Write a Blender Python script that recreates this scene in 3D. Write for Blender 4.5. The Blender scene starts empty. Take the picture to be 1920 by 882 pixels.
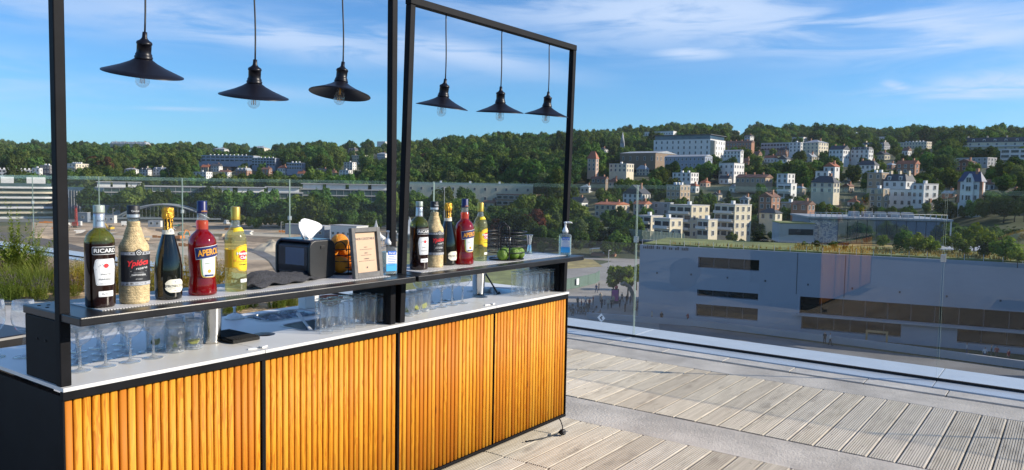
import bpy, bmesh, math, random
from math import sin, cos, pi, radians, sqrt, atan2, hypot
from mathutils import Vector, Matrix, noise as mnoise

random.seed(7)
scene = bpy.context.scene
COL = scene.collection

# ------------------------------------------------------------------ camera
F_PX, CAM_H = 1454.77, 1.561
PITCH, ROLL, YAW = radians(3.7286), radians(0.98966), radians(36.0173)
FWD = Vector((cos(YAW) * cos(PITCH), sin(YAW) * cos(PITCH), -sin(PITCH)))
RGT = Vector((sin(YAW), -cos(YAW), 0.0))
UPV = RGT.cross(FWD)
CAM = Vector((0, 0, CAM_H))
cam_data = bpy.data.cameras.new("camera")
cam = bpy.data.objects.new("camera", cam_data)
COL.objects.link(cam)
ir = RGT * cos(ROLL) + UPV * sin(ROLL)
iu = UPV * cos(ROLL) - RGT * sin(ROLL)
m3 = Matrix((ir, iu, -FWD)).transposed()
cam.matrix_world = Matrix.Translation(CAM) @ m3.to_4x4()
cam_data.sensor_width = 36.0
cam_data.lens = F_PX / 1920 * 36.0
cam_data.clip_start = 0.05
cam_data.clip_end = 20000
scene.camera = cam

# ------------------------------------------------------------------ sun, sky, exposure
SUN_AZ, SUN_EL = radians(-58.0), radians(24.5)       # azimuth measured from +X towards +Y
sun_data = bpy.data.lights.new("sun", 'SUN')
sun_data.energy = 4.2
sun_data.angle = radians(0.55)
sun_data.color = (1.0, 0.90, 0.76)
sun = bpy.data.objects.new("sun", sun_data)
COL.objects.link(sun)
sdir = Vector((cos(SUN_AZ) * cos(SUN_EL), sin(SUN_AZ) * cos(SUN_EL), sin(SUN_EL)))
sun.rotation_euler = sdir.to_track_quat('Z', 'Y').to_euler()
sun.location = (3, -6, 12)

scene.view_settings.view_transform = 'Standard'
scene.view_settings.look = 'None'
scene.view_settings.gamma = 1.0
scene.view_settings.exposure = 0.66
scene.cycles.use_denoising = True
scene.cycles.max_bounces = 16
scene.cycles.transmission_bounces = 14
scene.cycles.transparent_max_bounces = 48
scene.cycles.glossy_bounces = 4
scene.cycles.diffuse_bounces = 3
scene.cycles.caustics_reflective = False
scene.cycles.caustics_refractive = False
scene.cycles.sample_clamp_indirect = 6.0
scene.cycles.blur_glossy = 0.5

world = bpy.data.worlds.new("World")
scene.world = world
world.use_nodes = True
wn, wl = world.node_tree.nodes, world.node_tree.links
wn.clear()


def ray(px, py):
    """world direction through a photograph pixel (1920x882), one unit deep"""
    a, b = px - 960, py - 441
    u = cos(ROLL) * a + sin(ROLL) * b
    v = -sin(ROLL) * a + cos(ROLL) * b
    return FWD + RGT * (u / F_PX) - UPV * (v / F_PX)


def prj(P):
    d = Vector(P) - CAM
    z = d.dot(FWD)
    if z < 0.01:
        z = 0.01
    u, v = F_PX * d.dot(RGT) / z, -F_PX * d.dot(UPV) / z
    return 960 + cos(ROLL) * u - sin(ROLL) * v, 441 + sin(ROLL) * u + cos(ROLL) * v, z


def onz(px, py, z):
    d = ray(px, py)
    return CAM + d * ((z - CAM_H) / d.z)


def atd(px, py, depth):
    return CAM + ray(px, py) * depth


def az_el(px, py):
    d = ray(px, py)
    return atan2(d.y, d.x), atan2(d.z, hypot(d.x, d.y))


class NT:
    """tiny node-graph helper"""
    def __init__(self, nodes, links):
        self.n, self.l = nodes, links

    def add(self, kind, **kw):
        nd = self.n.new(kind)
        for k, v in kw.items():
            if k.startswith('_'):
                setattr(nd, k[1:], v)
        return nd

    def put(self, sock, val):
        if val is None:
            return
        if hasattr(val, 'is_output') or isinstance(val, bpy.types.NodeSocket):
            self.l.new(val, sock)
        else:
            try:
                sock.default_value = val
            except Exception:
                sock.default_value = tuple(val) + (1.0,) if len(val) == 3 else val

    def math(self, op, a, b=None, c=None, clamp=False):
        nd = self.n.new('ShaderNodeMath')
        nd.operation = op
        nd.use_clamp = clamp
        for i, v in enumerate((a, b, c)):
            if v is not None:
                self.put(nd.inputs[i], v)
        return nd.outputs[0]

    def mix(self, fac, a, b, blend='MIX'):
        nd = self.n.new('ShaderNodeMix')
        nd.data_type = 'RGBA'
        nd.blend_type = blend
        self.put(nd.inputs['Factor'], fac)
        self.put(nd.inputs[6], a if not isinstance(a, tuple) else tuple(a) + (1.0,) * (4 - len(a)))
        self.put(nd.inputs[7], b if not isinstance(b, tuple) else tuple(b) + (1.0,) * (4 - len(b)))
        return nd.outputs[2]

    def noise(self, vec, scale, detail=4, rough=0.55, dist=0.0):
        nd = self.n.new('ShaderNodeTexNoise')
        if vec is not None:
            self.l.new(vec, nd.inputs['Vector'])
        nd.inputs['Scale'].default_value = scale
        nd.inputs['Detail'].default_value = detail
        nd.inputs['Roughness'].default_value = rough
        nd.inputs['Distortion'].default_value = dist
        return nd.outputs['Fac']

    def mapping(self, vec, scale=(1, 1, 1), rot=(0, 0, 0), loc=(0, 0, 0)):
        nd = self.n.new('ShaderNodeMapping')
        self.l.new(vec, nd.inputs['Vector'])
        nd.inputs['Scale'].default_value = scale
        nd.inputs['Rotation'].default_value = rot
        if isinstance(loc, tuple):
            nd.inputs['Location'].default_value = loc
        else:
            self.l.new(loc, nd.inputs['Location'])
        return nd.outputs[0]

    def ramp(self, fac, stops):
        nd = self.n.new('ShaderNodeValToRGB')
        self.l.new(fac, nd.inputs[0])
        el = nd.color_ramp.elements
        while len(el) < len(stops):
            el.new(0.5)
        for e, (p, c) in zip(el, stops):
            e.position = p
            e.color = tuple(c) + (1.0,) if len(c) == 3 else c
        return nd.outputs[0]

    def smooth(self, v, a, b):
        nd = self.n.new('ShaderNodeMapRange')
        nd.interpolation_type = 'SMOOTHSTEP'
        self.l.new(v, nd.inputs[0])
        nd.inputs[1].default_value = a
        nd.inputs[2].default_value = b
        return nd.outputs[0]


# sky texture with thin cirrus drawn in direction space
W = NT(wn, wl)
sky = W.add('ShaderNodeTexSky', _sky_type='NISHITA', _sun_disc=False)
sky.sun_elevation = SUN_EL
sky.sun_rotation = pi / 2 - SUN_AZ
sky.altitude = 60
sky.air_density = 1.0
sky.dust_density = 0.2
sky.ozone_density = 1.6
tc = W.add('ShaderNodeTexCoord')
sep = W.add('ShaderNodeSeparateXYZ')
wl.new(tc.outputs['Generated'], sep.inputs[0])
dx, dy, dz = sep.outputs
az = W.math('ARCTAN2', dy, dx)
el = W.math('ARCSINE', dz)
azd = W.math('MULTIPLY', az, 180 / pi)
eld = W.math('MULTIPLY', el, 180 / pi)
comb = W.add('ShaderNodeCombineXYZ')
wl.new(azd, comb.inputs[0])
wl.new(eld, comb.inputs[1])
ae = comb.outputs[0]
warp = W.noise(W.mapping(ae, scale=(0.07, 0.26, 1)), 1.0, 4, 0.55, 0.5)
fine = W.noise(W.mapping(ae, scale=(0.085, 0.62, 1), rot=(0, 0, radians(-4))), 1.0, 7, 0.58, 0.9)
mask = None
# cirrus patches: photo px centre, half sizes in degrees, tilt, density
for (px, py, ha, he, sl, den) in [
        (1290, 25, 15, 2.3, 0.03, 1.0), (1600, 55, 14, 1.6, 0.04, 1.0), (1800, 75, 9, 0.8, -0.05, 0.9),
        (480, 60, 13, 1.2, 0.10, 0.85), (840, 95, 7.5, 1.0, 0.16, 0.85), (240, 25, 14, 1.5, 0.02, 0.5),
        (1830, 172, 4.8, 0.45, 0.02, 1.5), (1905, 148, 4.6, 0.75, -0.10, 1.5), (1685, 162, 0.85, 0.3, 0.25, 1.3),
        (1300, 100, 2.6, 0.42, 0.02, 1.1), (330, 203, 2.8, 0.2, -0.02, 0.4), (400, 165, 9, 0.5, 0.03, 0.35),
        (1730, 8, 4, 0.8, -0.2, 0.7), (1640, 116, 1.4, 0.2, -0.2, 0.4), (-700, 60, 16, 2.0, 0.05, 0.8), (2900, 60, 20, 2.5, 0.0, 0.9)]:
    a0, e0 = az_el(px, py)
    a0, e0 = a0 * 180 / pi, e0 * 180 / pi
    da = W.math('SUBTRACT', azd, a0)
    de = W.math('ADD', W.math('SUBTRACT', eld, e0), W.math('MULTIPLY', da, -sl))
    q = W.math('ADD', W.math('POWER', W.math('DIVIDE', da, ha), 2.0), W.math('POWER', W.math('DIVIDE', de, he), 2.0))
    g = W.math('MULTIPLY', W.math('EXPONENT', W.math('MULTIPLY', q, -1.0)), den)
    mask = g if mask is None else W.math('MAXIMUM', mask, g)
# broken cirrus over the rest of the sky, high up
hi = W.math('MULTIPLY', W.smooth(eld, 12.0, 24.0), W.smooth(warp, 0.42, 0.68))
mask = W.math('MAXIMUM', mask, W.math('MULTIPLY', hi, 0.75))
dens = W.math('ADD', W.math('MULTIPLY', fine, 1.25), W.math('MULTIPLY', warp, 0.55))
dens = W.smooth(dens, 0.66, 1.04)
cl = W.math('MULTIPLY', W.math('POWER', mask, 0.8), W.math('ADD', W.math('MULTIPLY', dens, 0.85), 0.12), clamp=True)
cl = W.math('MULTIPLY', cl, 0.95)
skyc = W.mix(1.0, sky.outputs[0], (0.37, 0.72, 1.12), 'MULTIPLY')
cloud = W.mix(cl, skyc, (4.2, 5.2, 6.9))
bg = W.add('ShaderNodeBackground')
bg.inputs['Strength'].default_value = 0.095
wl.new(cloud, bg.inputs['Color'])
wo = W.add('ShaderNodeOutputWorld')
wl.new(bg.outputs[0], wo.inputs['Surface'])

# ------------------------------------------------------------------ materials
MATS = {}


def newmat(name):
    m = bpy.data.materials.new(name)
    m.use_nodes = True
    m.node_tree.nodes.clear()
    t = NT(m.node_tree.nodes, m.node_tree.links)
    out = t.add('ShaderNodeOutputMaterial')
    MATS[name] = m
    return m, t, out


def principled(t, out, col, rough=0.6, metal=0.0, **kw):
    b = t.add('ShaderNodeBsdfPrincipled')
    t.put(b.inputs['Base Color'], col if not isinstance(col, tuple) else tuple(col) + (1.0,) * (4 - len(col)))
    t.put(b.inputs['Roughness'], rough)
    b.inputs['Metallic'].default_value = metal
    for k, v in kw.items():
        t.put(b.inputs[k.replace('_', ' ')], v)
    if out is not None:
        t.l.new(b.outputs[0], out.inputs['Surface'])
    return b


def pm(name, col, rough=0.6, metal=0.0, var=0.12, scale=6.0, bump=0.0, rand=0.0, bscale=None, spec=None, coords='Object'):
    """plain surface with uneven tone, optional fine relief and a per-object shift of tone"""
    m, t, out = newmat(name)
    tcn = t.add('ShaderNodeTexCoord')
    v = tcn.outputs[coords]
    n = t.noise(v, scale, 5, 0.6)
    lo = tuple(c * (1 - var) for c in col)
    hi_ = tuple(min(1, c * (1 + var)) for c in col)
    c = t.mix(t.smooth(n, 0.3, 0.7), lo, hi_)
    if rand:
        oi = t.add('ShaderNodeObjectInfo')
        k = t.math('ADD', t.math('MULTIPLY', oi.outputs['Random'], 2 * rand), 1 - rand)
        hsv = t.add('ShaderNodeHueSaturation')
        t.l.new(k, hsv.inputs['Value'])
        t.l.new(c, hsv.inputs['Color'])
        hsv.inputs['Hue'].default_value = 0.5
        c = hsv.outputs[0]
    b = principled(t, out, c, rough, metal)
    if spec is not None:
        b.inputs['Specular IOR Level'].default_value = spec
    if bump:
        bn = t.add('ShaderNodeBump')
        bn.inputs['Strength'].default_value = bump
        bn.inputs['Distance'].default_value = 0.02
        t.l.new(t.noise(v, bscale or scale * 6, 4, 0.6), bn.inputs['Height'])
        t.l.new(bn.outputs[0], b.inputs['Normal'])
    return m


def two_sided_fresnel(t, ior):
    """Fresnel node that treats a sheet the same from both of its sides"""
    ge = t.add('ShaderNodeNewGeometry')
    k = t.math('ADD', t.math('MULTIPLY', ge.outputs['Backfacing'], 1.0 / ior - ior), ior)
    fr = t.add('ShaderNodeFresnel')
    t.l.new(k, fr.inputs['IOR'])
    return fr


def glassy(name, tint, ior=1.5, rough=0.0, body=0.0, bodycol=(1, 1, 1), refr=0.0):
    """clear sheet: sees through with a tint, mirrors by Fresnel, optional milky body or refraction"""
    m, t, out = newmat(name)
    tr = t.add('ShaderNodeBsdfTransparent')
    tr.inputs[0].default_value = tuple(tint) + (1,)
    gl = t.add('ShaderNodeBsdfGlossy')
    gl.inputs['Roughness'].default_value = rough
    gl.inputs['Color'].default_value = (1, 1, 1, 1)
    fr = two_sided_fresnel(t, ior)
    base = tr.outputs[0]
    if refr:
        rf = t.add('ShaderNodeBsdfRefraction')
        rf.inputs['IOR'].default_value = 1.45
        rf.inputs['Roughness'].default_value = 0.0
        rf.inputs['Color'].default_value = tuple(tint) + (1,)
        mm = t.add('ShaderNodeMixShader')
        mm.inputs[0].default_value = refr
        t.l.new(base, mm.inputs[1])
        t.l.new(rf.outputs[0], mm.inputs[2])
        base = mm.outputs[0]
    if body:
        df = t.add('ShaderNodeBsdfDiffuse')
        df.inputs[0].default_value = tuple(bodycol) + (1,)
        tl = t.add('ShaderNodeBsdfTranslucent')
        tl.inputs[0].default_value = tuple(bodycol) + (1,)
        m1 = t.add('ShaderNodeMixShader')
        m1.inputs[0].default_value = 0.5
        t.l.new(df.outputs[0], m1.inputs[1])
        t.l.new(tl.outputs[0], m1.inputs[2])
        m2 = t.add('ShaderNodeMixShader')
        m2.inputs[0].default_value = body
        t.l.new(base, m2.inputs[1])
        t.l.new(m1.outputs[0], m2.inputs[2])
        base = m2.outputs[0]
    mx = t.add('ShaderNodeMixShader')
    t.l.new(fr.outputs[0], mx.inputs[0])
    t.l.new(base, mx.inputs[1])
    t.l.new(gl.outputs[0], mx.inputs[2])
    t.l.new(mx.outputs[0], out.inputs['Surface'])
    return m


# ------------------------------------------------------------------ mesh helpers
class MB:
    """collects shapes into one mesh"""
    def __init__(self):
        self.v, self.f, self.mi = [], [], []
        self.m = 0
        self.sm = []
        self.smooth = False

    def poly(self, pts):
        i = len(self.v)
        self.v += [tuple(p) for p in pts]
        self.face(range(i, i + len(pts)))

    def face(self, idx):
        self.f.append(tuple(idx))
        self.mi.append(self.m)
        self.sm.append(self.smooth)

    def box(self, x0, x1, y0, y1, z0, z1):
        i = len(self.v)
        self.v += [(x0, y0, z0), (x1, y0, z0), (x1, y1, z0), (x0, y1, z0),
                   (x0, y0, z1), (x1, y0, z1), (x1, y1, z1), (x0, y1, z1)]
        for q in ((0, 3, 2, 1), (4, 5, 6, 7), (0, 1, 5, 4), (1, 2, 6, 5), (2, 3, 7, 6), (3, 0, 4, 7)):
            self.face([i + k for k in q])
        return self

    def prism(self, poly, z0, z1):
        i, n = len(self.v), len(poly)
        self.v += [(x, y, z0) for x, y in poly] + [(x, y, z1) for x, y in poly]
        self.face([i + k for k in reversed(range(n))])
        self.face([i + n + k for k in range(n)])
        for k in range(n):
            self.face([i + k, i + (k + 1) % n, i + n + (k + 1) % n, i + n + k])
        return self

    def extr(self, prof, a, b, axis='x'):
        """extrude a closed (p,q) profile: axis x -> (t,p,q); axis y -> (p,t,q)"""
        i, n = len(self.v), len(prof)
        for t_ in (a, b):
            for p, q in prof:
                self.v.append((t_, p, q) if axis == 'x' else (p, t_, q))
        self.face([i + k for k in range(n)])
        self.face([i + n + k for k in reversed(range(n))])
        for k in range(n):
            self.face([i + n + k, i + n + (k + 1) % n, i + (k + 1) % n, i + k])
        return self

    def lathe(self, prof, seg=24, c=(0, 0, 0), fr=None, cap=True, mats=None):
        """prof: (r,z) from bottom to top; fr(theta,k,r)->r modulates"""
        i, n = len(self.v), len(prof)
        for k, (r, z) in enumerate(prof):
            for s in range(seg):
                th = 2 * pi * s / seg
                rr = fr(th, k, r) if fr else r
                self.v.append((c[0] + rr * cos(th), c[1] + rr * sin(th), c[2] + z))
        sm = self.smooth
        self.smooth = True
        for k in range(n - 1):
            if mats:
                self.m = mats[k]
            for s in range(seg):
                s2 = (s + 1) % seg
                self.face([i + k * seg + s, i + k * seg + s2, i + (k + 1) * seg + s2, i + (k + 1) * seg + s])
        self.smooth = sm
        if cap:
            if prof[0][0] > 1e-5:
                if mats:
                    self.m = mats[0]
                self.face([i + s for s in reversed(range(seg))])
            if prof[-1][0] > 1e-5:
                self.face([i + (n - 1) * seg + s for s in range(seg)])
        return self

    def tube(self, pts, r, seg=8, closed=False):
        pts = [Vector(p) for p in pts]
        n = len(pts)
        i = len(self.v)
        prev = None
        for k, p in enumerate(pts):
            a = pts[(k - 1) % n] if (closed or k) else p
            b = pts[(k + 1) % n] if (closed or k < n - 1) else p
            t_ = (b - a).normalized()
            ref = prev if prev is not None else (Vector((0, 0, 1)) if abs(t_.z) < 0.9 else Vector((1, 0, 0)))
            nn = (ref - t_ * ref.dot(t_))
            if nn.length < 1e-4:
                nn = Vector((1, 0, 0)).cross(t_)
            nn.normalize()
            prev = nn
            bb = t_.cross(nn)
            rr = r[k] if isinstance(r, (list, tuple)) else r
            for s in range(seg):
                th = 2 * pi * s / seg
                self.v.append(tuple(p + nn * (rr * cos(th)) + bb * (rr * sin(th))))
        sm = self.smooth
        self.smooth = True
        for k in range(n if closed else n - 1):
            k2 = (k + 1) % n
            for s in range(seg):
                s2 = (s + 1) % seg
                self.face([i + k * seg + s, i + k * seg + s2, i + k2 * seg + s2, i + k2 * seg + s])
        self.smooth = sm
        if not closed:
            self.face([i + s for s in reversed(range(seg))])
            self.face([i + (n - 1) * seg + s for s in range(seg)])
        return self

    def sphere(self, c, r, seg=14, rings=9, sz=1.0, fr=None):
        prof = [(r * sin(pi * k / rings), -r * cos(pi * k / rings) * sz) for k in range(rings + 1)]
        prof[0] = (1e-4, prof[0][1])
        prof[-1] = (1e-4, prof[-1][1])
        return self.lathe(prof, seg, c, fr, cap=False)

    def xform(self, M, start=0):
        for k in range(start, len(self.v)):
            self.v[k] = tuple(M @ Vector(self.v[k]))
        return self

    def mesh(self, name, mats):
        me = bpy.data.meshes.new(name)
        me.from_pydata(self.v, [], self.f)
        for m in (mats if isinstance(mats, (list, tuple)) else [mats]):
            me.materials.append(MATS[m] if isinstance(m, str) else m)
        me.polygons.foreach_set('material_index', self.mi)
        me.polygons.foreach_set('use_smooth', self.sm)
        me.update()
        return me

    def build(self, name, mats, parent=None, bevel=0.0, seg=2):
        return put(name, self.mesh(name, mats), parent, bevel=bevel, seg=seg)


def put(name, me, parent=None, loc=None, rz=None, bevel=0.0, seg=2):
    o = bpy.data.objects.new(name, me)
    COL.objects.link(o)
    if parent is not None:
        o.parent = parent
    if loc is not None:
        o.location = loc
    if rz is not None:
        o.rotation_euler = (0, 0, rz)
    if bevel:
        b = o.modifiers.new('bevel', 'BEVEL')
        b.width = bevel
        b.segments = seg
        b.limit_method = 'ANGLE'
        b.angle_limit = radians(40)
    return o


def tag(o, label, cat, group=None, kind=None):
    if label:
        o['label'] = label
    if cat:
        o['category'] = cat
    if group:
        o['group'] = group
    if kind:
        o['kind'] = kind
    return o


def thing(name, label, cat, loc=(0, 0, 0), rz=0.0, group=None):
    o = bpy.data.objects.new(name, None)
    COL.objects.link(o)
    o.location = loc
    o.rotation_euler = (0, 0, rz)
    o.empty_display_size = 0.1
    return tag(o, label, cat, group)


def structure(name, o):
    o['kind'] = 'structure'
    return o


def dup(root, loc=None, rz=None, label=None, group=None):
    r = root.copy()
    COL.objects.link(r)
    if loc is not None:
        r.location = loc
    if rz is not None:
        r.rotation_euler = (0, 0, rz)
    if label:
        r['label'] = label
    if group:
        r['group'] = group
    for ch in list(KIDS.get(root.name) or root.children):
        c = ch.copy()
        COL.objects.link(c)
        c.parent = r
        for g in list(ch.children):
            d = g.copy()
            COL.objects.link(d)
            d.parent = c
    return r


KIDS = {}


def text_pts(body, size, shear=0.0, bold=0.0, spacing=1.0, align='CENTER'):
    cu = bpy.data.curves.new('t', 'FONT')
    cu.body = body
    cu.size = size
    cu.align_x = align
    cu.align_y = 'CENTER'
    cu.shear = shear
    cu.offset = bold
    cu.space_character = spacing
    cu.resolution_u = 3
    ob = bpy.data.objects.new('t', cu)
    me = bpy.data.meshes.new_from_object(ob)
    vs = [(v.co.x, v.co.y) for v in me.vertices]
    fs = [tuple(p.vertices) for p in me.polygons]
    bpy.data.objects.remove(ob)
    bpy.data.curves.remove(cu)
    bpy.data.meshes.remove(me)
    return vs, fs


def fit_text(body, width, height=None, shear=0.0, bold=0.0, spacing=1.0):
    vs, fs = text_pts(body, 1.0, shear, bold, spacing)
    x0, x1 = min(v[0] for v in vs), max(v[0] for v in vs)
    y0, y1 = min(v[1] for v in vs), max(v[1] for v in vs)
    sx = width / (x1 - x0)
    sy = height / (y1 - y0) if height else sx
    return [((x - (x0 + x1) / 2) * sx, (y - (y0 + y1) / 2) * sy) for x, y in vs], fs
# ------------------------------------------------------------------ foreground materials
pm('black_metal', (0.0065, 0.0065, 0.008), 0.6, spec=0.13, var=0.25, scale=9, bump=0.03, bscale=300)
pm('black_panel', (0.006, 0.007, 0.009), 0.55, spec=0.12, var=0.3, scale=4, bump=0.02, bscale=200)
pm('shelf_black', (0.012, 0.012, 0.014), 0.32, spec=0.4, var=0.3, scale=7, bump=0.03, bscale=220)
pm('black_plastic', (0.012, 0.012, 0.013), 0.45, var=0.2)
pm('counter_white', (0.70, 0.69, 0.66), 0.35, var=0.04, scale=5, bump=0.01, bscale=200)
pm('white_paint', (0.78, 0.78, 0.76), 0.4, var=0.04)
pm('paper_white', (0.86, 0.86, 0.85), 0.7, var=0.03, scale=20)
pm('steel', (0.62, 0.62, 0.60), 0.18, 1.0, var=0.08, scale=20)
pm('steel_brushed', (0.45, 0.45, 0.45), 0.32, 1.0, var=0.1, scale=30)
pm('rubber_black', (0.012, 0.012, 0.012), 0.75, var=0.3, scale=30, bump=0.5, bscale=260)
pm('concrete', (0.50, 0.45, 0.38), 0.85, var=0.2, scale=2.6, bump=0.35, bscale=60)
pm('paver', (0.56, 0.52, 0.46), 0.85, var=0.18, scale=4, bump=0.3, bscale=70, rand=0.10)
pm('sill_metal', (0.46, 0.50, 0.54), 0.28, 0.0, var=0.07, scale=2.0, bump=0.03, bscale=30)
pm('dark_gap', (0.02, 0.018, 0.016), 0.9, var=0.3)
pm('terrace_stone', (0.42, 0.41, 0.39), 0.85, var=0.14, scale=1.6, bump=0.2, bscale=40)
glassy('rail_glass', (0.985, 0.992, 0.988), 1.42)
m_, t_, o_ = newmat('rail_glass_edge')
principled(t_, o_, (0.22, 0.29, 0.27), 0.2)


def wood_slat():
    m, t, out = newmat('slat_wood')
    tcn = t.add('ShaderNodeTexCoord')
    oi = t.add('ShaderNodeObjectInfo')
    r = oi.outputs['Random']
    cb = t.add('ShaderNodeCombineXYZ')
    t.l.new(t.math('MULTIPLY', r, 37.0), cb.inputs[0])
    t.l.new(t.math('MULTIPLY', r, 91.0), cb.inputs[2])
    v = t.mapping(tcn.outputs['Object'], scale=(60, 60, 3.0), loc=cb.outputs[0])
    n1 = t.noise(v, 1.0, 3, 0.5, 1.6)
    w = t.math('SINE', t.math('MULTIPLY', n1, 26.0))
    grain = t.smooth(w, -0.2, 1.0)
    v2 = t.mapping(tcn.outputs['Object'], scale=(400, 400, 8.0), loc=cb.outputs[0])
    fine_ = t.noise(v2, 1.0, 3, 0.6)
    c = t.mix(t.math('MULTIPLY', grain, 0.85), (0.72, 0.315, 0.018), (0.48, 0.145, 0.005))
    c = t.mix(t.smooth(r, 0.62, 1.0), c, (0.52, 0.165, 0.010))
    c = t.mix(t.math('MULTIPLY', t.smooth(r, 0.3, 0.0), 0.6), c, (0.76, 0.39, 0.040))
    c = t.mix(t.math('MULTIPLY', fine_, 0.35), c, (0.38, 0.13, 0.010))
    # a few knots
    vo = t.add('ShaderNodeTexVoronoi')
    t.l.new(t.mapping(tcn.outputs['Object'], scale=(18, 18, 2.6), loc=cb.outputs[0]), vo.inputs['Vector'])
    vo.inputs['Scale'].default_value = 1.0
    kn = t.smooth(vo.outputs['Distance'], 0.085, 0.03)
    c = t.mix(t.math('MULTIPLY', kn, 0.85), c, (0.16, 0.045, 0.008))
    b = principled(t, out, c, 0.6)
    b.inputs['Specular IOR Level'].default_value = 0.22
    b.inputs['Coat Weight'].default_value = 0.0
    b.inputs['Coat Roughness'].default_value = 0.25
    bn = t.add('ShaderNodeBump')
    bn.inputs['Strength'].default_value = 0.15
    bn.inputs['Distance'].default_value = 0.001
    t.l.new(fine_, bn.inputs['Height'])
    t.l.new(bn.outputs[0], b.inputs['Normal'])


wood_slat()


def wood_deck():
    m, t, out = newmat('deck_wood')
    tcn = t.add('ShaderNodeTexCoord')
    oi = t.add('ShaderNodeObjectInfo')
    r = oi.outputs['Random']
    cb = t.add('ShaderNodeCombineXYZ')
    t.l.new(t.math('MULTIPLY', r, 57.0), cb.inputs[0])
    t.l.new(t.math('MULTIPLY', r, 23.0), cb.inputs[1])
    v = t.mapping(tcn.outputs['Object'], scale=(2.2, 40, 10), loc=cb.outputs[0])
    n1 = t.noise(v, 1.0, 5, 0.6, 0.8)
    v2 = t.mapping(tcn.outputs['Object'], scale=(3.0, 9, 5), loc=cb.outputs[0])
    n2 = t.noise(v2, 1.0, 4, 0.6)
    c = t.mix(t.smooth(n1, 0.3, 0.72), (0.42, 0.37, 0.290), (0.58, 0.52, 0.42))
    c = t.mix(t.math('MULTIPLY', t.smooth(n2, 0.53, 0.74), 0.6), c, (0.19, 0.16, 0.125))
    c = t.mix(t.math('MULTIPLY', t.smooth(r, 0.5, 1.0), 0.45), c, (0.31, 0.26, 0.20))
    c = t.mix(t.math('MULTIPLY', t.smooth(r, 0.35, 0.0), 0.35), c, (0.55, 0.51, 0.45))
    # dark specks and stains
    vo = t.noise(t.mapping(tcn.outputs['Object'], scale=(26, 26, 26), loc=cb.outputs[0]), 1.0, 2, 0.5)
    c = t.mix(t.math('MULTIPLY', t.smooth(vo, 0.69, 0.76), 0.7), c, (0.07, 0.055, 0.04))
    b = principled(t, out, c, 0.8)
    bn = t.add('ShaderNodeBump')
    bn.inputs['Strength'].default_value = 0.3
    bn.inputs['Distance'].default_value = 0.002
    t.l.new(n1, bn.inputs['Height'])
    t.l.new(bn.outputs[0], b.inputs['Normal'])


wood_deck()

# ------------------------------------------------------------------ terrace: base, planks, bands, pavers, sill
GX = 7.177                     # glass line
b = MB()
b.box(-6, 7.66, -12, 40, -0.40, -0.045)
base = structure('terrace_floor', b.build('terrace_floor', 'dark_gap'))


def plank_mesh(L):
    w, nr = 0.1455, 10
    prof = [(0, -0.028)]
    pit = (w - 0.006) / nr
    for k in range(nr):
        y = 0.003 + k * pit
        prof += [(y + 0.0015, -0.0055), (y + 0.0030, 0.0), (y + pit - 0.0030, 0.0), (y + pit - 0.0015, -0.0055)]
    prof += [(w, -0.0055), (w, -0.028)]
    prof.insert(1, (0, -0.0055))
    prof = [(p, q) for p, q in prof]
    b = MB()
    b.extr(list(reversed(prof)), 0, L, 'x')
    return b.mesh('plank', 'deck_wood')


PITCH_Y = 0.1525
deck = thing('deck', None, None)
deck['kind'] = 'structure'
rows = [(4.866, 6.300, -0.75, 4.75), (3.525, 4.382, -0.3, 4.0), (2.07, 3.519, 0.3, 4.0), (0.62, 2.064, 0.9, 2.6)]
for (xa, xb, ya, yb) in rows:
    me = plank_mesh(xb - xa)
    n = int((yb - ya) / PITCH_Y)
    for k in range(n):
        o = put('plank', me, deck, (xa + random.uniform(-0.003, 0.003), ya + k * PITCH_Y, random.uniform(-0.0015, 0.0015)))
        o.rotation_euler = (random.uniform(-0.004, 0.004), 0, random.uniform(-0.001, 0.001))
# concrete bands along the rail
b = MB().box(4.390, 4.858, -8, 30, -0.05, -0.004)
structure('concrete_band', b.build('concrete_band', 'concrete', bevel=0.004))
b = MB().box(6.312, 6.682, -8, 30, -0.05, -0.002)
structure('concrete_band', b.build('concrete_band', 'concrete', bevel=0.004))
# pavers beside the sill
pv = thing('paving', None, None)
pv['kind'] = 'structure'
me = MB().box(0.016, 0.198, 0, 0.585, -0.05, 0.0).mesh('paver', 'paver')
for k in range(48):
    put('paver', me, pv, (6.722, -3.4 + k * 0.592, random.uniform(-0.002, 0.001)), bevel=0.003)
# plain stone floor behind the bar
b = MB().box(-5, 4.38, 4.02, 16, -0.05, -0.006)
structure('terrace_paving', b.build('terrace_paving', 'terrace_stone'))
b = MB().box(-5, 0.6, -8, 4.0, -0.05, -0.006)
structure('terrace_paving', b.build('terrace_paving', 'concrete'))
b = MB().box(-5.9, 4.86, 16.01, 39.9, -0.05, 0.01)
structure('roof_planting', b.build('roof_planting', pm('roof_sedum', (0.10, 0.11, 0.045), 0.95, var=0.4, scale=1.5, bump=0.5, bscale=12)))
b = MB().box(4.866, 6.305, 4.78, 40, -0.05, -0.006)
structure('terrace_paving', b.build('terrace_paving', 'terrace_stone'))

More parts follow.
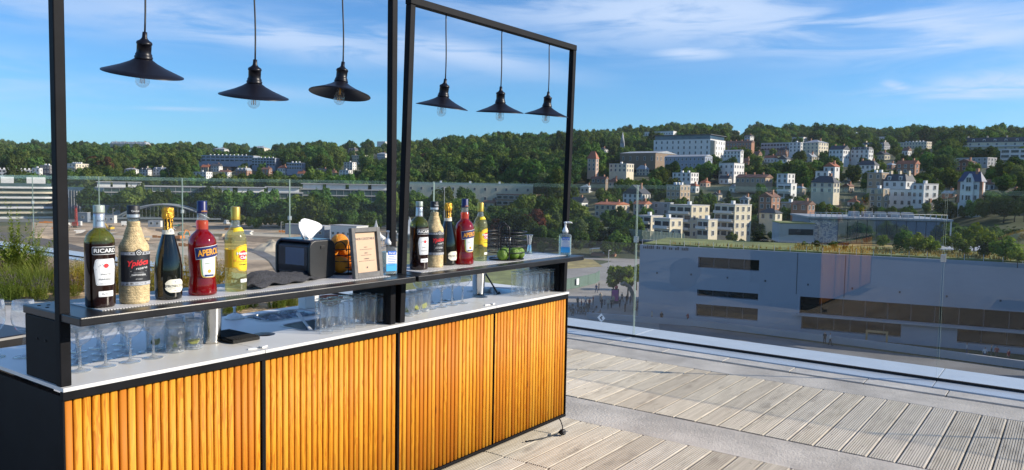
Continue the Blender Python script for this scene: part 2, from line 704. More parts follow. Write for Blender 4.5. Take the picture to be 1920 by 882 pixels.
# ------------------------------------------------------------------ glass balustrade
GP, GY = 2.7795, 0.8604
bal = thing('glass_balustrade', 'tall frameless glass balustrade in clear panels along the terrace edge', 'balustrade')
gb = MB()
gb.m = 0
T = 0.0075
y0, y1, z0, z1 = 0.007, GP - 0.007, 0.0, 1.545
gb.poly([(-T, y0, z0), (-T, y0, z1), (-T, y1, z1), (-T, y1, z0)][::-1])
gb.poly([(T, y0, z0), (T, y1, z0), (T, y1, z1), (T, y0, z1)])
gb.m = 1
gb.poly([(-T, y0, z0), (T, y0, z0), (T, y0, z1), (-T, y0, z1)])
gb.poly([(-T, y1, z0), (-T, y1, z1), (T, y1, z1), (T, y1, z0)])
gb.poly([(-T, y0, z1), (T, y0, z1), (T, y1, z1), (-T, y1, z1)])
gme = gb.mesh('glass_panel', ['rail_glass', 'rail_glass_edge'])
clip = MB().box(-0.022, 0.022, -0.018, 0.018, -0.03, 0.03).mesh('joint_clip', 'steel_brushed')
for k in range(-3, 12):
    p = put('glass_panel', gme, bal, (GX, GY + k * GP, 0.034))
    put('joint_clip', clip, bal, (GX, GY + k * GP, 1.02))
b = MB().box(GX - 0.0115, GX + 0.0115, GY - 3 * GP, GY + 12 * GP, -0.06, 0.03)
b.build('base_channel', 'dark_gap', bal)
# pale metal sill in two strips, cut at the glass joints
sill = thing('sill', None, None)
sill['kind'] = 'structure'
ma = MB().box(6.926, GX - 0.012, 0.002, GP - 0.002, -0.05, 0.010).mesh('sill_plate', 'sill_metal')
mb_ = MB().box(GX + 0.012, 7.660, 0.002, GP - 0.002, -0.05, 0.022).mesh('sill_plate', 'sill_metal')
for k in range(-3, 12):
    put('sill_plate', ma, sill, (0, GY + k * GP, 0), bevel=0.004)
    put('sill_plate', mb_, sill, (0, GY + k * GP, 0), bevel=0.004)
# small white emblem stuck on the outer glass: a diamond with an arrow cut out
em = MB()
s = 0.048
cy, cz = 4.02, 0.165
dia = [(0, s), (s, 0), (0, -s), (-s, 0)]
arr = [(0.30 * s, 0.55 * s), (-0.35 * s, 0), (0.30 * s, -0.55 * s), (0.30 * s, -0.25 * s), (-0.02 * s, 0), (0.30 * s, 0.25 * s)]
em.m = 0
em.poly([(GX - 0.0125, cy - p, cz + q) for p, q in dia])
em.m = 1
em.poly([(GX - 0.0135, cy - p, cz + q) for p, q in arr])
em.build('emblem', ['paper_white', 'black_plastic'], bal)

# body of the building under the terrace
b = MB().box(-40, 7.60, -60, 60, -22.0, -0.42)
tag(b.build('terrace_building', pm('wall_dark', (0.10, 0.105, 0.11), 0.8)), 'concrete building carrying the roof terrace, mostly out of sight below', 'building')
# ------------------------------------------------------------------ the bar units
BX, BY, PL = 1.1279, 2.5685, 0.7575        # left end, counter front, panel length
CT = 0.890                                  # counter top height
SH0, SH1 = 1.100, 1.128                     # shelf


def rrect(x0, x1, y0, y1, r, n=5):
    pts = []
    for cx, cy, a in ((x1 - r, y1 - r, 0), (x0 + r, y1 - r, 90), (x0 + r, y0 + r, 180), (x1 - r, y0 + r, 270)):
        for k in range(n + 1):
            t_ = radians(a + 90 * k / n)
            pts.append((cx + r * cos(t_), cy + r * sin(t_)))
    return pts


def cut_slab(name, x0, x1, y0, y1, z0, z1, holes, mat, parent):
    """slab with holes: 2-D fill of outline and hole rings, extruded"""
    bm = bmesh.new()
    edges = []
    for ring in [[(x0, y0), (x1, y0), (x1, y1), (x0, y1)]] + holes:
        vs = [bm.verts.new((x, y, z0)) for x, y in ring]
        edges += [bm.edges.new((vs[i], vs[(i + 1) % len(vs)])) for i in range(len(vs))]
    bmesh.ops.triangle_fill(bm, use_beauty=True, use_dissolve=False, edges=edges)
    # drop any triangle that fell inside a hole
    def inside(pt, ring):
        c = False
        for i in range(len(ring)):
            (xa, ya), (xb, yb) = ring[i], ring[i - 1]
            if (ya > pt[1]) != (yb > pt[1]) and pt[0] < (xb - xa) * (pt[1] - ya) / (yb - ya) + xa:
                c = not c
        return c
    bad = [f for f in bm.faces if any(inside(f.calc_center_median(), h) for h in holes)]
    bmesh.ops.delete(bm, geom=bad, context='FACES_ONLY')
    ex = bmesh.ops.extrude_face_region(bm, geom=bm.faces[:])
    for v in [g for g in ex['geom'] if isinstance(g, bmesh.types.BMVert)]:
        v.co.z = z1
    bmesh.ops.recalc_face_normals(bm, faces=bm.faces[:])
    me = bpy.data.meshes.new(name)
    bm.to_mesh(me)
    bm.free()
    me.materials.append(MATS[mat])
    return put(name, me, parent)


def slat_mesh():
    prof = [(0.0015, 0.0), (0.0018, -0.0060), (0.0035, -0.0092), (0.0075, -0.0108), (0.0140, -0.0112), (0.0200, -0.0106),
            (0.0235, -0.0086), (0.0252, -0.0050), (0.0256, 0.0)]
    b = MB()
    n = len(prof)
    for z in (0.0, 0.741):
        b.v += [(x, y, z) for x, y in prof]
    b.smooth = True
    for k in range(n - 1):
        b.face([k, k + 1, n + k + 1, n + k])
    b.smooth = False
    b.face(list(range(n))[::-1])
    b.face([n + k for k in range(n)])
    return b.mesh('slat', 'slat_wood')


SLAT = slat_mesh()
pm('latch_white', (0.80, 0.80, 0.78), 0.3, var=0.02)

# perforated mat on the shelf: pale steel with round holes
m_, t_, o_ = newmat('mat_perforated')
tcn_ = t_.add('ShaderNodeTexCoord')
v_ = t_.mapping(tcn_.outputs['Object'], scale=(100, 100, 100))
fr_ = t_.add('ShaderNodeVectorMath', _operation='FRACTION')
t_.l.new(v_, fr_.inputs[0])
sp_ = t_.add('ShaderNodeSeparateXYZ')
t_.l.new(fr_.outputs[0], sp_.inputs[0])
d_ = t_.math('ADD', t_.math('POWER', t_.math('SUBTRACT', sp_.outputs[0], 0.5), 2.0), t_.math('POWER', t_.math('SUBTRACT', sp_.outputs[1], 0.5), 2.0))
hole_ = t_.smooth(d_, 0.115, 0.085)
principled(t_, o_, t_.mix(hole_, (0.80, 0.78, 0.75), (0.05, 0.05, 0.05)), 0.4)


def castor(parent, x, y):
    b = MB()
    b.box(-0.035, 0.035, -0.03, 0.03, 0.075, 0.088)
    b.box(-0.030, 0.030, -0.022, -0.017, 0.025, 0.078)
    b.box(-0.030, 0.030, 0.017, 0.022, 0.025, 0.078)
    f = b.build('castor', 'black_plastic', parent)
    f.location = (x, y, 0.0)
    w = MB()
    w.lathe([(0.006, -0.014), (0.032, -0.014), (0.0345, -0.010), (0.0345, 0.010), (0.032, 0.014), (0.006, 0.014)], 20)
    w.xform(Matrix.Rotation(pi / 2, 4, 'X'))
    w.xform(Matrix.Translation((0, 0, 0.035)))
    w.build('wheel', 'rubber_black', f)


def bar_unit(x0, label, holes_by_half, gap, posts, lean):
    L = 2 * PL
    x1 = x0 + L
    u = thing('bar_counter', label, 'bar', (x0, BY, 0), group='two identical rolling bar units')
    X = lambda x: x - x0
    Y = lambda y: y - BY
    yb = 3.36
    b = MB()
    b.box(0.004, L - 0.004, Y(2.594), Y(2.604), 0.092, 0.858)          # backing board
    b.box(0.004, 0.024, Y(2.6045), Y(yb - 0.02), 0.092, 0.858)
    b.box(L - 0.024, L - 0.004, Y(2.6045), Y(yb - 0.02), 0.092, 0.858)
    b.box(0.0245, L - 0.0245, Y(2.6045), Y(yb - 0.02), 0.0925, 0.112)
    b.box(0.0245, L - 0.0245, Y(2.6045), Y(yb - 0.02), 0.40, 0.415)
    b.build('carcass', 'black_panel', u)
    # frame round the slatted panels
    for (nm, bx) in (('top_rail', (0.0, L, Y(2.5735), Y(2.5935), 0.8475, 0.8755)),
                     ('bottom_rail', (0.0, L, Y(2.5735), Y(2.5935), 0.088, 0.104))):
        MB().box(*bx).build(nm, 'black_metal', u, bevel=0.0015)
    MB().box(0.0, 0.006, Y(2.5755), Y(2.5935), 0.1045, 0.847).build('stile', 'black_metal', u)
    MB().box(PL - gap, PL + gap, Y(2.5775), Y(2.5935), 0.1045, 0.847).build('stile', 'black_metal', u)
    MB().box(L - 0.006, L, Y(2.5755), Y(2.5935), 0.1045, 0.847).build('stile', 'black_metal', u)
    for h in (0, 1):
        a = 0.0065 if h == 0 else PL + gap + 0.0005
        e = PL - gap - 0.0005 if h == 0 else L - 0.0065
        p = (e - a) / 25.0
        for k in range(25):
            o = put('slat', SLAT, u, (a + k * p + random.uniform(-0.0006, 0.0006), Y(2.5938), 0.1052))
            o.scale = (p / 0.0274, random.uniform(0.80, 0.92), 1.0)
    # white top in two halves
    for h in (0, 1):
        a = x0 + (0.0 if h == 0 else PL + 0.0018)
        e = x0 + (PL - 0.0018 if h == 0 else L)
        o = cut_slab('countertop', a, e, BY, yb, CT - 0.0125, CT, holes_by_half[h], 'counter_white', u)
        o.location = (-x0, -BY, 0)
        MB().box(X(a) + 0.003, X(e) - 0.003, 0.004, 0.024, 0.8757, CT - 0.0127).build('edge_strip', 'black_metal', u)
    # triangular latches either side of the joint
    for s in (-1, 1):
        b = MB()
        b.prism([(PL + s * 0.012, 0.035), (PL + s * 0.045, 0.047), (PL + s * 0.012, 0.060)][::s], CT + 0.0005, CT + 0.006)
        b.build('latch', 'latch_white', u)
    # frame over the counter
    dl = lean * (2.402 - CT)
    for xa in posts:
        b = MB().box(xa, xa + 0.034, Y(2.586), Y(2.620), CT + 0.0004, 2.402)
        b.v = [(x + lean * (z - CT), y, z) for x, y, z in b.v]
        b.build('post', 'black_metal', u, bevel=0.003)
    MB().box(posts[0] + dl - 0.002, posts[1] + dl + 0.036, Y(2.584), Y(2.622), 2.4025, 2.438).build('crossbar', 'black_metal', u, bevel=0.004)
    # shelf, its two end boards and perforated mat
    sh = MB().box(0.004, L - 0.012, Y(2.458), Y(2.862), SH0, SH1).build('shelf', 'shelf_black', u, bevel=0.004)
    MB().box(0.11, L - 0.10, Y(2.535), Y(2.755), SH1 + 0.0005, SH1 + 0.003).build('perforated_mat', 'mat_perforated', sh)
    for (dx, dy) in ((0.03, 2.80), (0.055, 2.79), (0.03, 2.74), (L - 0.05, 2.80), (L - 0.05, 2.74)):
        MB().lathe([(0.006, 0), (0.006, 0.0008)], 12, (dx, Y(dy), SH1 + 0.0003)).build('fixing_hole', 'dark_gap', sh)
    for xa in (0.006, L - 0.044):
        e_ = MB().box(xa, xa + 0.030, Y(2.6215), Y(2.850), CT + 0.0004, SH0 - 0.0008).build('end_board', 'black_panel', u, bevel=0.002)
        for yy in (2.70, 2.76):
            MB().lathe([(0.0045, 0), (0.0045, 0.002)], 10).xform(Matrix.Rotation(-pi / 2, 4, 'Y')).xform(
                Matrix.Translation((xa - 0.0002, Y(yy), CT + 0.135))).build('screw', 'dark_gap', e_)
    for xx in (0.20, PL - 0.10, PL + 0.12, L - 0.16):
        for yy in (0.29, 0.68):
            castor(u, xx, yy)
    return u


circ = lambda cx, cy, r, n=28: [(cx + r * cos(2 * pi * k / n), cy + r * sin(2 * pi * k / n)) for k in range(n)]
SINKS = [(2.245, 2.590, 2.750, 2.965, 0.05), (2.270, 2.600, 3.065, 3.290, 0.06)]
SINK_R = (3.725, 4.010, 2.815, 3.06, 0.04)
bar_l = bar_unit(BX, 'nearer slatted wooden bar unit with black frame, left of the middle posts',
                 [[], [circ(2.078, 2.838, 0.047)] + [rrect(*s) for s in SINKS]], 0.008, (0.0, 1.468), 0.0)
bar_r = bar_unit(BX + 2 * PL + 0.001, 'farther slatted wooden bar unit with black frame, by the glass balustrade',
                 [[circ(3.355, 2.90, 0.001 + 0.03)], [circ(3.600, 2.845, 0.047), rrect(*SINK_R)]], 0.0012, (0.016, 1.478), 0.037)


def basin(u, x0, origin, s):
    (xa, xb, ya, yb, r) = s
    b = MB()
    rings = []
    for (ins, z) in ((-0.010, CT + 0.0015), (0.001, CT + 0.0018), (0.003, CT - 0.004), (0.010, CT - 0.12), (0.02, CT - 0.135)):
        rings.append([(x, y, z) for x, y in rrect(xa + ins, xb - ins, ya + ins, yb - ins, max(0.01, r - ins))])
    n = len(rings[0])
    for rg in rings:
        b.v += rg
    b.smooth = True
    for k in range(len(rings) - 1):
        for i in range(n):
            b.face([k * n + i, k * n + (i + 1) % n, (k + 1) * n + (i + 1) % n, (k + 1) * n + i])
    b.smooth = False
    b.face([(len(rings) - 1) * n + i for i in range(n)])
    o = b.build('sink_basin', 'steel_brushed', u)
    o.location = (-origin[0], -origin[1], 0)


for s in SINKS:
    basin(bar_l, BX, (BX, BY), s)
basin(bar_r, BX, (BX + 2 * PL + 0.001, BY), SINK_R)

# ice in the basins, scoops
glassy('ice', (0.90, 0.94, 0.97), 1.4, 0.08, body=0.25, bodycol=(0.8, 0.86, 0.92), refr=0.3)
ri = random.Random(5)


def ice(label, s, n, zt):
    b = MB()
    for k in range(n):
        st = len(b.v)
        h = ri.uniform(0.012, 0.018)
        b.box(-h, h, -h, h, -h, h)
        M = Matrix.Translation((ri.uniform(s[0] + 0.03, s[1] - 0.03), ri.uniform(s[2] + 0.03, s[3] - 0.03), zt - ri.uniform(0, 0.03))) @ \
            Matrix.Rotation(ri.uniform(0, 3), 4, 'X') @ Matrix.Rotation(ri.uniform(0, 3), 4, 'Z')
        b.xform(M, st)
    o = b.build('ice_cubes', 'ice')
    tag(o, label, 'ice', kind='stuff')


ice('heap of ice cubes in the rear basin of the nearer bar', SINKS[1], 80, CT - 0.012)
ice('ice cubes in the front basin of the nearer bar', SINKS[0], 60, CT - 0.05)
ice('ice cubes in the basin of the farther bar', SINK_R, 50, CT - 0.05)


def scoop(name, label, a, bpt, mat, w=0.018):
    a, bpt = Vector(a), Vector(bpt)
    t = thing(name, label, 'scoop', a)
    d = bpt - a
    b = MB()
    n = 6
    side = d.cross(Vector((0, 0, 1))).normalized()
    nrm = side.cross(d).normalized()
    for k in range(n + 1):
        p = d * (k / n)
        ww = w * (0.62 if 0.2 < k / n < 0.8 else 1.0)
        for (sx, sn) in ((-1, -1), (1, -1), (1, 1), (-1, 1)):
            b.v.append(tuple(p + side * (sx * ww / 2) + nrm * (sn * 0.004)))
    for k in range(n):
        for i in range(4):
            b.face([k * 4 + i, k * 4 + (i + 1) % 4, k * 4 + 4 + (i + 1) % 4, k * 4 + 4 + i])
    b.face([3, 2, 1, 0])
    b.face([n * 4 + i for i in range(4)])
    b.build('handle', mat, t, bevel=0.002)
    bl = MB()
    dn = d.normalized()
    prof = []
    for k in range(7):
        f = k / 6
        for j in range(9):
            th = -pi / 2 + pi * j / 8
            rr = 0.028 * (0.55 + 0.45 * sin(pi * (0.25 + 0.55 * f)))
            bl.v.append(tuple(-dn * (0.09 * f) + side * (rr * sin(th)) - nrm * (rr * cos(th) - 0.012)))
    bl.smooth = True
    for k in range(6):
        for j in range(8):
            bl.face([k * 9 + j, k * 9 + j + 1, k * 9 + 9 + j + 1, k * 9 + 9 + j])
    o = bl.build('bowl', mat, t)
    sm = o.modifiers.new('solid', 'SOLIDIFY')
    sm.thickness = 0.002
    return t


scoop('ice_scoop', 'white plastic ice scoop lying across the basins of the nearer bar', (2.325, 2.815, CT - 0.028), (2.375, 2.985, CT + 0.040), 'paper_white')
scoop('ice_scoop', 'scoop with a black handle standing up in the basin of the farther bar', (3.80, 2.865, CT + 0.000), (3.755, 2.93, CT + 0.125), 'black_plastic', 0.036)

# black rubber spill mat
sp = thing('spill_mat', 'black rubber spill mat on the white counter beside the round hole', 'bar mat', (1.935, 2.86, CT + 0.0006))
MB().box(-0.068, 0.062, -0.105, 0.115, 0, 0.014).build('tray', 'rubber_black', sp, bevel=0.003)
b = MB()
for i in range(15):
    for j in range(25):
        x, y = -0.060 + i * 0.0082, -0.098 + j * 0.0085
        b.box(x - 0.0022, x + 0.0022, y - 0.0022, y + 0.0022, 0.0142, 0.019)
o = b.build('rubber_studs', 'rubber_black', sp)
o['kind'] = 'stuff'

# power cable and plug by the far end
pl = thing('power_cable', 'black power cable with round plug lying at the foot of the farther bar', 'cable', (4.05, 2.60, 0))
b = MB()
pts = [(0.06, 0.0, 0.092), (0.052, -0.025, 0.07), (0.035, -0.05, 0.045), (0.015, -0.063, 0.03), (0.0, -0.07, 0.026)]
b.tube(pts, 0.0035, 8)
b.tube([(0.0, -0.07, 0.026), (-0.05, -0.045, 0.012), (-0.13, -0.02, 0.008), (-0.20, -0.0, 0.008), (-0.26, 0.03, 0.008)], 0.0035, 8)
b.build('cord', 'black_plastic', pl)
b = MB()
b.lathe([(0.007, -0.03), (0.012, -0.022), (0.019, -0.012), (0.0195, 0.008), (0.017, 0.012)], 16)
b.xform(Matrix.Translation((0, -0.075, 0.022)) @ Matrix.Rotation(radians(75), 4, 'X'))
b.build('plug', 'black_plastic', pl)
b = MB()
for s in (-1, 1):
    b.tube([(s * 0.0095, 0, 0.012), (s * 0.0095, 0, 0.030)], 0.0024, 8)
b.xform(Matrix.Translation((0, -0.075, 0.022)) @ Matrix.Rotation(radians(75), 4, 'X'))
b.build('pins', 'steel', pl)

# ------------------------------------------------------------------ pendant lamps
pm('lamp_black', (0.006, 0.006, 0.010), 0.38, var=0.15, scale=8, spec=0.3)
pm('filament', (0.75, 0.40, 0.10), 0.35, 0.6, var=0.05)
glassy('bulb_glass', (0.96, 0.965, 0.96), 1.6, body=0.07, bodycol=(0.95, 0.93, 0.88))


def lamp(label, x, zr, tilt_side, tilt_cam, y=2.603):
    """zr: height of the rim centre; tilts in degrees: side lowers the right, cam lowers the rim nearest the camera"""
    t = thing('pendant_lamp', label, 'lamp', (x, y, zr), group='black pendant lamps hung from the bar frames')
    # tilt about the top of the cord grip
    vdir = (Vector((x, y, 0))).normalized()
    rdir = Vector((vdir.y, -vdir.x, 0))
    piv = Vector((0, 0, 0.125))
    R = Matrix.Rotation(radians(tilt_side), 4, vdir) @ Matrix.Rotation(radians(tilt_cam), 4, rdir)
    M = Matrix.Translation(piv) @ R @ Matrix.Translation(-piv)
    s = MB()
    R0 = 0.132
    prof = [(R0, 0.000), (R0 - 0.001, 0.0028), (R0 * 0.80, 0.0125), (R0 * 0.55, 0.0255), (R0 * 0.33, 0.040), (0.030, 0.0495), (0.026, 0.054)]
    s.lathe(prof, 56, cap=False)
    inner = [(R0 - 0.0005, -0.0006), (R0 * 0.80, 0.0105), (R0 * 0.55, 0.0235), (R0 * 0.33, 0.038), (0.022, 0.0475), (0.001, 0.048)]
    st = len(s.f)
    s.lathe(inner, 56, cap=False)
    s.f[st:] = [tuple(reversed(f)) for f in s.f[st:]]
    s.xform(M)
    s.build('shade', 'lamp_black', t)
    c = MB()
    c.lathe([(0.027, 0.050), (0.0295, 0.054), (0.0295, 0.059), (0.0265, 0.062), (0.0275, 0.066), (0.0250, 0.070), (0.0235, 0.074), (0.0235, 0.100),
             (0.0255, 0.101), (0.0255, 0.106), (0.0235, 0.110), (0.015, 0.115), (0.0105, 0.120), (0.0085, 0.124), (0.0075, 0.142), (0.004, 0.143)], 28)
    c.xform(M)
    c.build('socket', 'lamp_black', t)
    bb = MB()
    bb.lathe([(0.0005, -0.0470), (0.010, -0.0446), (0.0185, -0.0380), (0.0232, -0.0280), (0.0240, -0.018), (0.0225, -0.007), (0.0178, 0.005), (0.0138, 0.018), (0.0130, 0.040)], 28, cap=False)
    bb.xform(M)
    bulb = bb.build('bulb', 'bulb_glass', t)
    fl = MB()
    for k in range(4):
        a = pi / 4 + k * pi / 2
        fl.tube([(0.006 * cos(a), 0.006 * sin(a), 0.000), (0.0075 * cos(a), 0.0075 * sin(a), -0.032)], 0.0011, 6)
    fl.tube([(0, 0, 0.045), (0, 0, -0.002)], 0.004, 8)
    fl.xform(M)
    fl.build('filament', 'filament', bulb)
    cd = MB()
    top = M @ Vector((0, 0, 0.141))
    H = 2.4022 - zr
    n = 10
    ox = random.uniform(-0.004, 0.006)
    pts = []
    for k in range(n + 1):
        f = k / n
        pts.append((top.x * (1 - f) + ox * f + 0.003 * sin(f * 5), top.y * (1 - f), top.z + (H - top.z) * f))
    cd.tube(pts, 0.0032, 8)
    cd.build('cord', 'black_plastic', t)
    return t


lamp('pendant lamp nearest the left post, largest and leftmost in view', 1.428, 1.916, 3.4, 13.0)
lamp('second pendant lamp from the left post of the nearer frame', 1.868, 1.884, 2.2, 11.0)
lamp('pendant lamp tipped up so its dark underside shows, third of the nearer frame', 2.312, 1.936, 5.5, -5.5)
lamp('tilted pendant lamp nearest the middle posts on the farther frame', 2.985, 1.943, 6.5, 5.8)
lamp('level pendant lamp hanging in the middle of the farther frame', 3.452, 1.956, 1.2, 5.0)
lamp('pendant lamp overlapping the far right post, smallest in view', 3.925, 1.978, 4.5, 4.6)
# ------------------------------------------------------------------ bottles
pm('cap_grey', (0.42, 0.46, 0.38), 0.35, 0.3, var=0.08)
pm('foil_silver', (0.62, 0.64, 0.68), 0.3, 0.7, var=0.1, scale=40)
pm('foil_gold', (0.80, 0.42, 0.05), 0.28, 0.75, var=0.15, scale=60, bump=0.5, bscale=120)
pm('cap_gold', (0.70, 0.46, 0.08), 0.3, 0.6, var=0.1, scale=40)
pm('cap_navy', (0.010, 0.014, 0.10), 0.35, var=0.1)
pm('print_black', (0.015, 0.015, 0.018), 0.5, var=0.05)
pm('print_white', (0.80, 0.80, 0.78), 0.5, var=0.03)
pm('print_cream', (0.78, 0.74, 0.60), 0.55, var=0.05)
pm('print_red', (0.70, 0.025, 0.03), 0.5, var=0.05)
pm('print_navy', (0.008, 0.022, 0.13), 0.45, var=0.08)
pm('print_blue', (0.02, 0.14, 0.60), 0.5, var=0.05)
pm('print_sky', (0.06, 0.42, 0.80), 0.5, var=0.1)
pm('print_yellow', (0.86, 0.62, 0.02), 0.5, var=0.05)
pm('print_orange', (0.85, 0.38, 0.03), 0.5, var=0.05)
pm('print_grey', (0.40, 0.41, 0.43), 0.5, var=0.08)
pm('print_green', (0.20, 0.38, 0.14), 0.5, var=0.08)
pm('straw', (0.62, 0.47, 0.25), 0.75, var=0.28, scale=60, bump=0.5, bscale=240)


def bottle_mat(name, col, trans, rough=0.04):
    m, t, out = newmat(name)
    b = principled(t, None, col, rough)
    b.inputs['IOR'].default_value = 1.48
    tr = t.add('ShaderNodeBsdfTransparent')
    tr.inputs[0].default_value = tuple(min(1, c ** 0.5 * 1.1) for c in col) + (1,)
    gl = t.add('ShaderNodeBsdfGlossy')
    gl.inputs['Roughness'].default_value = rough
    fr = two_sided_fresnel(t, 1.5)
    tl = t.add('ShaderNodeBsdfTranslucent')
    tl.inputs[0].default_value = tuple(min(1, c * 1.2) for c in col) + (1,)
    ad = t.add('ShaderNodeMixShader')
    ad.inputs[0].default_value = 0.35
    t.l.new(b.outputs[0], ad.inputs[1])
    t.l.new(tl.outputs[0], ad.inputs[2])
    m1 = t.add('ShaderNodeMixShader')
    m1.inputs[0].default_value = trans
    t.l.new(ad.outputs[0], m1.inputs[1])
    t.l.new(tr.outputs[0], m1.inputs[2])
    m2 = t.add('ShaderNodeMixShader')
    t.l.new(fr.outputs[0], m2.inputs[0])
    t.l.new(m1.outputs[0], m2.inputs[1])
    t.l.new(gl.outputs[0], m2.inputs[2])
    t.l.new(m2.outputs[0], out.inputs['Surface'])


bottle_mat('anise_liquid', (0.030, 0.010, 0.006), 0.10)
bottle_mat('green_glass', (0.26, 0.30, 0.04), 0.80)
bottle_mat('wine_glass_dark', (0.008, 0.010, 0.005), 0.05)
bottle_mat('red_liquid', (0.34, 0.003, 0.006), 0.30)
bottle_mat('orange_liquid', (0.75, 0.10, 0.012), 0.35)
bottle_mat('pale_rum', (0.72, 0.68, 0.30), 0.84)
bottle_mat('clear_bottle', (0.80, 0.84, 0.82), 0.86)
bottle_mat('gel_blue', (0.55, 0.78, 0.90), 0.72)


def wrap(pts, faces, r, zc, name, mat, parent, xo=0.0, dr=0.0006):
    """flat (x,y) print wrapped round a vertical cylinder, centred on -Y"""
    b = MB()
    for x, y in pts:
        a = (x + xo) / r
        b.v.append(((r + dr) * sin(a), -(r + dr) * cos(a), zc + y))
    for f in faces:
        b.face(f)
    return b.build(name, mat, parent)


def patch(outline, rings=4):
    """fan-ring fill of a star-shaped outline about 0,0"""
    n = len(outline)
    pts, fs = [(0, 0)], []
    for k in range(1, rings + 1):
        pts += [(x * k / rings, y * k / rings) for x, y in outline]
    for i in range(n):
        fs.append((0, 1 + i, 1 + (i + 1) % n))
        for k in range(rings - 1):
            a = 1 + k * n
            fs.append((a + i, a + n + i, a + n + (i + 1) % n, a + (i + 1) % n))
    return pts, fs


def rr_out(w, h, r, n=4, sub=4):
    base = rrect(-w / 2, w / 2, -h / 2, h / 2, r, n)
    out = []
    for i in range(len(base)):
        a, b2 = base[i], base[(i + 1) % len(base)]
        k = max(1, int(hypot(b2[0] - a[0], b2[1] - a[1]) / 0.006))
        for j in range(k):
            out.append((a[0] + (b2[0] - a[0]) * j / k, a[1] + (b2[1] - a[1]) * j / k))
    return out


def lab(out, r, zc, mat, parent, name='label', xo=0.0, dr=0.0006):
    p, f = patch(out)
    return wrap(p, f, r, zc, name, mat, parent, xo, dr)


def txt(body, w, r, zc, mat, parent, h=None, xo=0.0, dr=0.0014, shear=0.0, bold=0.0, rot=0.0, spacing=1.0):
    p, f = fit_text(body, w, h, shear, bold, spacing)
    if rot:
        p = [(x * cos(rot) - y * sin(rot), x * sin(rot) + y * cos(rot)) for x, y in p]
    return wrap(p, f, r, zc, 'lettering', mat, parent, xo, dr)


def ricard(label, loc, rz):
    t = thing('bottle', label, 'bottle', loc, rz, 'pastis bottles, one on each shelf')
    r = 0.046
    b = MB()
    prof = [(0.040, 0.0), (0.0445, 0.003), (r, 0.010), (r, 0.205), (r, 0.214), (0.0445, 0.226), (0.039, 0.240), (0.030, 0.251), (0.0205, 0.258), (0.0178, 0.264), (0.0165, 0.290), (0.0150, 0.315)]
    b.lathe(prof, 40, mats=[0, 0, 0, 0, 1, 1, 1, 1, 1, 1, 1])
    b.build('glass', ['anise_liquid', 'green_glass'], t)
    c = MB()
    c.lathe([(0.0186, 0.262), (0.0183, 0.268), (0.0172, 0.300), (0.0166, 0.3115)], 28)
    nk = c.build('neck_foil', 'foil_silver', t)
    txt('RICARD', 0.026, 0.0176, 0.287, 'print_black', nk, h=0.006)
    c = MB()
    c.lathe([(0.0176, 0.312), (0.0180, 0.316), (0.0176, 0.318), (0.0180, 0.321), (0.0176, 0.323), (0.0178, 0.334), (0.0165, 0.338)], 28)
    c.build('cap', 'cap_grey', t)
    l1 = lab(rr_out(0.084, 0.0265, 0.004), r, 0.190, 'print_white', t)
    lab(rr_out(0.081, 0.0235, 0.003), r, 0.190, 'print_black', l1, 'label_field', dr=0.0009)
    txt('RICARD', 0.072, r, 0.190, 'print_white', l1, h=0.0135, bold=0.02)
    # shield label with waisted top
    out = [(-0.033, 0.038), (-0.028, 0.0435), (0.028, 0.0435), (0.033, 0.038), (0.035, 0.026), (0.037, 0.016), (0.036, 0.008),
           (0.033, -0.020), (0.031, -0.040), (0.027, -0.0435), (-0.027, -0.0435), (-0.031, -0.040), (-0.033, -0.020), (-0.036, 0.008), (-0.037, 0.016), (-0.035, 0.026)]
    fo = []
    for i in range(len(out)):
        a, b2 = out[i], out[(i + 1) % len(out)]
        k = max(1, int(hypot(b2[0] - a[0], b2[1] - a[1]) / 0.006))
        fo += [(a[0] + (b2[0] - a[0]) * j / k, a[1] + (b2[1] - a[1]) * j / k) for j in range(k)]
    l2 = lab(fo, r, 0.119, 'print_white', t)
    # thin dark keyline, crest and lines of print
    p = [(x * 0.93, y * 0.95) for x, y in fo] + [(x * 0.905, y * 0.93) for x, y in fo]
    n = len(fo)
    wrap(p, [(i, (i + 1) % n, n + (i + 1) % n, n + i) for i in range(n)], r, 0.119, 'keyline', 'print_grey', l2, dr=0.0010)
    for s in (-1, 1):
        for k in range(4):
            a = radians(20 + 28 * k)
            x0, y0 = s * 0.006, 0.0
            x1, y1 = s * (0.008 + 0.017 * cos(a)), 0.013 * sin(a) - 0.006
            wrap([(x0, y0 + 0.002), (x0, y0 - 0.002), (x1, y1 - 0.0014), (x1, y1 + 0.0014)], [(0, 1, 2, 3)], r, 0.139, 'crest', 'print_grey', l2, dr=0.0010)
    lab([(0.0075 * cos(2 * pi * k / 14), 0.0075 * sin(2 * pi * k / 14)) for k in range(14)], r, 0.140, 'print_red', l2, 'crest_seal', dr=0.0013)
    wrap([(-0.030, 0.002), (-0.030, -0.0015), (0, -0.0055), (0.030, -0.0015), (0.030, 0.002), (0, -0.002)], [(0, 1, 2, 5), (5, 2, 3, 4)], r, 0.128, 'ribbon', 'print_grey', l2, dr=0.0010)
    txt('PASTIS', 0.030, r, 0.112, 'print_black', l2, h=0.0050)
    txt('DE', 0.006, r, 0.1035, 'print_grey', l2, h=0.003)
    txt('MARSEILLE', 0.044, r, 0.0955, 'print_black', l2, h=0.0056)
    txt('DE FRANCE', 0.034, r, 0.082, 'print_grey', l2, h=0.0030)
    l3 = lab(rr_out(0.048, 0.0185, 0.002), r, 0.047, 'print_white', t)
    txt('Paul Ricard', 0.028, r, 0.047, 'print_black', l3, h=0.0050, shear=0.3)
    return t


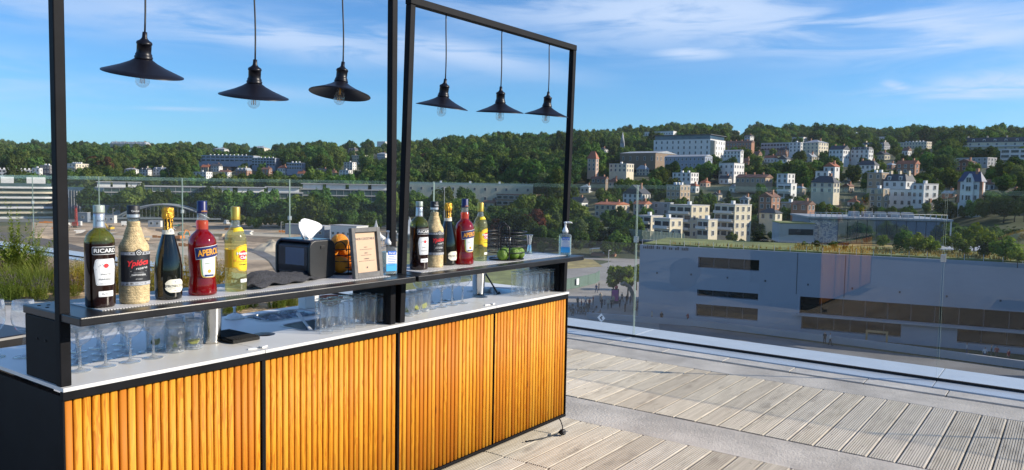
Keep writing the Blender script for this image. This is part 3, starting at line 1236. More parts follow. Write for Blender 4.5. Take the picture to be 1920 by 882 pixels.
def ypioca(label, loc, rz):
    t = thing('bottle', label, 'bottle', loc, rz, 'straw-wrapped bottles, one on each shelf')
    r = 0.0475
    body = []
    z = 0.0
    def rad(z):
        if z < 0.006:
            return 0.044 + 0.6 * z
        if z < 0.190:
            return r
        if z < 0.232:
            f = (z - 0.190) / 0.042
            return r - (r - 0.031) * (f * f * (3 - 2 * f))
        if z < 0.262:
            return 0.031 - (z - 0.232) / 0.03 * 0.0085
        return 0.0205
    while z <= 0.283:
        body.append((rad(z), z))
        z += 0.0026
    b = MB()
    def weave(th, k, rr):
        tri = abs(((th / (2 * pi) * 34) % 1) - 0.5) * 2
        return rr + 0.0011 * sin(k * 2 * pi / 3.2 + tri * 2.6) * (1 if rr > 0.012 else 0)
    b.lathe(body, 102, fr=weave)
    b.build('straw_sleeve', 'straw', t)
    c = MB()
    c.lathe([(0.0165, 0.282), (0.0165, 0.293)], 24)
    c.build('glass', 'clear_bottle', t)
    c = MB()
    c.lathe([(0.0205, 0.291), (0.0208, 0.294), (0.0205, 0.333), (0.019, 0.336)], 28)
    cp = c.build('cap', 'print_black', t)
    c = MB()
    c.lathe([(0.0209, 0.2945), (0.0209, 0.305)], 28, cap=False)
    c.build('cap_band', 'foil_silver', cp)
    txt('Ypióca', 0.026, 0.0206, 0.316, 'print_white', cp, h=0.0080, shear=0.25)
    rl = r + 0.0018
    l1 = lab(rr_out(0.124, 0.116, 0.002), rl, 0.122, 'print_black', t)
    for zz, hh in ((0.1735, 0.0105), (0.0705, 0.0125)):
        lab(rr_out(0.124, hh, 0.001), rl, zz, 'print_grey', l1, 'label_band', dr=0.0009)
    lab([(0.0125 * cos(2 * pi * k / 18), 0.0125 * sin(2 * pi * k / 18)) for k in range(18)], rl, 0.176, 'print_black', l1, 'seal', dr=0.0012)
    for k in range(8):
        a = 2 * pi * k / 8
        cx, cy = 0.0070 * cos(a), 0.0070 * sin(a)
        wrap([(cx + 0.0022 * cos(a + q), cy + 0.0022 * sin(a + q)) for q in (0, 1.57, 3.14, 4.71)], [(0, 1, 2, 3)], rl, 0.176, 'seal_petal', 'print_white', l1, dr=0.0015)
    lab([(0.0022 * cos(2 * pi * k / 10), 0.0022 * sin(2 * pi * k / 10)) for k in range(10)], rl, 0.176, 'print_white', l1, 'seal_petal', dr=0.0015)
    txt('Ypióca', 0.070, rl, 0.139, 'print_red', l1, h=0.026, shear=0.35, bold=0.03, rot=radians(6))
    txt('reserva', 0.040, rl, 0.1225, 'print_white', l1, h=0.0062, shear=0.3, xo=0.010, rot=radians(6))
    for zz in (0.1125, 0.0945):
        wrap([(-0.026, 0.0005), (-0.026, -0.0005), (0.026, -0.0005), (0.026, 0.0005)], [(0, 1, 2, 3)], rl, zz, 'rule', 'print_white', l1, dr=0.0010)
    txt('EM TONÉIS DE', 0.034, rl, 0.108, 'print_grey', l1, h=0.0034)
    txt('CASTANHEIRA', 0.046, rl, 0.1005, 'print_white', l1, h=0.0062, bold=0.01)
    txt('CACHAÇA', 0.022, rl, 0.0855, 'print_white', l1, h=0.0036)
    txt('PRODUZIDA E ENGARRAFADA', 0.080, rl, 0.0705, 'print_white', l1, h=0.0032)
    return t


def prosecco(label, loc, rz):
    t = thing('bottle', label, 'bottle', loc, rz, 'sparkling wine bottles, one on each shelf')
    b = MB()
    b.lathe([(0.030, 0.0), (0.0440, 0.003), (0.0455, 0.012), (0.0462, 0.045), (0.0470, 0.085), (0.0462, 0.115), (0.0415, 0.150), (0.0335, 0.185), (0.0265, 0.210),
             (0.0205, 0.232), (0.0172, 0.246), (0.0155, 0.300)], 40)
    b.build('glass', 'wine_glass_dark', t)
    rnd = random.Random(3)
    c = MB()
    def crumple(th, k, r):
        return r + 0.0012 * sin(th * 9 + k) * (1 if k > 1 else 0.3) + 0.0006 * sin(th * 17 + 2 * k)
    c.lathe([(0.0198, 0.236), (0.0172, 0.248), (0.0162, 0.270), (0.0160, 0.285), (0.0190, 0.290), (0.0205, 0.299), (0.0195, 0.308), (0.0200, 0.314), (0.0195, 0.322), (0.0165, 0.327), (0.004, 0.329)], 44, fr=crumple)
    c.build('foil', 'foil_gold', t)
    nb = MB()
    nb.lathe([(0.0212, 0.232), (0.0186, 0.247)], 30, cap=False)
    nkb = nb.build('neck_band', 'print_cream', t)
    lab([(0.010 * cos(2 * pi * k / 16), 0.010 * sin(2 * pi * k / 16)) for k in range(16)], 0.0198, 0.243, 'print_cream', nkb, 'neck_seal')
    lab([(0.0042 * cos(2 * pi * k / 10), 0.0042 * sin(2 * pi * k / 10)) for k in range(10)], 0.0198, 0.244, 'print_grey', nkb, 'neck_seal', dr=0.0011)
    rl = 0.0472
    out = []
    for k in range(40):
        a = 2 * pi * k / 40
        x, y = 0.0375 * cos(a), 0.0235 * sin(a)
        y = math.copysign(min(abs(y) * 1.15, 0.0235), y)
        if abs(sin(a)) < 0.28:
            x *= 0.90
        out.append((x, y))
    l1 = lab(out, rl, 0.050, 'print_cream', t)
    txt('PROSECCO', 0.062, rl, 0.050, 'print_black', l1, h=0.0088)
    txt('EXTRA DRY', 0.040, rl, 0.0405, 'print_grey', l1, h=0.003)
    txt('DOC', 0.011, rl, 0.0335, 'print_black', l1, h=0.0032)
    lab([(0.0035 * cos(2 * pi * k / 8), 0.0035 * sin(2 * pi * k / 8)) for k in range(8)], rl, 0.0645, 'print_grey', l1, 'crest', dr=0.0011)
    return t


def aperol(label, loc, rz):
    t = thing('bottle', label, 'bottle', loc, rz, 'red aperitif bottles, one on each shelf')
    b = MB()
    prof = [(0.040, 0.0), (0.0495, 0.003), (0.0510, 0.012), (0.0480, 0.045), (0.0455, 0.066), (0.0450, 0.074), (0.0470, 0.088), (0.0485, 0.110), (0.0500, 0.180), (0.0498, 0.192),
            (0.0475, 0.206), (0.0405, 0.221), (0.0295, 0.232), (0.0230, 0.238), (0.0215, 0.244), (0.0218, 0.274), (0.0195, 0.277), (0.0185, 0.285), (0.0165, 0.318)]
    b.lathe(prof, 44, mats=[0] * 14 + [1, 1, 2, 2])
    b.build('glass', ['red_liquid', 'orange_liquid', 'clear_bottle'], t)
    c = MB()
    c.lathe([(0.0182, 0.303), (0.0188, 0.306), (0.0186, 0.316), (0.0178, 0.318), (0.0178, 0.346), (0.0165, 0.349)], 28)
    cp = c.build('cap', 'cap_navy', t)
    txt('APEROL', 0.024, 0.0186, 0.311, 'print_orange', cp, h=0.0060)
    rl = 0.0498
    # body label: rounded at the bottom, cream with green edges and an orange rim
    out = [(-0.0335, 0.036), (0.0335, 0.036), (0.0325, 0.0), (0.0290, -0.030), (0.0240, -0.0385), (0.014, -0.041), (-0.014, -0.041), (-0.0240, -0.0385), (-0.0290, -0.030), (-0.0325, 0.0)]
    fo = []
    for i in range(len(out)):
        a, b2 = out[i], out[(i + 1) % len(out)]
        k = max(1, int(hypot(b2[0] - a[0], b2[1] - a[1]) / 0.006))
        fo += [(a[0] + (b2[0] - a[0]) * j / k, a[1] + (b2[1] - a[1]) * j / k) for j in range(k)]
    l2 = lab(fo, rl, 0.108, 'print_orange', t)
    lab([(x * 0.93, y * 0.95) for x, y in fo], rl, 0.108, 'print_green', l2, 'label_field', dr=0.0009)
    lab([(x * 0.78, y * 0.93) for x, y in fo], rl, 0.108, 'print_white', l2, 'label_field', dr=0.0012)
    txt('APERITIVO', 0.030, rl, 0.120, 'print_green', l2, h=0.0040, dr=0.0018)
    txt('dal 1919', 0.016, rl, 0.112, 'print_grey', l2, h=0.0036, dr=0.0018)
    lab([(0.0068 * cos(2 * pi * k / 14), 0.0068 * sin(2 * pi * k / 14)) for k in range(14)], rl, 0.091, 'print_orange', l2, 'seal', dr=0.0017)
    lab(rr_out(0.034, 0.0065, 0.001), rl, 0.0755, 'print_navy', l2, 'label_band', dr=0.0017)
    # slanted blue name band
    ro = radians(7.5)
    w, h = 0.096, 0.040
    o2 = [(x * cos(ro) - y * sin(ro), x * sin(ro) + y * cos(ro)) for x, y in rr_out(w + 0.003, h + 0.0035, 0.0015)]
    o3 = [(x * cos(ro) - y * sin(ro), x * sin(ro) + y * cos(ro)) for x, y in rr_out(w, h, 0.0015)]
    l1 = lab(o2, rl, 0.162, 'print_white', t, dr=0.0022)
    lab(o3, rl, 0.162, 'print_navy', l1, 'label_field', dr=0.0026)
    txt('APEROL', 0.082, rl, 0.162, 'print_orange', l1, h=0.024, rot=ro, bold=0.03, dr=0.0032, shear=0.08)
    return t


def havana(label, loc, rz):
    t = thing('bottle', label, 'bottle', loc, rz, 'white rum bottles, one on each shelf')
    r = 0.0405
    b = MB()
    prof = [(0.034, 0.0), (0.0395, 0.003), (r, 0.010), (r, 0.195), (0.0395, 0.205), (0.0355, 0.220), (0.0280, 0.235), (0.0205, 0.247), (0.0168, 0.258), (0.0155, 0.275), (0.0155, 0.300)]
    b.lathe(prof, 40, mats=[0, 0, 0, 0, 0, 0, 0, 1, 1, 1])
    b.build('glass', ['pale_rum', 'clear_bottle'], t)
    c = MB()
    c.lathe([(0.0172, 0.275), (0.0178, 0.278), (0.0172, 0.281), (0.0177, 0.285), (0.0172, 0.288), (0.0176, 0.322), (0.0160, 0.326)], 28)
    c.build('cap', 'cap_gold', t)
    # yellow label: shaped outline with a scalloped right side
    out = [(-0.036, 0.036), (-0.024, 0.036), (-0.020, 0.044), (-0.006, 0.050), (0.020, 0.054), (0.036, 0.050), (0.040, 0.036), (0.044, 0.020), (0.043, -0.024),
           (0.040, -0.036), (0.030, -0.048), (0.010, -0.050), (-0.010, -0.046), (-0.020, -0.036), (-0.036, -0.034)]
    fo = []
    for i in range(len(out)):
        a, b2 = out[i], out[(i + 1) % len(out)]
        k = max(1, int(hypot(b2[0] - a[0], b2[1] - a[1]) / 0.006))
        fo += [(a[0] + (b2[0] - a[0]) * j / k, a[1] + (b2[1] - a[1]) * j / k) for j in range(k)]
    l1 = lab(fo, r, 0.128, 'print_yellow', t)
    n = len(fo)
    p = [(x * 0.94, y * 0.95) for x, y in fo] + [(x * 0.91, y * 0.925) for x, y in fo]
    wrap(p, [(i, (i + 1) % n, n + (i + 1) % n, n + i) for i in range(n)], r, 0.128, 'keyline', 'print_red', l1, dr=0.0010)
    lab([(0.0185 * cos(2 * pi * k / 26), 0.0195 * sin(2 * pi * k / 26)) for k in range(26)], r, 0.140, 'print_red', l1, 'disc', xo=0.008, dr=0.0011)
    wrap([(-0.036, 0.0014), (-0.036, -0.0014), (-0.012, -0.0014), (-0.012, 0.0014)], [(0, 1, 2, 3)], r, 0.134, 'bar', 'print_red', l1, dr=0.0011)
    txt('Havana', 0.050, r, 0.148, 'print_white', l1, h=0.012, xo=0.006, bold=0.035, dr=0.0018)
    txt('Club', 0.030, r, 0.1325, 'print_white', l1, h=0.0125, xo=0.009, bold=0.03, dr=0.0018)
    txt('EL RON DE CUBA', 0.044, r, 0.116, 'print_red', l1, h=0.0034, xo=0.006)
    txt('Original', 0.034, r, 0.1045, 'print_black', l1, h=0.0068, xo=0.008, bold=0.015)
    lab([(0.0045 * cos(2 * pi * k / 12), 0.0045 * sin(2 * pi * k / 12)) for k in range(12)], r, 0.121, 'print_orange', l1, 'seal', xo=-0.025, dr=0.0011)
    # plain yellow wrap behind the shaped label, small white back label, neck label
    out2 = rr_out(0.090, 0.070, 0.001)
    lab(out2, r, 0.128, 'print_yellow', t, 'side_label', xo=-0.075, dr=0.0004)
    lb = lab(rr_out(0.034, 0.013, 0.001), r, 0.042, 'print_white', t, xo=0.012)
    txt('70 cl 37,5% vol', 0.028, r, 0.042, 'print_grey', lb, h=0.003, xo=0.012)
    nl = MB()
    for k in range(9):
        a = -0.85 + 1.9 * k / 8
        for (rr_, zz) in ((0.0318, 0.229), (0.0232, 0.2432)):
            nl.v.append(((rr_ + 0.0006) * sin(a), -(rr_ + 0.0006) * cos(a), zz + 0.004 * sin(pi * k / 8)))
    for k in range(8):
        nl.face([2 * k, 2 * k + 2, 2 * k + 3, 2 * k + 1])
    nl.build('neck_label', 'print_yellow', t)
    return t


ORD = ['leftmost', 'second', 'third', 'fourth', 'fifth', 'rightmost']
ORD4 = ['leftmost', 'second', 'third', 'rightmost']
Zs = SH1 + 0.0032
ricard('dark brown pastis bottle with white shield label, leftmost on the nearer shelf', (1.272, 2.618, Zs), radians(-2))
ypioca('straw-wrapped cachaça bottle with black label on the nearer shelf', (1.390, 2.622, Zs), radians(-10))
prosecco('dark sparkling wine bottle with gold foil on the nearer shelf', (1.514, 2.620, Zs), radians(-1))
aperol('bright red aperitif bottle with slanted blue band on the nearer shelf', (1.653, 2.628, Zs), radians(-4))
havana('white rum bottle with yellow label and gold cap on the nearer shelf', (1.792, 2.624, Zs), radians(-2))
ricard('dark brown pastis bottle with white shield label on the farther shelf', (2.845, 2.640, Zs), radians(-6))
ypioca('straw-wrapped cachaça bottle with black label on the farther shelf', (2.985, 2.665, Zs), radians(-14))
prosecco('dark sparkling wine bottle with gold foil on the farther shelf', (3.110, 2.680, Zs), radians(-3))
aperol('bright red aperitif bottle with slanted blue band on the farther shelf', (3.200, 2.640, Zs), radians(-12))
havana('white rum bottle with yellow label on the farther shelf beside the wire basket', (3.410, 2.700, Zs), radians(-8))


# ------------------------------------------------------------------ hand gel dispensers
def sanitizer(label, loc, rz):
    t = thing('soap_dispenser', label, 'dispenser', loc, rz, 'clear pump bottles of hand gel')
    b = MB()
    rings = []
    for (w, d, z) in ((0.070, 0.042, 0.0), (0.078, 0.048, 0.003), (0.080, 0.050, 0.010), (0.080, 0.050, 0.115), (0.077, 0.047, 0.124), (0.064, 0.040, 0.130), (0.034, 0.030, 0.133), (0.028, 0.028, 0.142)):
        rings.append([(x, y, z) for x, y in rrect(-w / 2, w / 2, -d / 2, d / 2, min(w, d) / 2 * 0.62, 5)])
    n = len(rings[0])
    for r_ in rings:
        b.v += r_
    b.smooth = True
    for k in range(len(rings) - 1):
        for i in range(n):
            b.face([k * n + i, k * n + (i + 1) % n, (k + 1) * n + (i + 1) % n, (k + 1) * n + i])
    b.smooth = False
    b.face(range(n - 1, -1, -1))
    b.build('bottle_body', 'clear_bottle', t)
    # gel inside
    g = MB()
    pr = rrect(-0.037, 0.037, -0.022, 0.022, 0.013, 4)
    g.prism(pr, 0.004, 0.108)
    g.build('gel', 'gel_blue', t)
    p = MB()
    p.lathe([(0.0185, 0.140), (0.0185, 0.153), (0.0150, 0.158), (0.0125, 0.168), (0.0070, 0.172), (0.0062, 0.198), (0.010, 0.199), (0.010, 0.206), (0.006, 0.2075)], 22)
    p.tube([(0.0, 0, 0.2035), (0.022, 0, 0.2040), (0.038, 0, 0.2025), (0.041, 0, 0.198)], [0.0062, 0.0052, 0.0042, 0.0036], 10)
    p.build('pump', 'white_paint', t)
    def flat(name, pts, fs, mat, par, y):
        q = MB()
        q.v = [(x, y, z) for x, z in pts]
        for f in fs:
            q.face(f)
        return q.build(name, mat, par)
    lo = flat('label', [(-0.026, 0.018), (0.030, 0.018), (0.030, 0.052), (-0.026, 0.052)], [(0, 1, 2, 3)], 'print_sky', t, -0.0258)
    flat('label_field', [(-0.026, 0.0522), (0.030, 0.0522), (0.030, 0.105), (-0.026, 0.105)], [(0, 1, 2, 3)], 'print_white', lo, -0.0258)
    flat('label_field', [(-0.018, 0.094), (0.026, 0.094), (0.026, 0.112), (-0.018, 0.112)], [(0, 1, 2, 3)], 'print_blue', lo, -0.0264)
    p_, f_ = fit_text('Purell', 0.034, 0.010, shear=0.15, bold=0.02)
    flat('lettering', [(x + 0.004, y + 0.103) for x, y in p_], f_, 'print_white', lo, -0.0268)
    for k in range(6):
        zz = 0.086 - 0.008 * k
        wdt = [0.030, 0.040, 0.046, 0.040, 0.046, 0.034][k]
        flat('print_line', [(0.002 - wdt / 2, zz), (0.002 + wdt / 2, zz), (0.002 + wdt / 2, zz + 0.002), (0.002 - wdt / 2, zz + 0.002)], [(0, 1, 2, 3)], 'print_blue', lo, -0.0265)
    return t


sanitizer('clear hand gel pump bottle between the menu frame and the middle posts', (2.598, 2.605, SH1 + 0.0005), radians(-14))
sanitizer('clear hand gel pump bottle standing alone at the far end of the farther shelf', (4.083, 2.560, SH1 + 0.0005), radians(-55))

# ------------------------------------------------------------------ napkin dispenser
pm('dispenser_black', (0.012, 0.013, 0.015), 0.42, var=0.2, scale=20, bump=0.08, bscale=400)
glassy('smoked_window', (0.62, 0.67, 0.75), 1.8, 0.02)
nd = thing('napkin_dispenser', 'black napkin dispenser with a smoky window on the nearer shelf', 'dispenser', (2.262, 2.790, SH1 + 0.0035), radians(3))
prof = rrect(-0.076, 0.076, 0.0, 0.170, 0.036, 7)
b = MB()
b.extr(prof[::-1], -0.112, -0.098, 'y')
cap_ = b.build('end_cap', 'dispenser_black', nd, bevel=0.004)
MB().box(-0.014, 0.010, -0.1155, -0.1125, 0.132, 0.146).build('latch', 'black_plastic', cap_, bevel=0.001)
b = MB()
b.extr(prof[::-1], 0.098, 0.112, 'y')
b.build('end_cap', 'dispenser_black', nd, bevel=0.004)
b = MB()
b.extr(rrect(-0.069, 0.074, 0.002, 0.158, 0.030, 5)[::-1], -0.0975, 0.0975, 'y')
b.build('body', 'dispenser_black', nd)
b = MB()
b.extr(rrect(-0.0745, -0.0712, 0.030, 0.146, 0.0012, 2)[::-1], -0.092, 0.092, 'y')
b.build('window', 'smoked_window', nd)
b = MB()
b.extr([(-0.0705, 0.06), (-0.0702, 0.06), (-0.0702, 0.135), (-0.0705, 0.135)], -0.07, 0.05, 'y')
b.build('napkin_stack', 'paper_white', nd)
b = MB()
b.extr(rrect(-0.062, 0.062, 0.1582, 0.1725, 0.006, 3)[::-1], -0.0975, 0.0975, 'y')
m_, t_, o_ = newmat('dispenser_gloss')
principled(t_, o_, (0.010, 0.014, 0.03), 0.16)
b.build('lid', 'dispenser_gloss', nd, bevel=0.003)
# napkin pulled up through the slot
nk = MB()
nu, nv = 18, 12
rn = random.Random(12)
for j in range(nv + 1):
    v = j / nv
    for i in range(nu + 1):
        u = i / nu
        spread = 0.030 + 0.055 * v
        x = (u - 0.5) * 2 * spread * (0.55 + 0.5 * v) + 0.034 * v * v
        y = 0.030 * sin(u * 5.2 + 0.6) * (0.35 + 0.8 * v) + 0.012 * sin(u * 11 + v * 3)
        z = 0.085 * v - 0.055 * max(0, u - 0.45) * v * 1.9 + 0.008 * sin(u * 7 + v * 4)
        nk.v.append((x, y, z))
nk.smooth = True
for j in range(nv):
    for i in range(nu):
        a = j * (nu + 1) + i
        nk.face([a, a + 1, a + nu + 2, a + nu + 1])
o = nk.build('paper_napkin', 'paper_white')
o.location = (2.262, 2.775, SH1 + 0.174)
o.rotation_euler = (0, 0, radians(35))
sm = o.modifiers.new('solid', 'SOLIDIFY')
sm.thickness = 0.0012
tag(o, 'crumpled white paper napkin pulled up out of the black dispenser', 'napkin')

# ------------------------------------------------------------------ grey towel
tw = MB()
nu, nv = 46, 22
pm('towel_grey', (0.085, 0.085, 0.095), 0.95, var=0.35, scale=160, bump=0.9, bscale=420)
for j in range(nv + 1):
    v = j / nv - 0.5
    for i in range(nu + 1):
        u = i / nu
        amp = 0.040 * math.exp(-((u - 0.22) / 0.20) ** 2) + 0.019 * math.exp(-((u - 0.62) / 0.22) ** 2) + 0.012
        ridge = abs(sin(v * 4.2 + u * 4.0 + 0.9))
        z = amp * (0.35 + 0.75 * ridge) * (1 - (2 * abs(v)) ** 4 * 0.75) + 0.006 * sin(u * 23 + v * 9) + 0.004 * sin(v * 31 + u * 14)
        x = u * 0.40 + 0.012 * sin(v * 7)
        y = v * (0.17 - 0.07 * u) + 0.016 * sin(u * 6.5) + 0.07 * u
        tw.v.append((x, y, max(0.002, z)))
tw.smooth = True
for j in range(nv):
    for i in range(nu):
        a = j * (nu + 1) + i
        tw.face([a, a + 1, a + nu + 2, a + nu + 1])
o = tw.build('towel', 'towel_grey')
sm = o.modifiers.new('solid', 'SOLIDIFY')
sm.thickness = 0.006
sm.offset = 1
o.location = (1.850, 2.655, SH1 + 0.0035)
tag(o, 'crumpled dark grey towel lying between the rum bottle and the napkin dispenser', 'towel')

# ------------------------------------------------------------------ wire baskets and fruit
pm('wire_black', (0.010, 0.010, 0.011), 0.4, var=0.1)
pm('orange_peel', (0.85, 0.30, 0.015), 0.42, var=0.10, scale=30, bump=0.5, bscale=260, rand=0.08)
pm('lime_peel', (0.13, 0.23, 0.018), 0.34, var=0.22, scale=30, bump=0.4, bscale=240, rand=0.12)
pm('lime_flesh', (0.48, 0.52, 0.10), 0.4, var=0.2, scale=120)
bk = thing('wire_basket', 'black wire basket of oranges behind the menu frame', 'basket', (2.475, 2.785, SH1 + 0.0035))
circ3 = lambda r, z, n=32, sx=1.0, sy=1.0: [(r * sx * cos(2 * pi * k / n), r * sy * sin(2 * pi * k / n), z) for k in range(n)]
for z in (0.006, 0.035, 0.062, 0.090, 0.118):
    MB().tube(circ3(0.092 + 0.12 * z * 0.3, z), 0.0022, 6, closed=True).build('ring', 'wire_black', bk)
for a in (200, 245, 20, 65, 110, 155, 290, 335):
    q = []
    for k in range(9):
        f = k / 8
        z = 0.004 + 0.135 * f
        q.append(((0.094 + 0.004 * f) * cos(radians(a)), (0.094 + 0.004 * f) * sin(radians(a)), z))
    MB().tube(q, 0.0024, 6).build('upright', 'wire_black', bk)
hp = []
for k in range(17):
    a = pi * k / 16
    hp.append((0.098 * cos(radians(222)) + 0.030 * cos(a) * 0.75, 0.098 * sin(radians(222)) - 0.030 * cos(a) * 0.66, 0.110 + 0.045 * sin(a)))
MB().tube(hp, 0.0026, 6).build('handle', 'wire_black', bk)
MB().lathe([(0.088, 0), (0.090, 0.003), (0.02, 0.0035)], 28).build('base', 'wire_black', bk)


def fruit(kind, label, loc, r, mat, sz, group):
    b = MB()
    def dim(th, k, rr):
        return rr * (1 + 0.012 * sin(th * 3 + k) + 0.008 * sin(th * 7))
    b.sphere((0, 0, 0), r, 22, 14, sz, dim)
    t = thing(kind, label, kind, loc, random.uniform(0, 6), group)
    body = b.build('fruit', mat, t)
    s = MB().lathe([(0.0035, 0), (0.0025, 0.002), (0.001, 0.003)], 8, (0, 0, r * sz * 0.985))
    s.build('stem_end', 'lime_flesh', t)
    t.rotation_euler = (random.uniform(-0.7, 0.7), random.uniform(-0.7, 0.7), random.uniform(0, 6))
    return t


g_ = 'oranges heaped in the wire basket'
fruit('orange', 'topmost orange of the heap, sticking up above the basket rim', (2.440, 2.765, SH1 + 0.150), 0.042, 'orange_peel', 0.95, g_)
for (x, y, z, l) in ((2.430, 2.745, 0.045, 'orange low in the basket at its left side'), (2.505, 2.755, 0.047, 'orange low in the basket next to the menu frame'),
                     (2.470, 2.825, 0.047, 'orange at the bottom rear of the wire basket'), (2.495, 2.790, 0.112, 'orange in the upper layer, right of the topmost orange'),
                     (2.430, 2.820, 0.110, 'orange in the upper layer at the rear of the basket')):
    fruit('orange', l, (x, y, SH1 + 0.004 + z), 0.041, 'orange_peel', 0.95, g_)

lk = thing('wire_basket', 'low round black wire basket of limes with two loop handles on the farther shelf', 'basket', (3.580, 2.640, SH1 + 0.0035), radians(-20))
for z, rr in ((0.004, 0.100), (0.044, 0.108), (0.078, 0.110), (0.112, 0.112), (0.142, 0.114), (0.160, 0.115)):
    MB().tube(circ3(rr, z, 36), 0.0028, 6, closed=True).build('ring', 'wire_black', lk)
MB().lathe([(0.096, 0), (0.098, 0.0025), (0.02, 0.003)], 28).build('base', 'wire_black', lk)
for a in (232, 68):
    q = []
    ca, sa = cos(radians(a)), sin(radians(a))
    for k in range(21):
        f = k / 20
        if f < 0.35:
            off, z = -0.024, 0.004 + 0.170 * f / 0.35
        elif f > 0.65:
            off, z = 0.024, 0.004 + 0.170 * (1 - f) / 0.35
        else:
            an = pi * (f - 0.35) / 0.3
            off, z = -0.024 * cos(an), 0.174 + 0.030 * sin(an)
        rr = 0.101 + 0.10 * min(z, 0.12)
        q.append((rr * ca - off * sa, rr * sa + off * ca, z))
    MB().tube(q, 0.0042, 8).build('handle', 'wire_black', lk)
for k, (x, y, l) in enumerate(((3.500, 2.605, 'lime at the left of the low wire basket'), (3.560, 2.575, 'middle lime at the front of the low wire basket'),
                               (3.632, 2.590, 'lime at the right of the low wire basket'), (3.590, 2.665, 'lime at the back of the low wire basket'))):
    fruit('lime', l, (x, y, SH1 + 0.040), 0.0345, 'lime_peel', 1.08, 'limes in the low wire basket')

# ------------------------------------------------------------------ menu frame
pm('frame_grey', (0.115, 0.110, 0.105), 0.6, var=0.2, scale=30, bump=0.1, bscale=120)
pm('menu_paper', (0.60, 0.41, 0.27), 0.75, var=0.03, scale=12)
pm('menu_ink', (0.09, 0.07, 0.08), 0.7, var=0.05)
mf = thing('menu_frame', 'small grey picture frame with a cocktail menu, standing on the nearer shelf', 'menu', (2.443, 2.565, SH1 + 0.0035), radians(1.5))
mf.rotation_euler = (radians(-7), 0, radians(2))
w, h, bw, th = 0.178, 0.226, 0.0205, 0.020
for bx in ((-w / 2, -w / 2 + bw, 0, h), (w / 2 - bw, w / 2, 0, h), (-w / 2 + bw + 0.0003, w / 2 - bw - 0.0003, 0, bw + 0.004), (-w / 2 + bw + 0.0003, w / 2 - bw - 0.0003, h - bw, h)):
    MB().box(bx[0], bx[1], 0, th, bx[2], bx[3]).build('frame_bar', 'frame_grey', mf, bevel=0.0012)
pp = MB().box(-w / 2 + 0.012, w / 2 - 0.012, 0.012, 0.017, 0.012, h - 0.012).build('menu_sheet', 'menu_paper', mf)
def menu_line(body, wd, z, hh=None, bold=0.0):
    p, f = fit_text(body, wd, hh, bold=bold)
    q = MB()
    q.v = [(x, 0.0114, z + y) for x, y in p]
    for ff in f:
        q.face(ff)
    q.build('lettering', 'menu_ink', pp)
menu_line('NOS COCKTAILS', 0.116, 0.176, 0.0105, 0.02)
for k, (hd, ln) in enumerate((('MOJITO', 0.075), ('SPRITZ', 0.066), ('CAIPIRINHA', 0.098))):
    z = 0.137 - 0.026 * k
    menu_line(hd, 0.020 + 0.012 * (k == 2), z, 0.0048, 0.02)
    q = MB()
    x = -ln / 2
    rr_ = random.Random(k)
    while x < ln / 2:
        wd = rr_.uniform(0.004, 0.011)
        q.poly([(x, 0.0114, z - 0.0105), (min(x + wd, ln / 2), 0.0114, z - 0.0105), (min(x + wd, ln / 2), 0.0114, z - 0.0085), (x, 0.0114, z - 0.0085)])
        x += wd + 0.002
    q.build('print_line', 'menu_ink', pp)
MB().lathe([(0.001, 0), (0.0045, 0.001)], 5).xform(Matrix.Translation((0, 0.0112, 0.046)) @ Matrix.Rotation(pi / 2, 4, 'X')).build('emblem', 'menu_ink', pp)
MB().box(-0.02, 0.02, th + 0.001, th + 0.004, 0.02, 0.16).build('easel_back', 'frame_grey', mf)

# ------------------------------------------------------------------ jiggers, shakers, small tray
def jigger(label, loc, sc=1.0):
    t = thing('jigger', label, 'jigger', loc, 0, 'steel bar jiggers on the farther shelf')
    b = MB()
    b.lathe([(0.0185, 0.0), (0.0188, 0.002), (0.0115, 0.048), (0.0105, 0.052), (0.0110, 0.056)], 28)
    b.build('small_cup', 'steel', t)
    b = MB()
    b.lathe([(0.0110, 0.0562), (0.0120, 0.060), (0.0215, 0.116), (0.0220, 0.118), (0.0205, 0.117), (0.012, 0.065), (0.001, 0.064)], 28, cap=False)
    b.build('large_cup', 'steel', t)
    t.scale = (sc, sc, sc)
    return t


jigger('tall steel jigger standing right of the lime basket', (3.985, 2.760, SH1 + 0.0035))
jigger('steel jigger half hidden behind the wire lime basket', (3.800, 2.790, SH1 + 0.0035), 0.9)
tr = MB()
tr.box(-0.05, 0.05, -0.05, 0.05, 0, 0.003)
for s in (-1, 1):
    tr.box(s * 0.05 - 0.0015, s * 0.05 + 0.0015, -0.05, 0.05, 0, 0.028)
    tr.box(-0.048, 0.048, s * 0.05 - 0.0015, s * 0.05 + 0.0015, 0, 0.028)
o = tr.build('steel_tray', 'steel_brushed')
o.location = (3.760, 2.755, SH1 + 0.0035)
tag(o, 'small open steel tray beside the wire lime basket', 'tray')


def tin(label, loc):
    t = thing('shaker_tin', label, 'shaker', loc, 0, 'tall steel shaker tins under the shelves')
    b = MB()
    b.lathe([(0.0005, 0.004), (0.030, 0.004), (0.033, 0.0), (0.0345, 0.002), (0.0345, 0.010), (0.0440, 0.172), (0.0450, 0.174), (0.0450, 0.177), (0.0425, 0.175), (0.033, 0.012), (0.001, 0.010)], 36, cap=False)
    b.build('cup', 'steel', t)
    b = MB()
    b.tube(circ3(0.0452, 0.1755, 36), 0.0012, 6, closed=True)
    b.build('rim', 'steel', t)
    return t


tin('steel shaker tin under the nearer shelf beside the spill mat', (1.832, 2.850, CT + 0.0006))
tin('steel shaker tin under the farther shelf beside the round hole', (3.660, 2.905, CT + 0.0006))

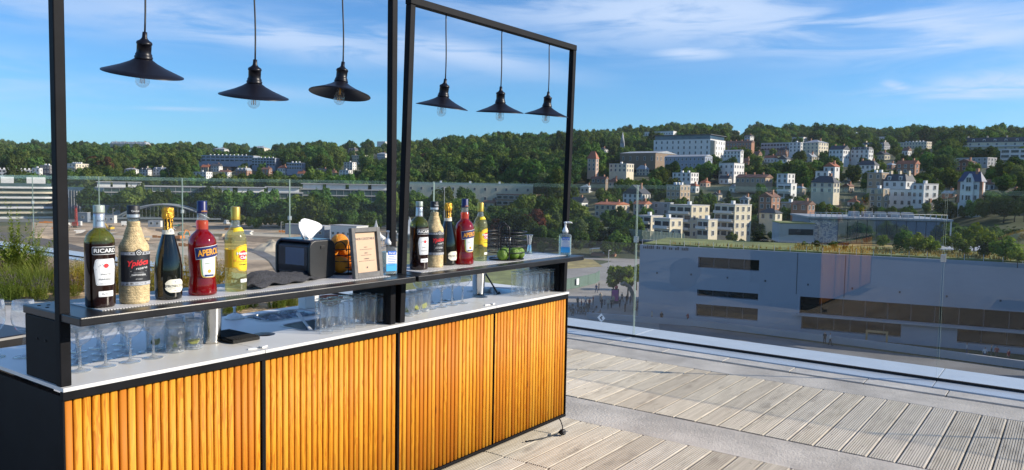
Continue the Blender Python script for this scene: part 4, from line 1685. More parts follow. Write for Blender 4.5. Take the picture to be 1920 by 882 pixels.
# ------------------------------------------------------------------ drinking glasses
glassy('drink_glass', (0.978, 0.984, 0.988), 1.54, 0.0, body=0.012, bodycol=(0.9, 0.93, 0.95))
glassy('glass_stem', (0.90, 0.93, 0.95), 1.6, 0.0, body=0.14, bodycol=(0.9, 0.93, 0.95), refr=0.35)  # whitish body paints in the brightness of refracting stems
glassy('glass_edge', (0.90, 0.93, 0.94), 1.7, 0.02, body=0.38, bodycol=(0.90, 0.93, 0.95), refr=0.10)  # white body paints in the bright look of refracting rims and feet
glassy('cut_glass', (0.955, 0.96, 0.96), 1.6, 0.0, body=0.03, bodycol=(0.9, 0.92, 0.92), refr=0.12)


def coupe_mesh():
    b = MB()
    out = [(0.0005, 0.0), (0.034, 0.0), (0.0355, 0.001), (0.034, 0.0022), (0.016, 0.0045), (0.0065, 0.011), (0.0048, 0.022), (0.0042, 0.050), (0.0045, 0.082), (0.0075, 0.090), (0.020, 0.096), (0.034, 0.107), (0.0435, 0.124), (0.0478, 0.142), (0.0480, 0.158)]
    inn = [(0.0468, 0.158), (0.0466, 0.142), (0.0424, 0.1255), (0.0330, 0.1095), (0.0190, 0.0985), (0.0005, 0.0945)]
    mm = [0] * (len(out) + len(inn) - 1)
    for k in (1, 2, 8, 13, 14):
        mm[k] = 1
    for k in (4, 5, 6, 7):
        mm[k] = 2
    b.lathe(out + inn, 32, cap=False, mats=mm)
    return b.mesh('glass', ['drink_glass', 'glass_edge', 'glass_stem'])


def highball_mesh():
    """stood upside down: thick base on top"""
    b = MB()
    out = [(0.0290, 0.0), (0.0302, 0.001), (0.0298, 0.02), (0.0275, 0.135), (0.0270, 0.140), (0.0255, 0.1425), (0.0005, 0.1425)]
    inn = [(0.0005, 0.126), (0.0235, 0.126), (0.0252, 0.122), (0.0274, 0.02), (0.0280, 0.0)]
    mm = [0] * (len(out) + len(inn))
    for k in (0, 4, 5, 7, len(out) + len(inn) - 1):
        mm[k] = 1
    b.lathe(out + inn + [out[0]], 28, cap=False, mats=mm)
    return b.mesh('glass', ['drink_glass', 'glass_edge'])


def rocks_mesh():
    b = MB()
    prof, ks = [], []
    for k in range(25):
        z = 0.002 + 0.084 * k / 24
        prof.append((0.0335 + 0.0035 * k / 24, z))
    rim = [(0.0372, 0.100), (0.0372, 0.118), (0.0356, 0.118), (0.0352, 0.095), (0.0325, 0.016), (0.0005, 0.014)]
    full = [(0.0005, 0.0), (0.032, 0.0)] + prof + rim
    def cut(th, k, r):
        if 2 <= k < 2 + len(prof):
            kk = (k - 2) / 24.0
            a = th / (2 * pi) * 12
            d1 = abs(((a + kk * 2.0) % 1) - 0.5)
            d2 = abs(((a - kk * 2.0) % 1) - 0.5)
            return r - 0.0017 * max(0, 1 - min(d1, d2) / 0.16)
        return r
    mm = [0] * (len(full) - 1)
    for k in (0, 1, 2, 3, len(full) - 5, len(full) - 4):
        mm[k] = 1
    b.lathe(full, 96, fr=cut, cap=False, mats=mm)
    return b.mesh('glass', ['cut_glass', 'glass_edge'])


def wine_mesh():
    b = MB()
    out = [(0.0005, 0.0), (0.036, 0.0), (0.0375, 0.001), (0.012, 0.004), (0.0055, 0.014), (0.0042, 0.03), (0.0042, 0.085), (0.009, 0.094), (0.026, 0.106), (0.038, 0.128), (0.0415, 0.150), (0.039, 0.180), (0.0345, 0.212)]
    inn = [(0.0335, 0.212), (0.0380, 0.180), (0.0404, 0.150), (0.0370, 0.129), (0.0250, 0.108), (0.0005, 0.100)]
    mm = [0] * (len(out) + len(inn) - 1)
    for k in (1, 2, 11, 12):
        mm[k] = 1
    b.lathe(out + inn, 32, cap=False, mats=mm)
    return b.mesh('glass', ['drink_glass', 'glass_edge'])


COUPE, HIGH, ROCKS, WINE = coupe_mesh(), highball_mesh(), rocks_mesh(), wine_mesh()
ZC = CT + 0.0008


def glass(name, me, label, x, y, cat, group, sc=1.0):
    o = put(name, me, None, (x, y, ZC), random.uniform(0, 6))
    o.scale = (sc, sc, sc)
    return tag(o, label, cat, group)


g_ = 'stemmed coupe glasses under the nearer shelf'
front = ['front-row coupe glass nearest the left post', 'second coupe glass of the front row, counting from the left post', 'third coupe glass of the front row, counting from the left post', 'front-row coupe glass nearest the cut tumblers']
for k in range(4):
    glass('coupe_glass', COUPE, front[k], 1.268 + 0.0885 * k, 2.762 + random.uniform(-.004, .004), 'glass', g_)
for r_, (yy, x0, n, l) in enumerate(((2.872, 1.312, 4, 'coupe glass in the second row under the nearer shelf'), (2.978, 1.268, 4, 'coupe glass in the third row under the nearer shelf'),
                                     (3.084, 1.312, 4, 'coupe glass in the rearmost row, in the shade of the nearer shelf'))):
    for k in range(n):
        glass('coupe_glass', COUPE, ORD4[k] + ' ' + l, x0 + 0.0885 * k + random.uniform(-.004, .004), yy + random.uniform(-.005, .005), 'glass', g_)
g_ = 'stemmed coupe glasses under the farther shelf'
for k in range(4):
    glass('coupe_glass', COUPE, ORD4[k] + ' coupe glass in the front row under the farther shelf', 3.068 + 0.0895 * k, 2.762, 'glass', g_)
for k in range(4):
    glass('coupe_glass', COUPE, ORD4[k] + ' coupe glass in the rear row under the farther shelf', 3.115 + 0.0895 * k, 2.875, 'glass', g_)
g_ = 'wine glasses at the back of the counter'
glass('wine_glass', WINE, 'tall wine glass at the left end of the counter, behind the end board', 1.240, 3.130, 'glass', g_)
glass('wine_glass', WINE, 'wine glass at the very left edge of the picture', 1.170, 3.210, 'glass', g_)

g_ = 'upturned highball glasses on the nearer bar'
for k in range(6):
    glass('highball_glass', HIGH, ORD[k] + ' upturned highball glass of the front row beside the middle posts', 2.272 + 0.0670 * k, 2.660 + random.uniform(-.003, .003), 'glass', g_)
for k in range(6):
    glass('highball_glass', HIGH, ORD[k] + ' upturned highball glass of the second row by the front basin', 2.300 + 0.0670 * k, 2.728 + random.uniform(-.003, .003), 'glass', g_)
g_ = 'upturned highball glasses at the far end of the farther bar'
rl_ = ['front', 'second', 'third']
for j in range(3):
    for k in range(6):
        if j == 2 and k < 2:
            continue
        glass('highball_glass', HIGH, '%s upturned highball glass of the %s row at the far bar end' % (ORD[k], rl_[j]), 3.795 + 0.0625 * k + 0.01 * j, 2.672 + 0.0625 * j, 'glass', g_)

# cut tumblers with a lime wedge in each
wb = MB()
n = 10
for k in range(n + 1):
    a = -0.55 * pi + 1.1 * pi * k / n * 0.9
    wb.v.append((0.0, 0.024 * sin(a) * 0.9, 0.015 + 0.015 * cos(a)))
wb = MB()
for s in (-1, 1):
    for k in range(9):
        a = pi * k / 8
        wb.v.append((s * 0.010 * sin(a), 0.023 * cos(a), 0.022 * sin(a)))
wb.m = 0
for k in range(8):
    wb.face([k, k + 1, 9 + k + 1, 9 + k])
wb.m = 1
wb.face(list(range(8, -1, -1)))
wb.face([9 + k for k in range(9)])
WEDGE = wb.mesh('lime_wedge', ['lime_peel', 'lime_flesh'])
sites = [(1.642, 2.800, 'cut-glass tumbler with a lime wedge, front row next to the coupe glasses'), (1.722, 2.802, 'cut-glass tumbler with a lime wedge beside the nearer shaker tin'),
         (1.622, 2.905, 'cut-glass tumbler behind the front coupe glasses, nearest the left'), (1.702, 2.905, 'cut-glass tumbler in the rear row behind the lime wedges'),
         (1.780, 2.960, 'cut-glass tumbler behind the nearer shaker tin'),
         (2.838, 2.706, 'cut-glass tumbler with lime nearest the middle posts'), (2.914, 2.724, 'middle one of three cut-glass tumblers with lime on the farther bar'), (2.990, 2.741, 'cut-glass tumbler with lime next to the farther coupe glasses')]
for k, (x, y, l) in enumerate(sites):
    glass('tumbler', ROCKS, l, x, y, 'glass', 'cut-glass tumblers on the bars')
    o = put('lime_wedge', WEDGE, None, (x + random.uniform(-.004, .004), y + random.uniform(-.004, .004), ZC + 0.0155), random.uniform(0, 6))
    o.rotation_euler = (radians(random.uniform(150, 200)), radians(random.uniform(-20, 20)), random.uniform(0, 6))
    o.location.z = ZC + 0.038
    tag(o, 'lime wedge inside the ' + l.replace(' with a lime wedge', '').replace(' with lime', ''), 'lime', 'lime wedges in the tumblers')

# ------------------------------------------------------------------ things at the back of the counter and behind it
o = MB().box(-0.048, 0.048, -0.03, 0.03, 0, 0.085).build('white_carton', 'white_paint', bevel=0.003)
o.location = (2.672, 3.265, CT + 0.001)
tag(o, 'small white carton at the back edge of the counter behind the rear basin', 'carton')
o = MB().lathe([(0.02, 0), (0.045, 0.01), (0.062, 0.035), (0.066, 0.05), (0.060, 0.05), (0.05, 0.02), (0.001, 0.012)], 28).build('bowl', pm('terracotta', (0.36, 0.14, 0.08), 0.6))
o.location = (2.795, 3.235, CT + 0.001)
tag(o, 'small reddish bowl behind the upturned glasses', 'bowl')
pb = thing('pump_bottle', 'small white pump dispenser at the back of the counter near the spill mat', 'dispenser', (2.225, 3.27, CT + 0.001))
MB().lathe([(0.046, 0), (0.047, 0.004), (0.034, 0.016), (0.016, 0.023), (0.010, 0.026)], 24).build('base', 'white_paint', pb)
MB().lathe([(0.007, 0.026), (0.006, 0.05), (0.009, 0.052), (0.008, 0.06)], 16).build('nozzle', 'white_paint', pb)
bag = MB()
def lump(th, k, r):
    return r * (1 + 0.10 * sin(3 * th + k) + 0.06 * sin(7 * th))
bag.sphere((0, 0, 0), 0.30, 26, 16, 0.8, lump)
o = bag.build('black_bag', 'towel_grey')
o.location = (3.36, 4.75, 0.26)
o.scale = (1.3, 0.6, 1.0)
tag(o, 'black bag on the terrace floor behind the nearer bar', 'bag')

# black equipment cases stacked at the left behind the counter
pm('case_black', (0.014, 0.014, 0.016), 0.4, var=0.25, scale=10)
for (nm, lab_, x, y, z, rz, hx, hy, hz) in (
        ('equipment_case', 'lower black equipment case stacked behind the left end of the bar', 1.22, 4.06, 0.0, 6, 0.40, 0.26, 0.62),
        ('equipment_case', 'upper black equipment case with latches behind the left end of the bar', 1.21, 4.05, 0.623, 9, 0.38, 0.25, 0.22)):
    t = thing(nm, lab_, 'case', (x, y, z), radians(rz), 'black cases stacked behind the bar')
    MB().box(-hx, hx, -hy, hy, 0.0, hz * 0.62).build('case_body', 'case_black', t, bevel=0.012)
    MB().box(-hx - 0.004, hx + 0.004, -hy - 0.004, hy + 0.004, hz * 0.62 + 0.001, hz).build('lid', 'case_black', t, bevel=0.014)
    for s in (-0.2, 0.1, 0.3):
        MB().box(s - 0.03, s + 0.03, -hy - 0.014, -hy - 0.0045, hz * 0.52, hz * 0.72).build('latch', 'print_grey' if s != 0.1 else 'print_red', t, bevel=0.002)
    MB().tube([(-0.1, -hy + 0.02, hz), (-0.1, -hy + 0.02, hz + 0.03), (0.1, -hy + 0.02, hz + 0.03), (0.1, -hy + 0.02, hz)], 0.008, 8).build('handle', 'black_plastic', t)
# ------------------------------------------------------------------ terrain: flat island and river bank, then wooded hills
GZ = -22.0
# photo column -> (depth, photo row of the bare ground there)
COLS = {
    -900: [(480, None), (640, 352), (820, 322), (1100, 300), (1600, 288)],
    0: [(500, None), (640, 345), (800, 322), (1100, 300), (1700, 283)],
    400: [(500, None), (640, 348), (800, 325), (1100, 303), (1700, 287)],
    750: [(430, None), (540, 372), (640, 345), (800, 318), (1000, 300), (1300, 288)],
    1000: [(255, None), (330, 422), (410, 394), (480, 376), (560, 345), (650, 322), (800, 300), (1000, 283), (1300, 274)],
    1300: [(265, None), (330, 425), (400, 390), (520, 342), (650, 306), (800, 287), (1000, 271), (1400, 252)],
    1600: [(255, None), (310, 418), (380, 372), (480, 333), (620, 302), (800, 279), (1100, 266), (1500, 262)],
    1920: [(225, None), (255, 402), (310, 365), (400, 330), (520, 300), (650, 282), (900, 274), (1300, 272)],
    2800: [(225, None), (255, 402), (310, 365), (400, 330), (520, 300), (650, 282), (900, 274), (1300, 272)],
}
CK = sorted(COLS)
PROF = {}
for c, lst in COLS.items():
    pr_ = [(0, GZ)]
    for d, y in lst:
        pr_.append((d, GZ if y is None else (CAM + ray(c, y) * d).z))
    dl, zl = pr_[-1]
    pr_ += [(dl * 1.25, zl * 0.92), (dl * 2.0, zl * 0.4), (9000, -30)]
    PROF[c] = pr_


def pz(c, d):
    pr_ = PROF[c]
    for (d0, z0), (d1, z1) in zip(pr_, pr_[1:]):
        if d <= d1:
            f = (d - d0) / (d1 - d0)
            return z0 + (z1 - z0) * f
    return pr_[-1][1]


def land(px, d):
    """ground height at photo column px and depth d"""
    px = min(max(px, CK[0]), CK[-1])
    for a, b2 in zip(CK, CK[1:]):
        if px <= b2:
            f = (px - a) / (b2 - a)
            f = f * f * (3 - 2 * f)
            return pz(a, d) * (1 - f) + pz(b2, d) * f
    return pz(CK[-1], d)


def land_xy(x, y):
    px, _, d = prj((x, y, CAM_H))
    return land(px, d)


def ground_at(px, py, dmin=120, dmax=1900):
    """first depth at which the sight line through the pixel meets the ground"""
    d = dmin
    while d < dmax:
        P = CAM + ray(px, py) * d
        if P.z <= land(px, d):
            return d
        d += 4
    return dmax


m_, t_, o_ = newmat('hill_ground')
tcn_ = t_.add('ShaderNodeTexCoord')
n_ = t_.noise(tcn_.outputs['Object'], 0.03, 6, 0.6)
n2_ = t_.noise(tcn_.outputs['Object'], 0.4, 4, 0.6)
c_ = t_.mix(t_.smooth(n_, 0.35, 0.65), (0.045, 0.070, 0.022), (0.10, 0.105, 0.045))
c_ = t_.mix(t_.math('MULTIPLY', n2_, 0.5), c_, (0.06, 0.05, 0.03))
principled(t_, o_, c_, 0.95)

b = MB()
cols = list(range(-1700, 3801, 40))
ds = [30, 90, 150, 190, 220, 250, 280, 310, 340, 370, 400, 430, 460, 490, 520, 560, 600, 640, 690, 740, 800, 860, 930, 1000, 1100, 1200, 1300, 1400, 1500, 1700, 1900, 2200, 2600, 3400, 5000, 9000]
for d in ds:
    for c in cols:
        P = CAM + ray(c, 346) * d
        b.v.append((P.x, P.y, land(c, d) + (mnoise.noise(Vector((P.x, P.y, 0)) * 0.02) * 1.5 if d > 560 else 0)))
n = len(cols)
b.smooth = True
for j in range(len(ds) - 1):
    for i in range(n - 1):
        b.face([j * n + i, j * n + i + 1, (j + 1) * n + i + 1, (j + 1) * n + i])
structure('terrain', b.build('terrain', 'hill_ground'))
b = MB()
R = 12000
b.box(-R, R, -R, R, GZ - 14, GZ - 12.5)
structure('ground', b.build('ground', 'hill_ground'))

pm('sand', (0.40, 0.30, 0.20), 0.95, var=0.5, scale=0.09, bump=0.3, bscale=0.8)
pm('sand_pale', (0.47, 0.40, 0.30), 0.95, var=0.2, scale=0.08)
pm('earth_brown', (0.20, 0.145, 0.095), 0.95, var=0.3, scale=0.15, bump=0.6, bscale=1.2)
pm('asphalt', (0.055, 0.058, 0.064), 0.85, var=0.25, scale=0.15)
pm('asphalt_pale', (0.15, 0.15, 0.15), 0.85, var=0.2, scale=0.1)
pm('plaza_stone', (0.27, 0.25, 0.225), 0.85, var=0.16, scale=0.12)
pm('lawn', (0.17, 0.19, 0.055), 0.95, var=0.3, scale=0.25)
pm('lawn_dry', (0.30, 0.24, 0.09), 0.95, var=0.3, scale=0.3)
pm('concrete_pale', (0.50, 0.49, 0.46), 0.8, var=0.08, scale=0.3)


def sheet(name, pix, mat, up=0.03):
    """flat ground patch given by photo pixels on the island level"""
    b = MB()
    b.poly([tuple(onz(px, py, GZ + up)) for px, py in pix])
    return structure(name, b.build(name, mat))


sheet('construction_ground', [(60, 417), (745, 417), (760, 470), (760, 560), (540, 560), (180, 530), (60, 462)], 'sand', 0.04)
sheet('sand_strip', [(180, 436), (450, 434), (560, 440), (500, 450), (300, 448), (170, 446)], 'sand_pale', 0.08)
sheet('sand_strip', [(230, 460), (330, 455), (420, 470), (620, 478), (600, 492), (380, 484)], 'sand_pale', 0.08)
sheet('earth_strip', [(100, 443), (230, 449), (330, 462), (320, 472), (200, 460), (90, 452)], 'earth_brown', 0.08)
sheet('earth_strip', [(410, 440), (560, 446), (640, 452), (560, 458), (410, 450)], 'earth_brown', 0.12)
sheet('road', [(-200, 407), (200, 411), (745, 411), (745, 417), (200, 418), (-200, 415)], 'asphalt_pale', 0.12)
sheet('road', [(-100, 428), (20, 437), (110, 452), (180, 470), (150, 482), (40, 462), (-100, 446)], 'asphalt', 0.12)
sheet('road', [(360, 424), (560, 420), (745, 424), (745, 430), (560, 427), (365, 431)], 'asphalt', 0.16)
sheet('road', [(455, 468), (480, 476), (505, 490), (520, 512), (545, 512), (525, 486), (495, 472), (462, 464)], 'asphalt_pale', 0.16)
sheet('park_ground', [(745, 440), (940, 440), (1060, 462), (1060, 500), (900, 560), (745, 560)], 'lawn', 0.05)
sheet('path', [(800, 452), (960, 452), (1110, 478), (1200, 488), (1200, 494), (1100, 486), (960, 460), (800, 458)], 'plaza_stone', 0.10)
sheet('dry_lawn', [(1010, 482), (1110, 486), (1130, 500), (1040, 506), (960, 500)], 'lawn_dry', 0.09)
sheet('plaza', [(980, 508), (1120, 498), (1215, 470), (1240, 640), (1150, 680), (1000, 640)], 'plaza_stone', 0.07)
sheet('forecourt', [(1205, 600), (1960, 700), (2300, 800), (1500, 900), (1150, 680)], 'asphalt_pale', 0.05)

# ------------------------------------------------------------------ trees: a few crown models shared by every tree
def leaf_mat(name, dark, light, hue=0.02, bright=0.25):
    m, t, out = newmat(name)
    tcn = t.add('ShaderNodeTexCoord')
    oi = t.add('ShaderNodeObjectInfo')
    n = t.noise(tcn.outputs['Object'], 0.9, 3, 0.6)
    c = t.mix(t.smooth(n, 0.3, 0.7), dark, light)
    hsv = t.add('ShaderNodeHueSaturation')
    t.l.new(c, hsv.inputs['Color'])
    t.l.new(t.math('ADD', t.math('MULTIPLY', oi.outputs['Random'], 2 * bright), 1 - bright), hsv.inputs['Value'])
    r2 = t.math('FRACT', t.math('MULTIPLY', oi.outputs['Random'], 7.31))
    t.l.new(t.math('ADD', t.math('MULTIPLY', r2, 2 * hue), 0.5 - hue * 1.2), hsv.inputs['Hue'])
    df = t.add('ShaderNodeBsdfDiffuse')
    t.l.new(hsv.outputs[0], df.inputs[0])
    tl = t.add('ShaderNodeBsdfTranslucent')
    t.l.new(t.mix(1.0, hsv.outputs[0], (1.1, 1.25, 0.5), 'MULTIPLY'), tl.inputs[0])
    mx = t.add('ShaderNodeMixShader')
    mx.inputs[0].default_value = 0.28
    t.l.new(df.outputs[0], mx.inputs[1])
    t.l.new(tl.outputs[0], mx.inputs[2])
    t.l.new(mx.outputs[0], out.inputs['Surface'])


leaf_mat('leaf_broad', (0.048, 0.094, 0.022), (0.112, 0.170, 0.042), 0.035, 0.48)
leaf_mat('leaf_dark', (0.030, 0.060, 0.022), (0.060, 0.102, 0.034), 0.025, 0.42)
leaf_mat('leaf_pale', (0.085, 0.115, 0.045), (0.16, 0.185, 0.075), 0.025, 0.25)
leaf_mat('leaf_copper', (0.060, 0.030, 0.018), (0.120, 0.060, 0.030), 0.02, 0.3)
leaf_mat('leaf_young', (0.12, 0.165, 0.028), (0.21, 0.245, 0.045), 0.02, 0.2)
pm('bark', (0.075, 0.055, 0.040), 0.95, var=0.3, scale=2)


def crown_mesh(name, seed, H, R, z0, nclump, nleaf, size, mat, shape='round'):
    """leaf clumps: many small leaf faces on uneven balls spread through the crown"""
    rn = random.Random(seed)
    b = MB()
    clumps = []
    for k in range(nclump):
        for _ in range(40):
            u = Vector((rn.uniform(-1, 1), rn.uniform(-1, 1), rn.uniform(-1, 1)))
            if u.length <= 1:
                break
        if shape == 'cone':
            f = (k + 0.5) / nclump
            rad = R * (1 - f) ** 0.85 * 0.75
            a = k * 2.4
            c = Vector((rad * cos(a), rad * sin(a), z0 + (H - z0) * f))
            cr = (0.20 + 0.34 * (1 - f)) * R
        elif shape == 'column':
            f = (k + 0.5) / nclump
            rad = R * 0.5 * sin(pi * (0.15 + 0.8 * f))
            a = k * 2.4
            c = Vector((rad * cos(a), rad * sin(a), z0 + (H - z0) * f))
            cr = R * 0.55
        else:
            if u.length > 0.01 and u.length < 0.55:
                u *= 0.55 / u.length * rn.uniform(0.9, 1.3)
            zc = (z0 + H) / 2
            c = Vector((u.x * R * 0.70, u.y * R * 0.70, zc + u.z * (H - z0) / 2 * 0.72))
            cr = R * rn.uniform(0.26, 0.44)
        clumps.append((c, cr))
    for c, cr in clumps:
        for k in range(nleaf):
            d = Vector((rn.gauss(0, 1), rn.gauss(0, 1), rn.gauss(0.15, 1))).normalized()
            rr = cr * (rn.uniform(0.72, 1.0) if rn.random() < 0.8 else rn.uniform(0.95, 1.22))
            p = c + d * rr
            nrm = (d + Vector((rn.uniform(-1, 1), rn.uniform(-1, 1), rn.uniform(-1, 1))) * 0.55).normalized()
            s = size * rn.uniform(0.6, 1.25)
            t1 = nrm.orthogonal().normalized()
            t1 = (Matrix.Rotation(rn.uniform(0, 6.28), 3, nrm) @ t1)
            t2 = nrm.cross(t1)
            b.poly([p - t1 * s * 0.5, p + t2 * s * 0.36, p + t1 * s * 0.62, p - t2 * s * 0.36])
    return b.mesh(name, mat)


def trunk_mesh(name, seed, H, z0, R):
    rn = random.Random(seed)
    b = MB()
    r0 = H * 0.022
    b.tube([(0, 0, -1.0), (0.02 * H * rn.uniform(-1, 1), 0, z0 * 0.6), (0.0, 0.02 * H * rn.uniform(-1, 1), z0 * 1.15), (0, 0, H * 0.78)], [r0 * 1.35, r0, r0 * 0.8, r0 * 0.2], 7)
    for k in range(5):
        a = k * 1.35 + rn.uniform(0, 1)
        z = z0 * 1.0 + (H - z0) * 0.12 * k
        b.tube([(0, 0, z), (R * 0.35 * cos(a), R * 0.35 * sin(a), z + H * 0.10), (R * 0.62 * cos(a), R * 0.62 * sin(a), z + H * 0.2)], [r0 * 0.5, r0 * 0.35, r0 * 0.12], 5)
    return b.mesh(name, 'bark')


KIND = {}
def add_kind(key, seed, H, R, z0, ncl, nlf, size, mat, shape='round'):
    KIND[key] = (H, R, crown_mesh('crown', seed, H, R, z0, ncl, nlf, size, mat, shape), trunk_mesh('trunk', seed, H, max(z0, 1.5), R))


add_kind('broad_a', 1, 12.0, 5.2, 1.6, 17, 150, 0.85, 'leaf_broad')
add_kind('broad_b', 2, 13.5, 5.0, 2.0, 19, 150, 0.85, 'leaf_broad')
add_kind('broad_c', 3, 10.5, 5.6, 1.4, 17, 150, 0.85, 'leaf_broad')
add_kind('dark_a', 4, 14.0, 5.6, 1.6, 19, 150, 0.85, 'leaf_dark')
add_kind('dark_b', 5, 12.0, 6.2, 1.2, 19, 150, 0.85, 'leaf_dark')
add_kind('pale_a', 6, 12.0, 4.4, 2.0, 16, 150, 0.75, 'leaf_pale')
add_kind('young_a', 7, 8.0, 3.6, 1.4, 14, 130, 0.6, 'leaf_young')
add_kind('conifer', 8, 15.0, 3.6, 1.0, 17, 130, 0.7, 'leaf_dark', 'cone')
add_kind('poplar', 9, 14.0, 2.4, 1.4, 13, 140, 0.65, 'leaf_broad', 'column')
add_kind('copper', 13, 12.0, 5.0, 1.6, 17, 150, 0.8, 'leaf_copper')
add_kind('tall_pale', 14, 15.0, 5.4, 2.2, 20, 150, 0.85, 'leaf_pale')
add_kind('bush_a', 10, 3.0, 2.0, 0.1, 9, 110, 0.36, 'leaf_broad')
add_kind('bush_y', 11, 2.4, 1.7, 0.1, 9, 110, 0.32, 'leaf_young')
add_kind('plaza_tree', 12, 8.6, 2.9, 2.6, 15, 230, 0.55, 'leaf_young')


def tree(key, x, y, z, h, rz, label, group, cat='tree', name='tree', wide=1.0):
    H, R, cm, tm = KIND[key]
    s = h / H
    t = thing(name, label, cat, (x, y, z), rz, group)
    t.scale = (s * wide, s * wide, s)
    put('crown', cm, t)
    put('trunk', tm, t)
    return t
# ------------------------------------------------------------------ buildings on the hills
def wallmat(name, col, var=0.07):
    return pm(name, col, 0.85, var=var, scale=0.5, bump=0.0)


for nm, c in (('w_white', (0.66, 0.65, 0.62)), ('w_cream', (0.60, 0.53, 0.39)), ('w_sand', (0.50, 0.42, 0.30)), ('w_grey', (0.36, 0.36, 0.36)), ('w_bluegrey', (0.27, 0.31, 0.38)),
              ('w_brick', (0.34, 0.17, 0.105)), ('w_tan', (0.36, 0.27, 0.18)), ('w_pink', (0.48, 0.34, 0.26)), ('w_brown', (0.22, 0.16, 0.11)), ('w_dark', (0.10, 0.10, 0.105))):
    wallmat(nm, c)
for nm, c in (('r_slate', (0.055, 0.060, 0.070)), ('r_red', (0.34, 0.115, 0.055)), ('r_brown', (0.17, 0.085, 0.055)), ('r_zinc', (0.30, 0.32, 0.34)), ('r_flat', (0.42, 0.41, 0.40))):
    pm(nm, c, 0.7, var=0.15, scale=1.2)
m_, t_, o_ = newmat('pane')
principled(t_, o_, (0.030, 0.038, 0.048), 0.12)
pm('w_frame', (0.60, 0.59, 0.57), 0.7, var=0.03)
pm('shutter', (0.50, 0.50, 0.50), 0.7, var=0.05)
pm('glass_teal', (0.050, 0.085, 0.090), 0.14, var=0.25, scale=0.2)
pm('glass_blue', (0.045, 0.085, 0.13), 0.14, var=0.3, scale=0.2)

WIN_CACHE = {}


def window_mesh(w, h, kind='win'):
    key = (round(w * 5) / 5, round(h * 5) / 5, kind)
    if key in WIN_CACHE:
        return WIN_CACHE[key]
    w, h = key[0], key[1]
    b = MB()
    f = 0.14
    b.m = 0
    b.box(-w / 2 - f, -w / 2, -0.10, 0.02, -f, h + f)
    b.box(w / 2, w / 2 + f, -0.10, 0.02, -f, h + f)
    b.box(-w / 2, w / 2, -0.10, 0.02, h, h + f)
    b.box(-w / 2, w / 2, -0.16, 0.02, -f, 0)
    b.m = 1
    b.box(-w / 2, w / 2, -0.03, 0.02, 0, h)
    b.m = 0
    if kind == 'win':
        b.box(-0.05, 0.05, -0.06, -0.031, 0, h)
    WIN_CACHE[key] = b.mesh('window', ['w_frame', 'pane'])
    return WIN_CACHE[key]


REFS = []        # photo place and short name of each building, for naming the trees around it


def short_ref(label):
    w = []
    for q in label.split():
        q = q.strip(',')
        if q in ('with', 'on', 'in', 'at', 'behind', 'left', 'right', 'under', 'alone', 'beside', 'above', 'below', 'among', 'half', 'seen', 'low', 'hidden', 'stacked', 'by', 'just'):
            break
        w.append(q)
    return ' '.join(w[:7])


PLACED = []      # photo-space boxes of what stands behind, so that trees are planted beside it


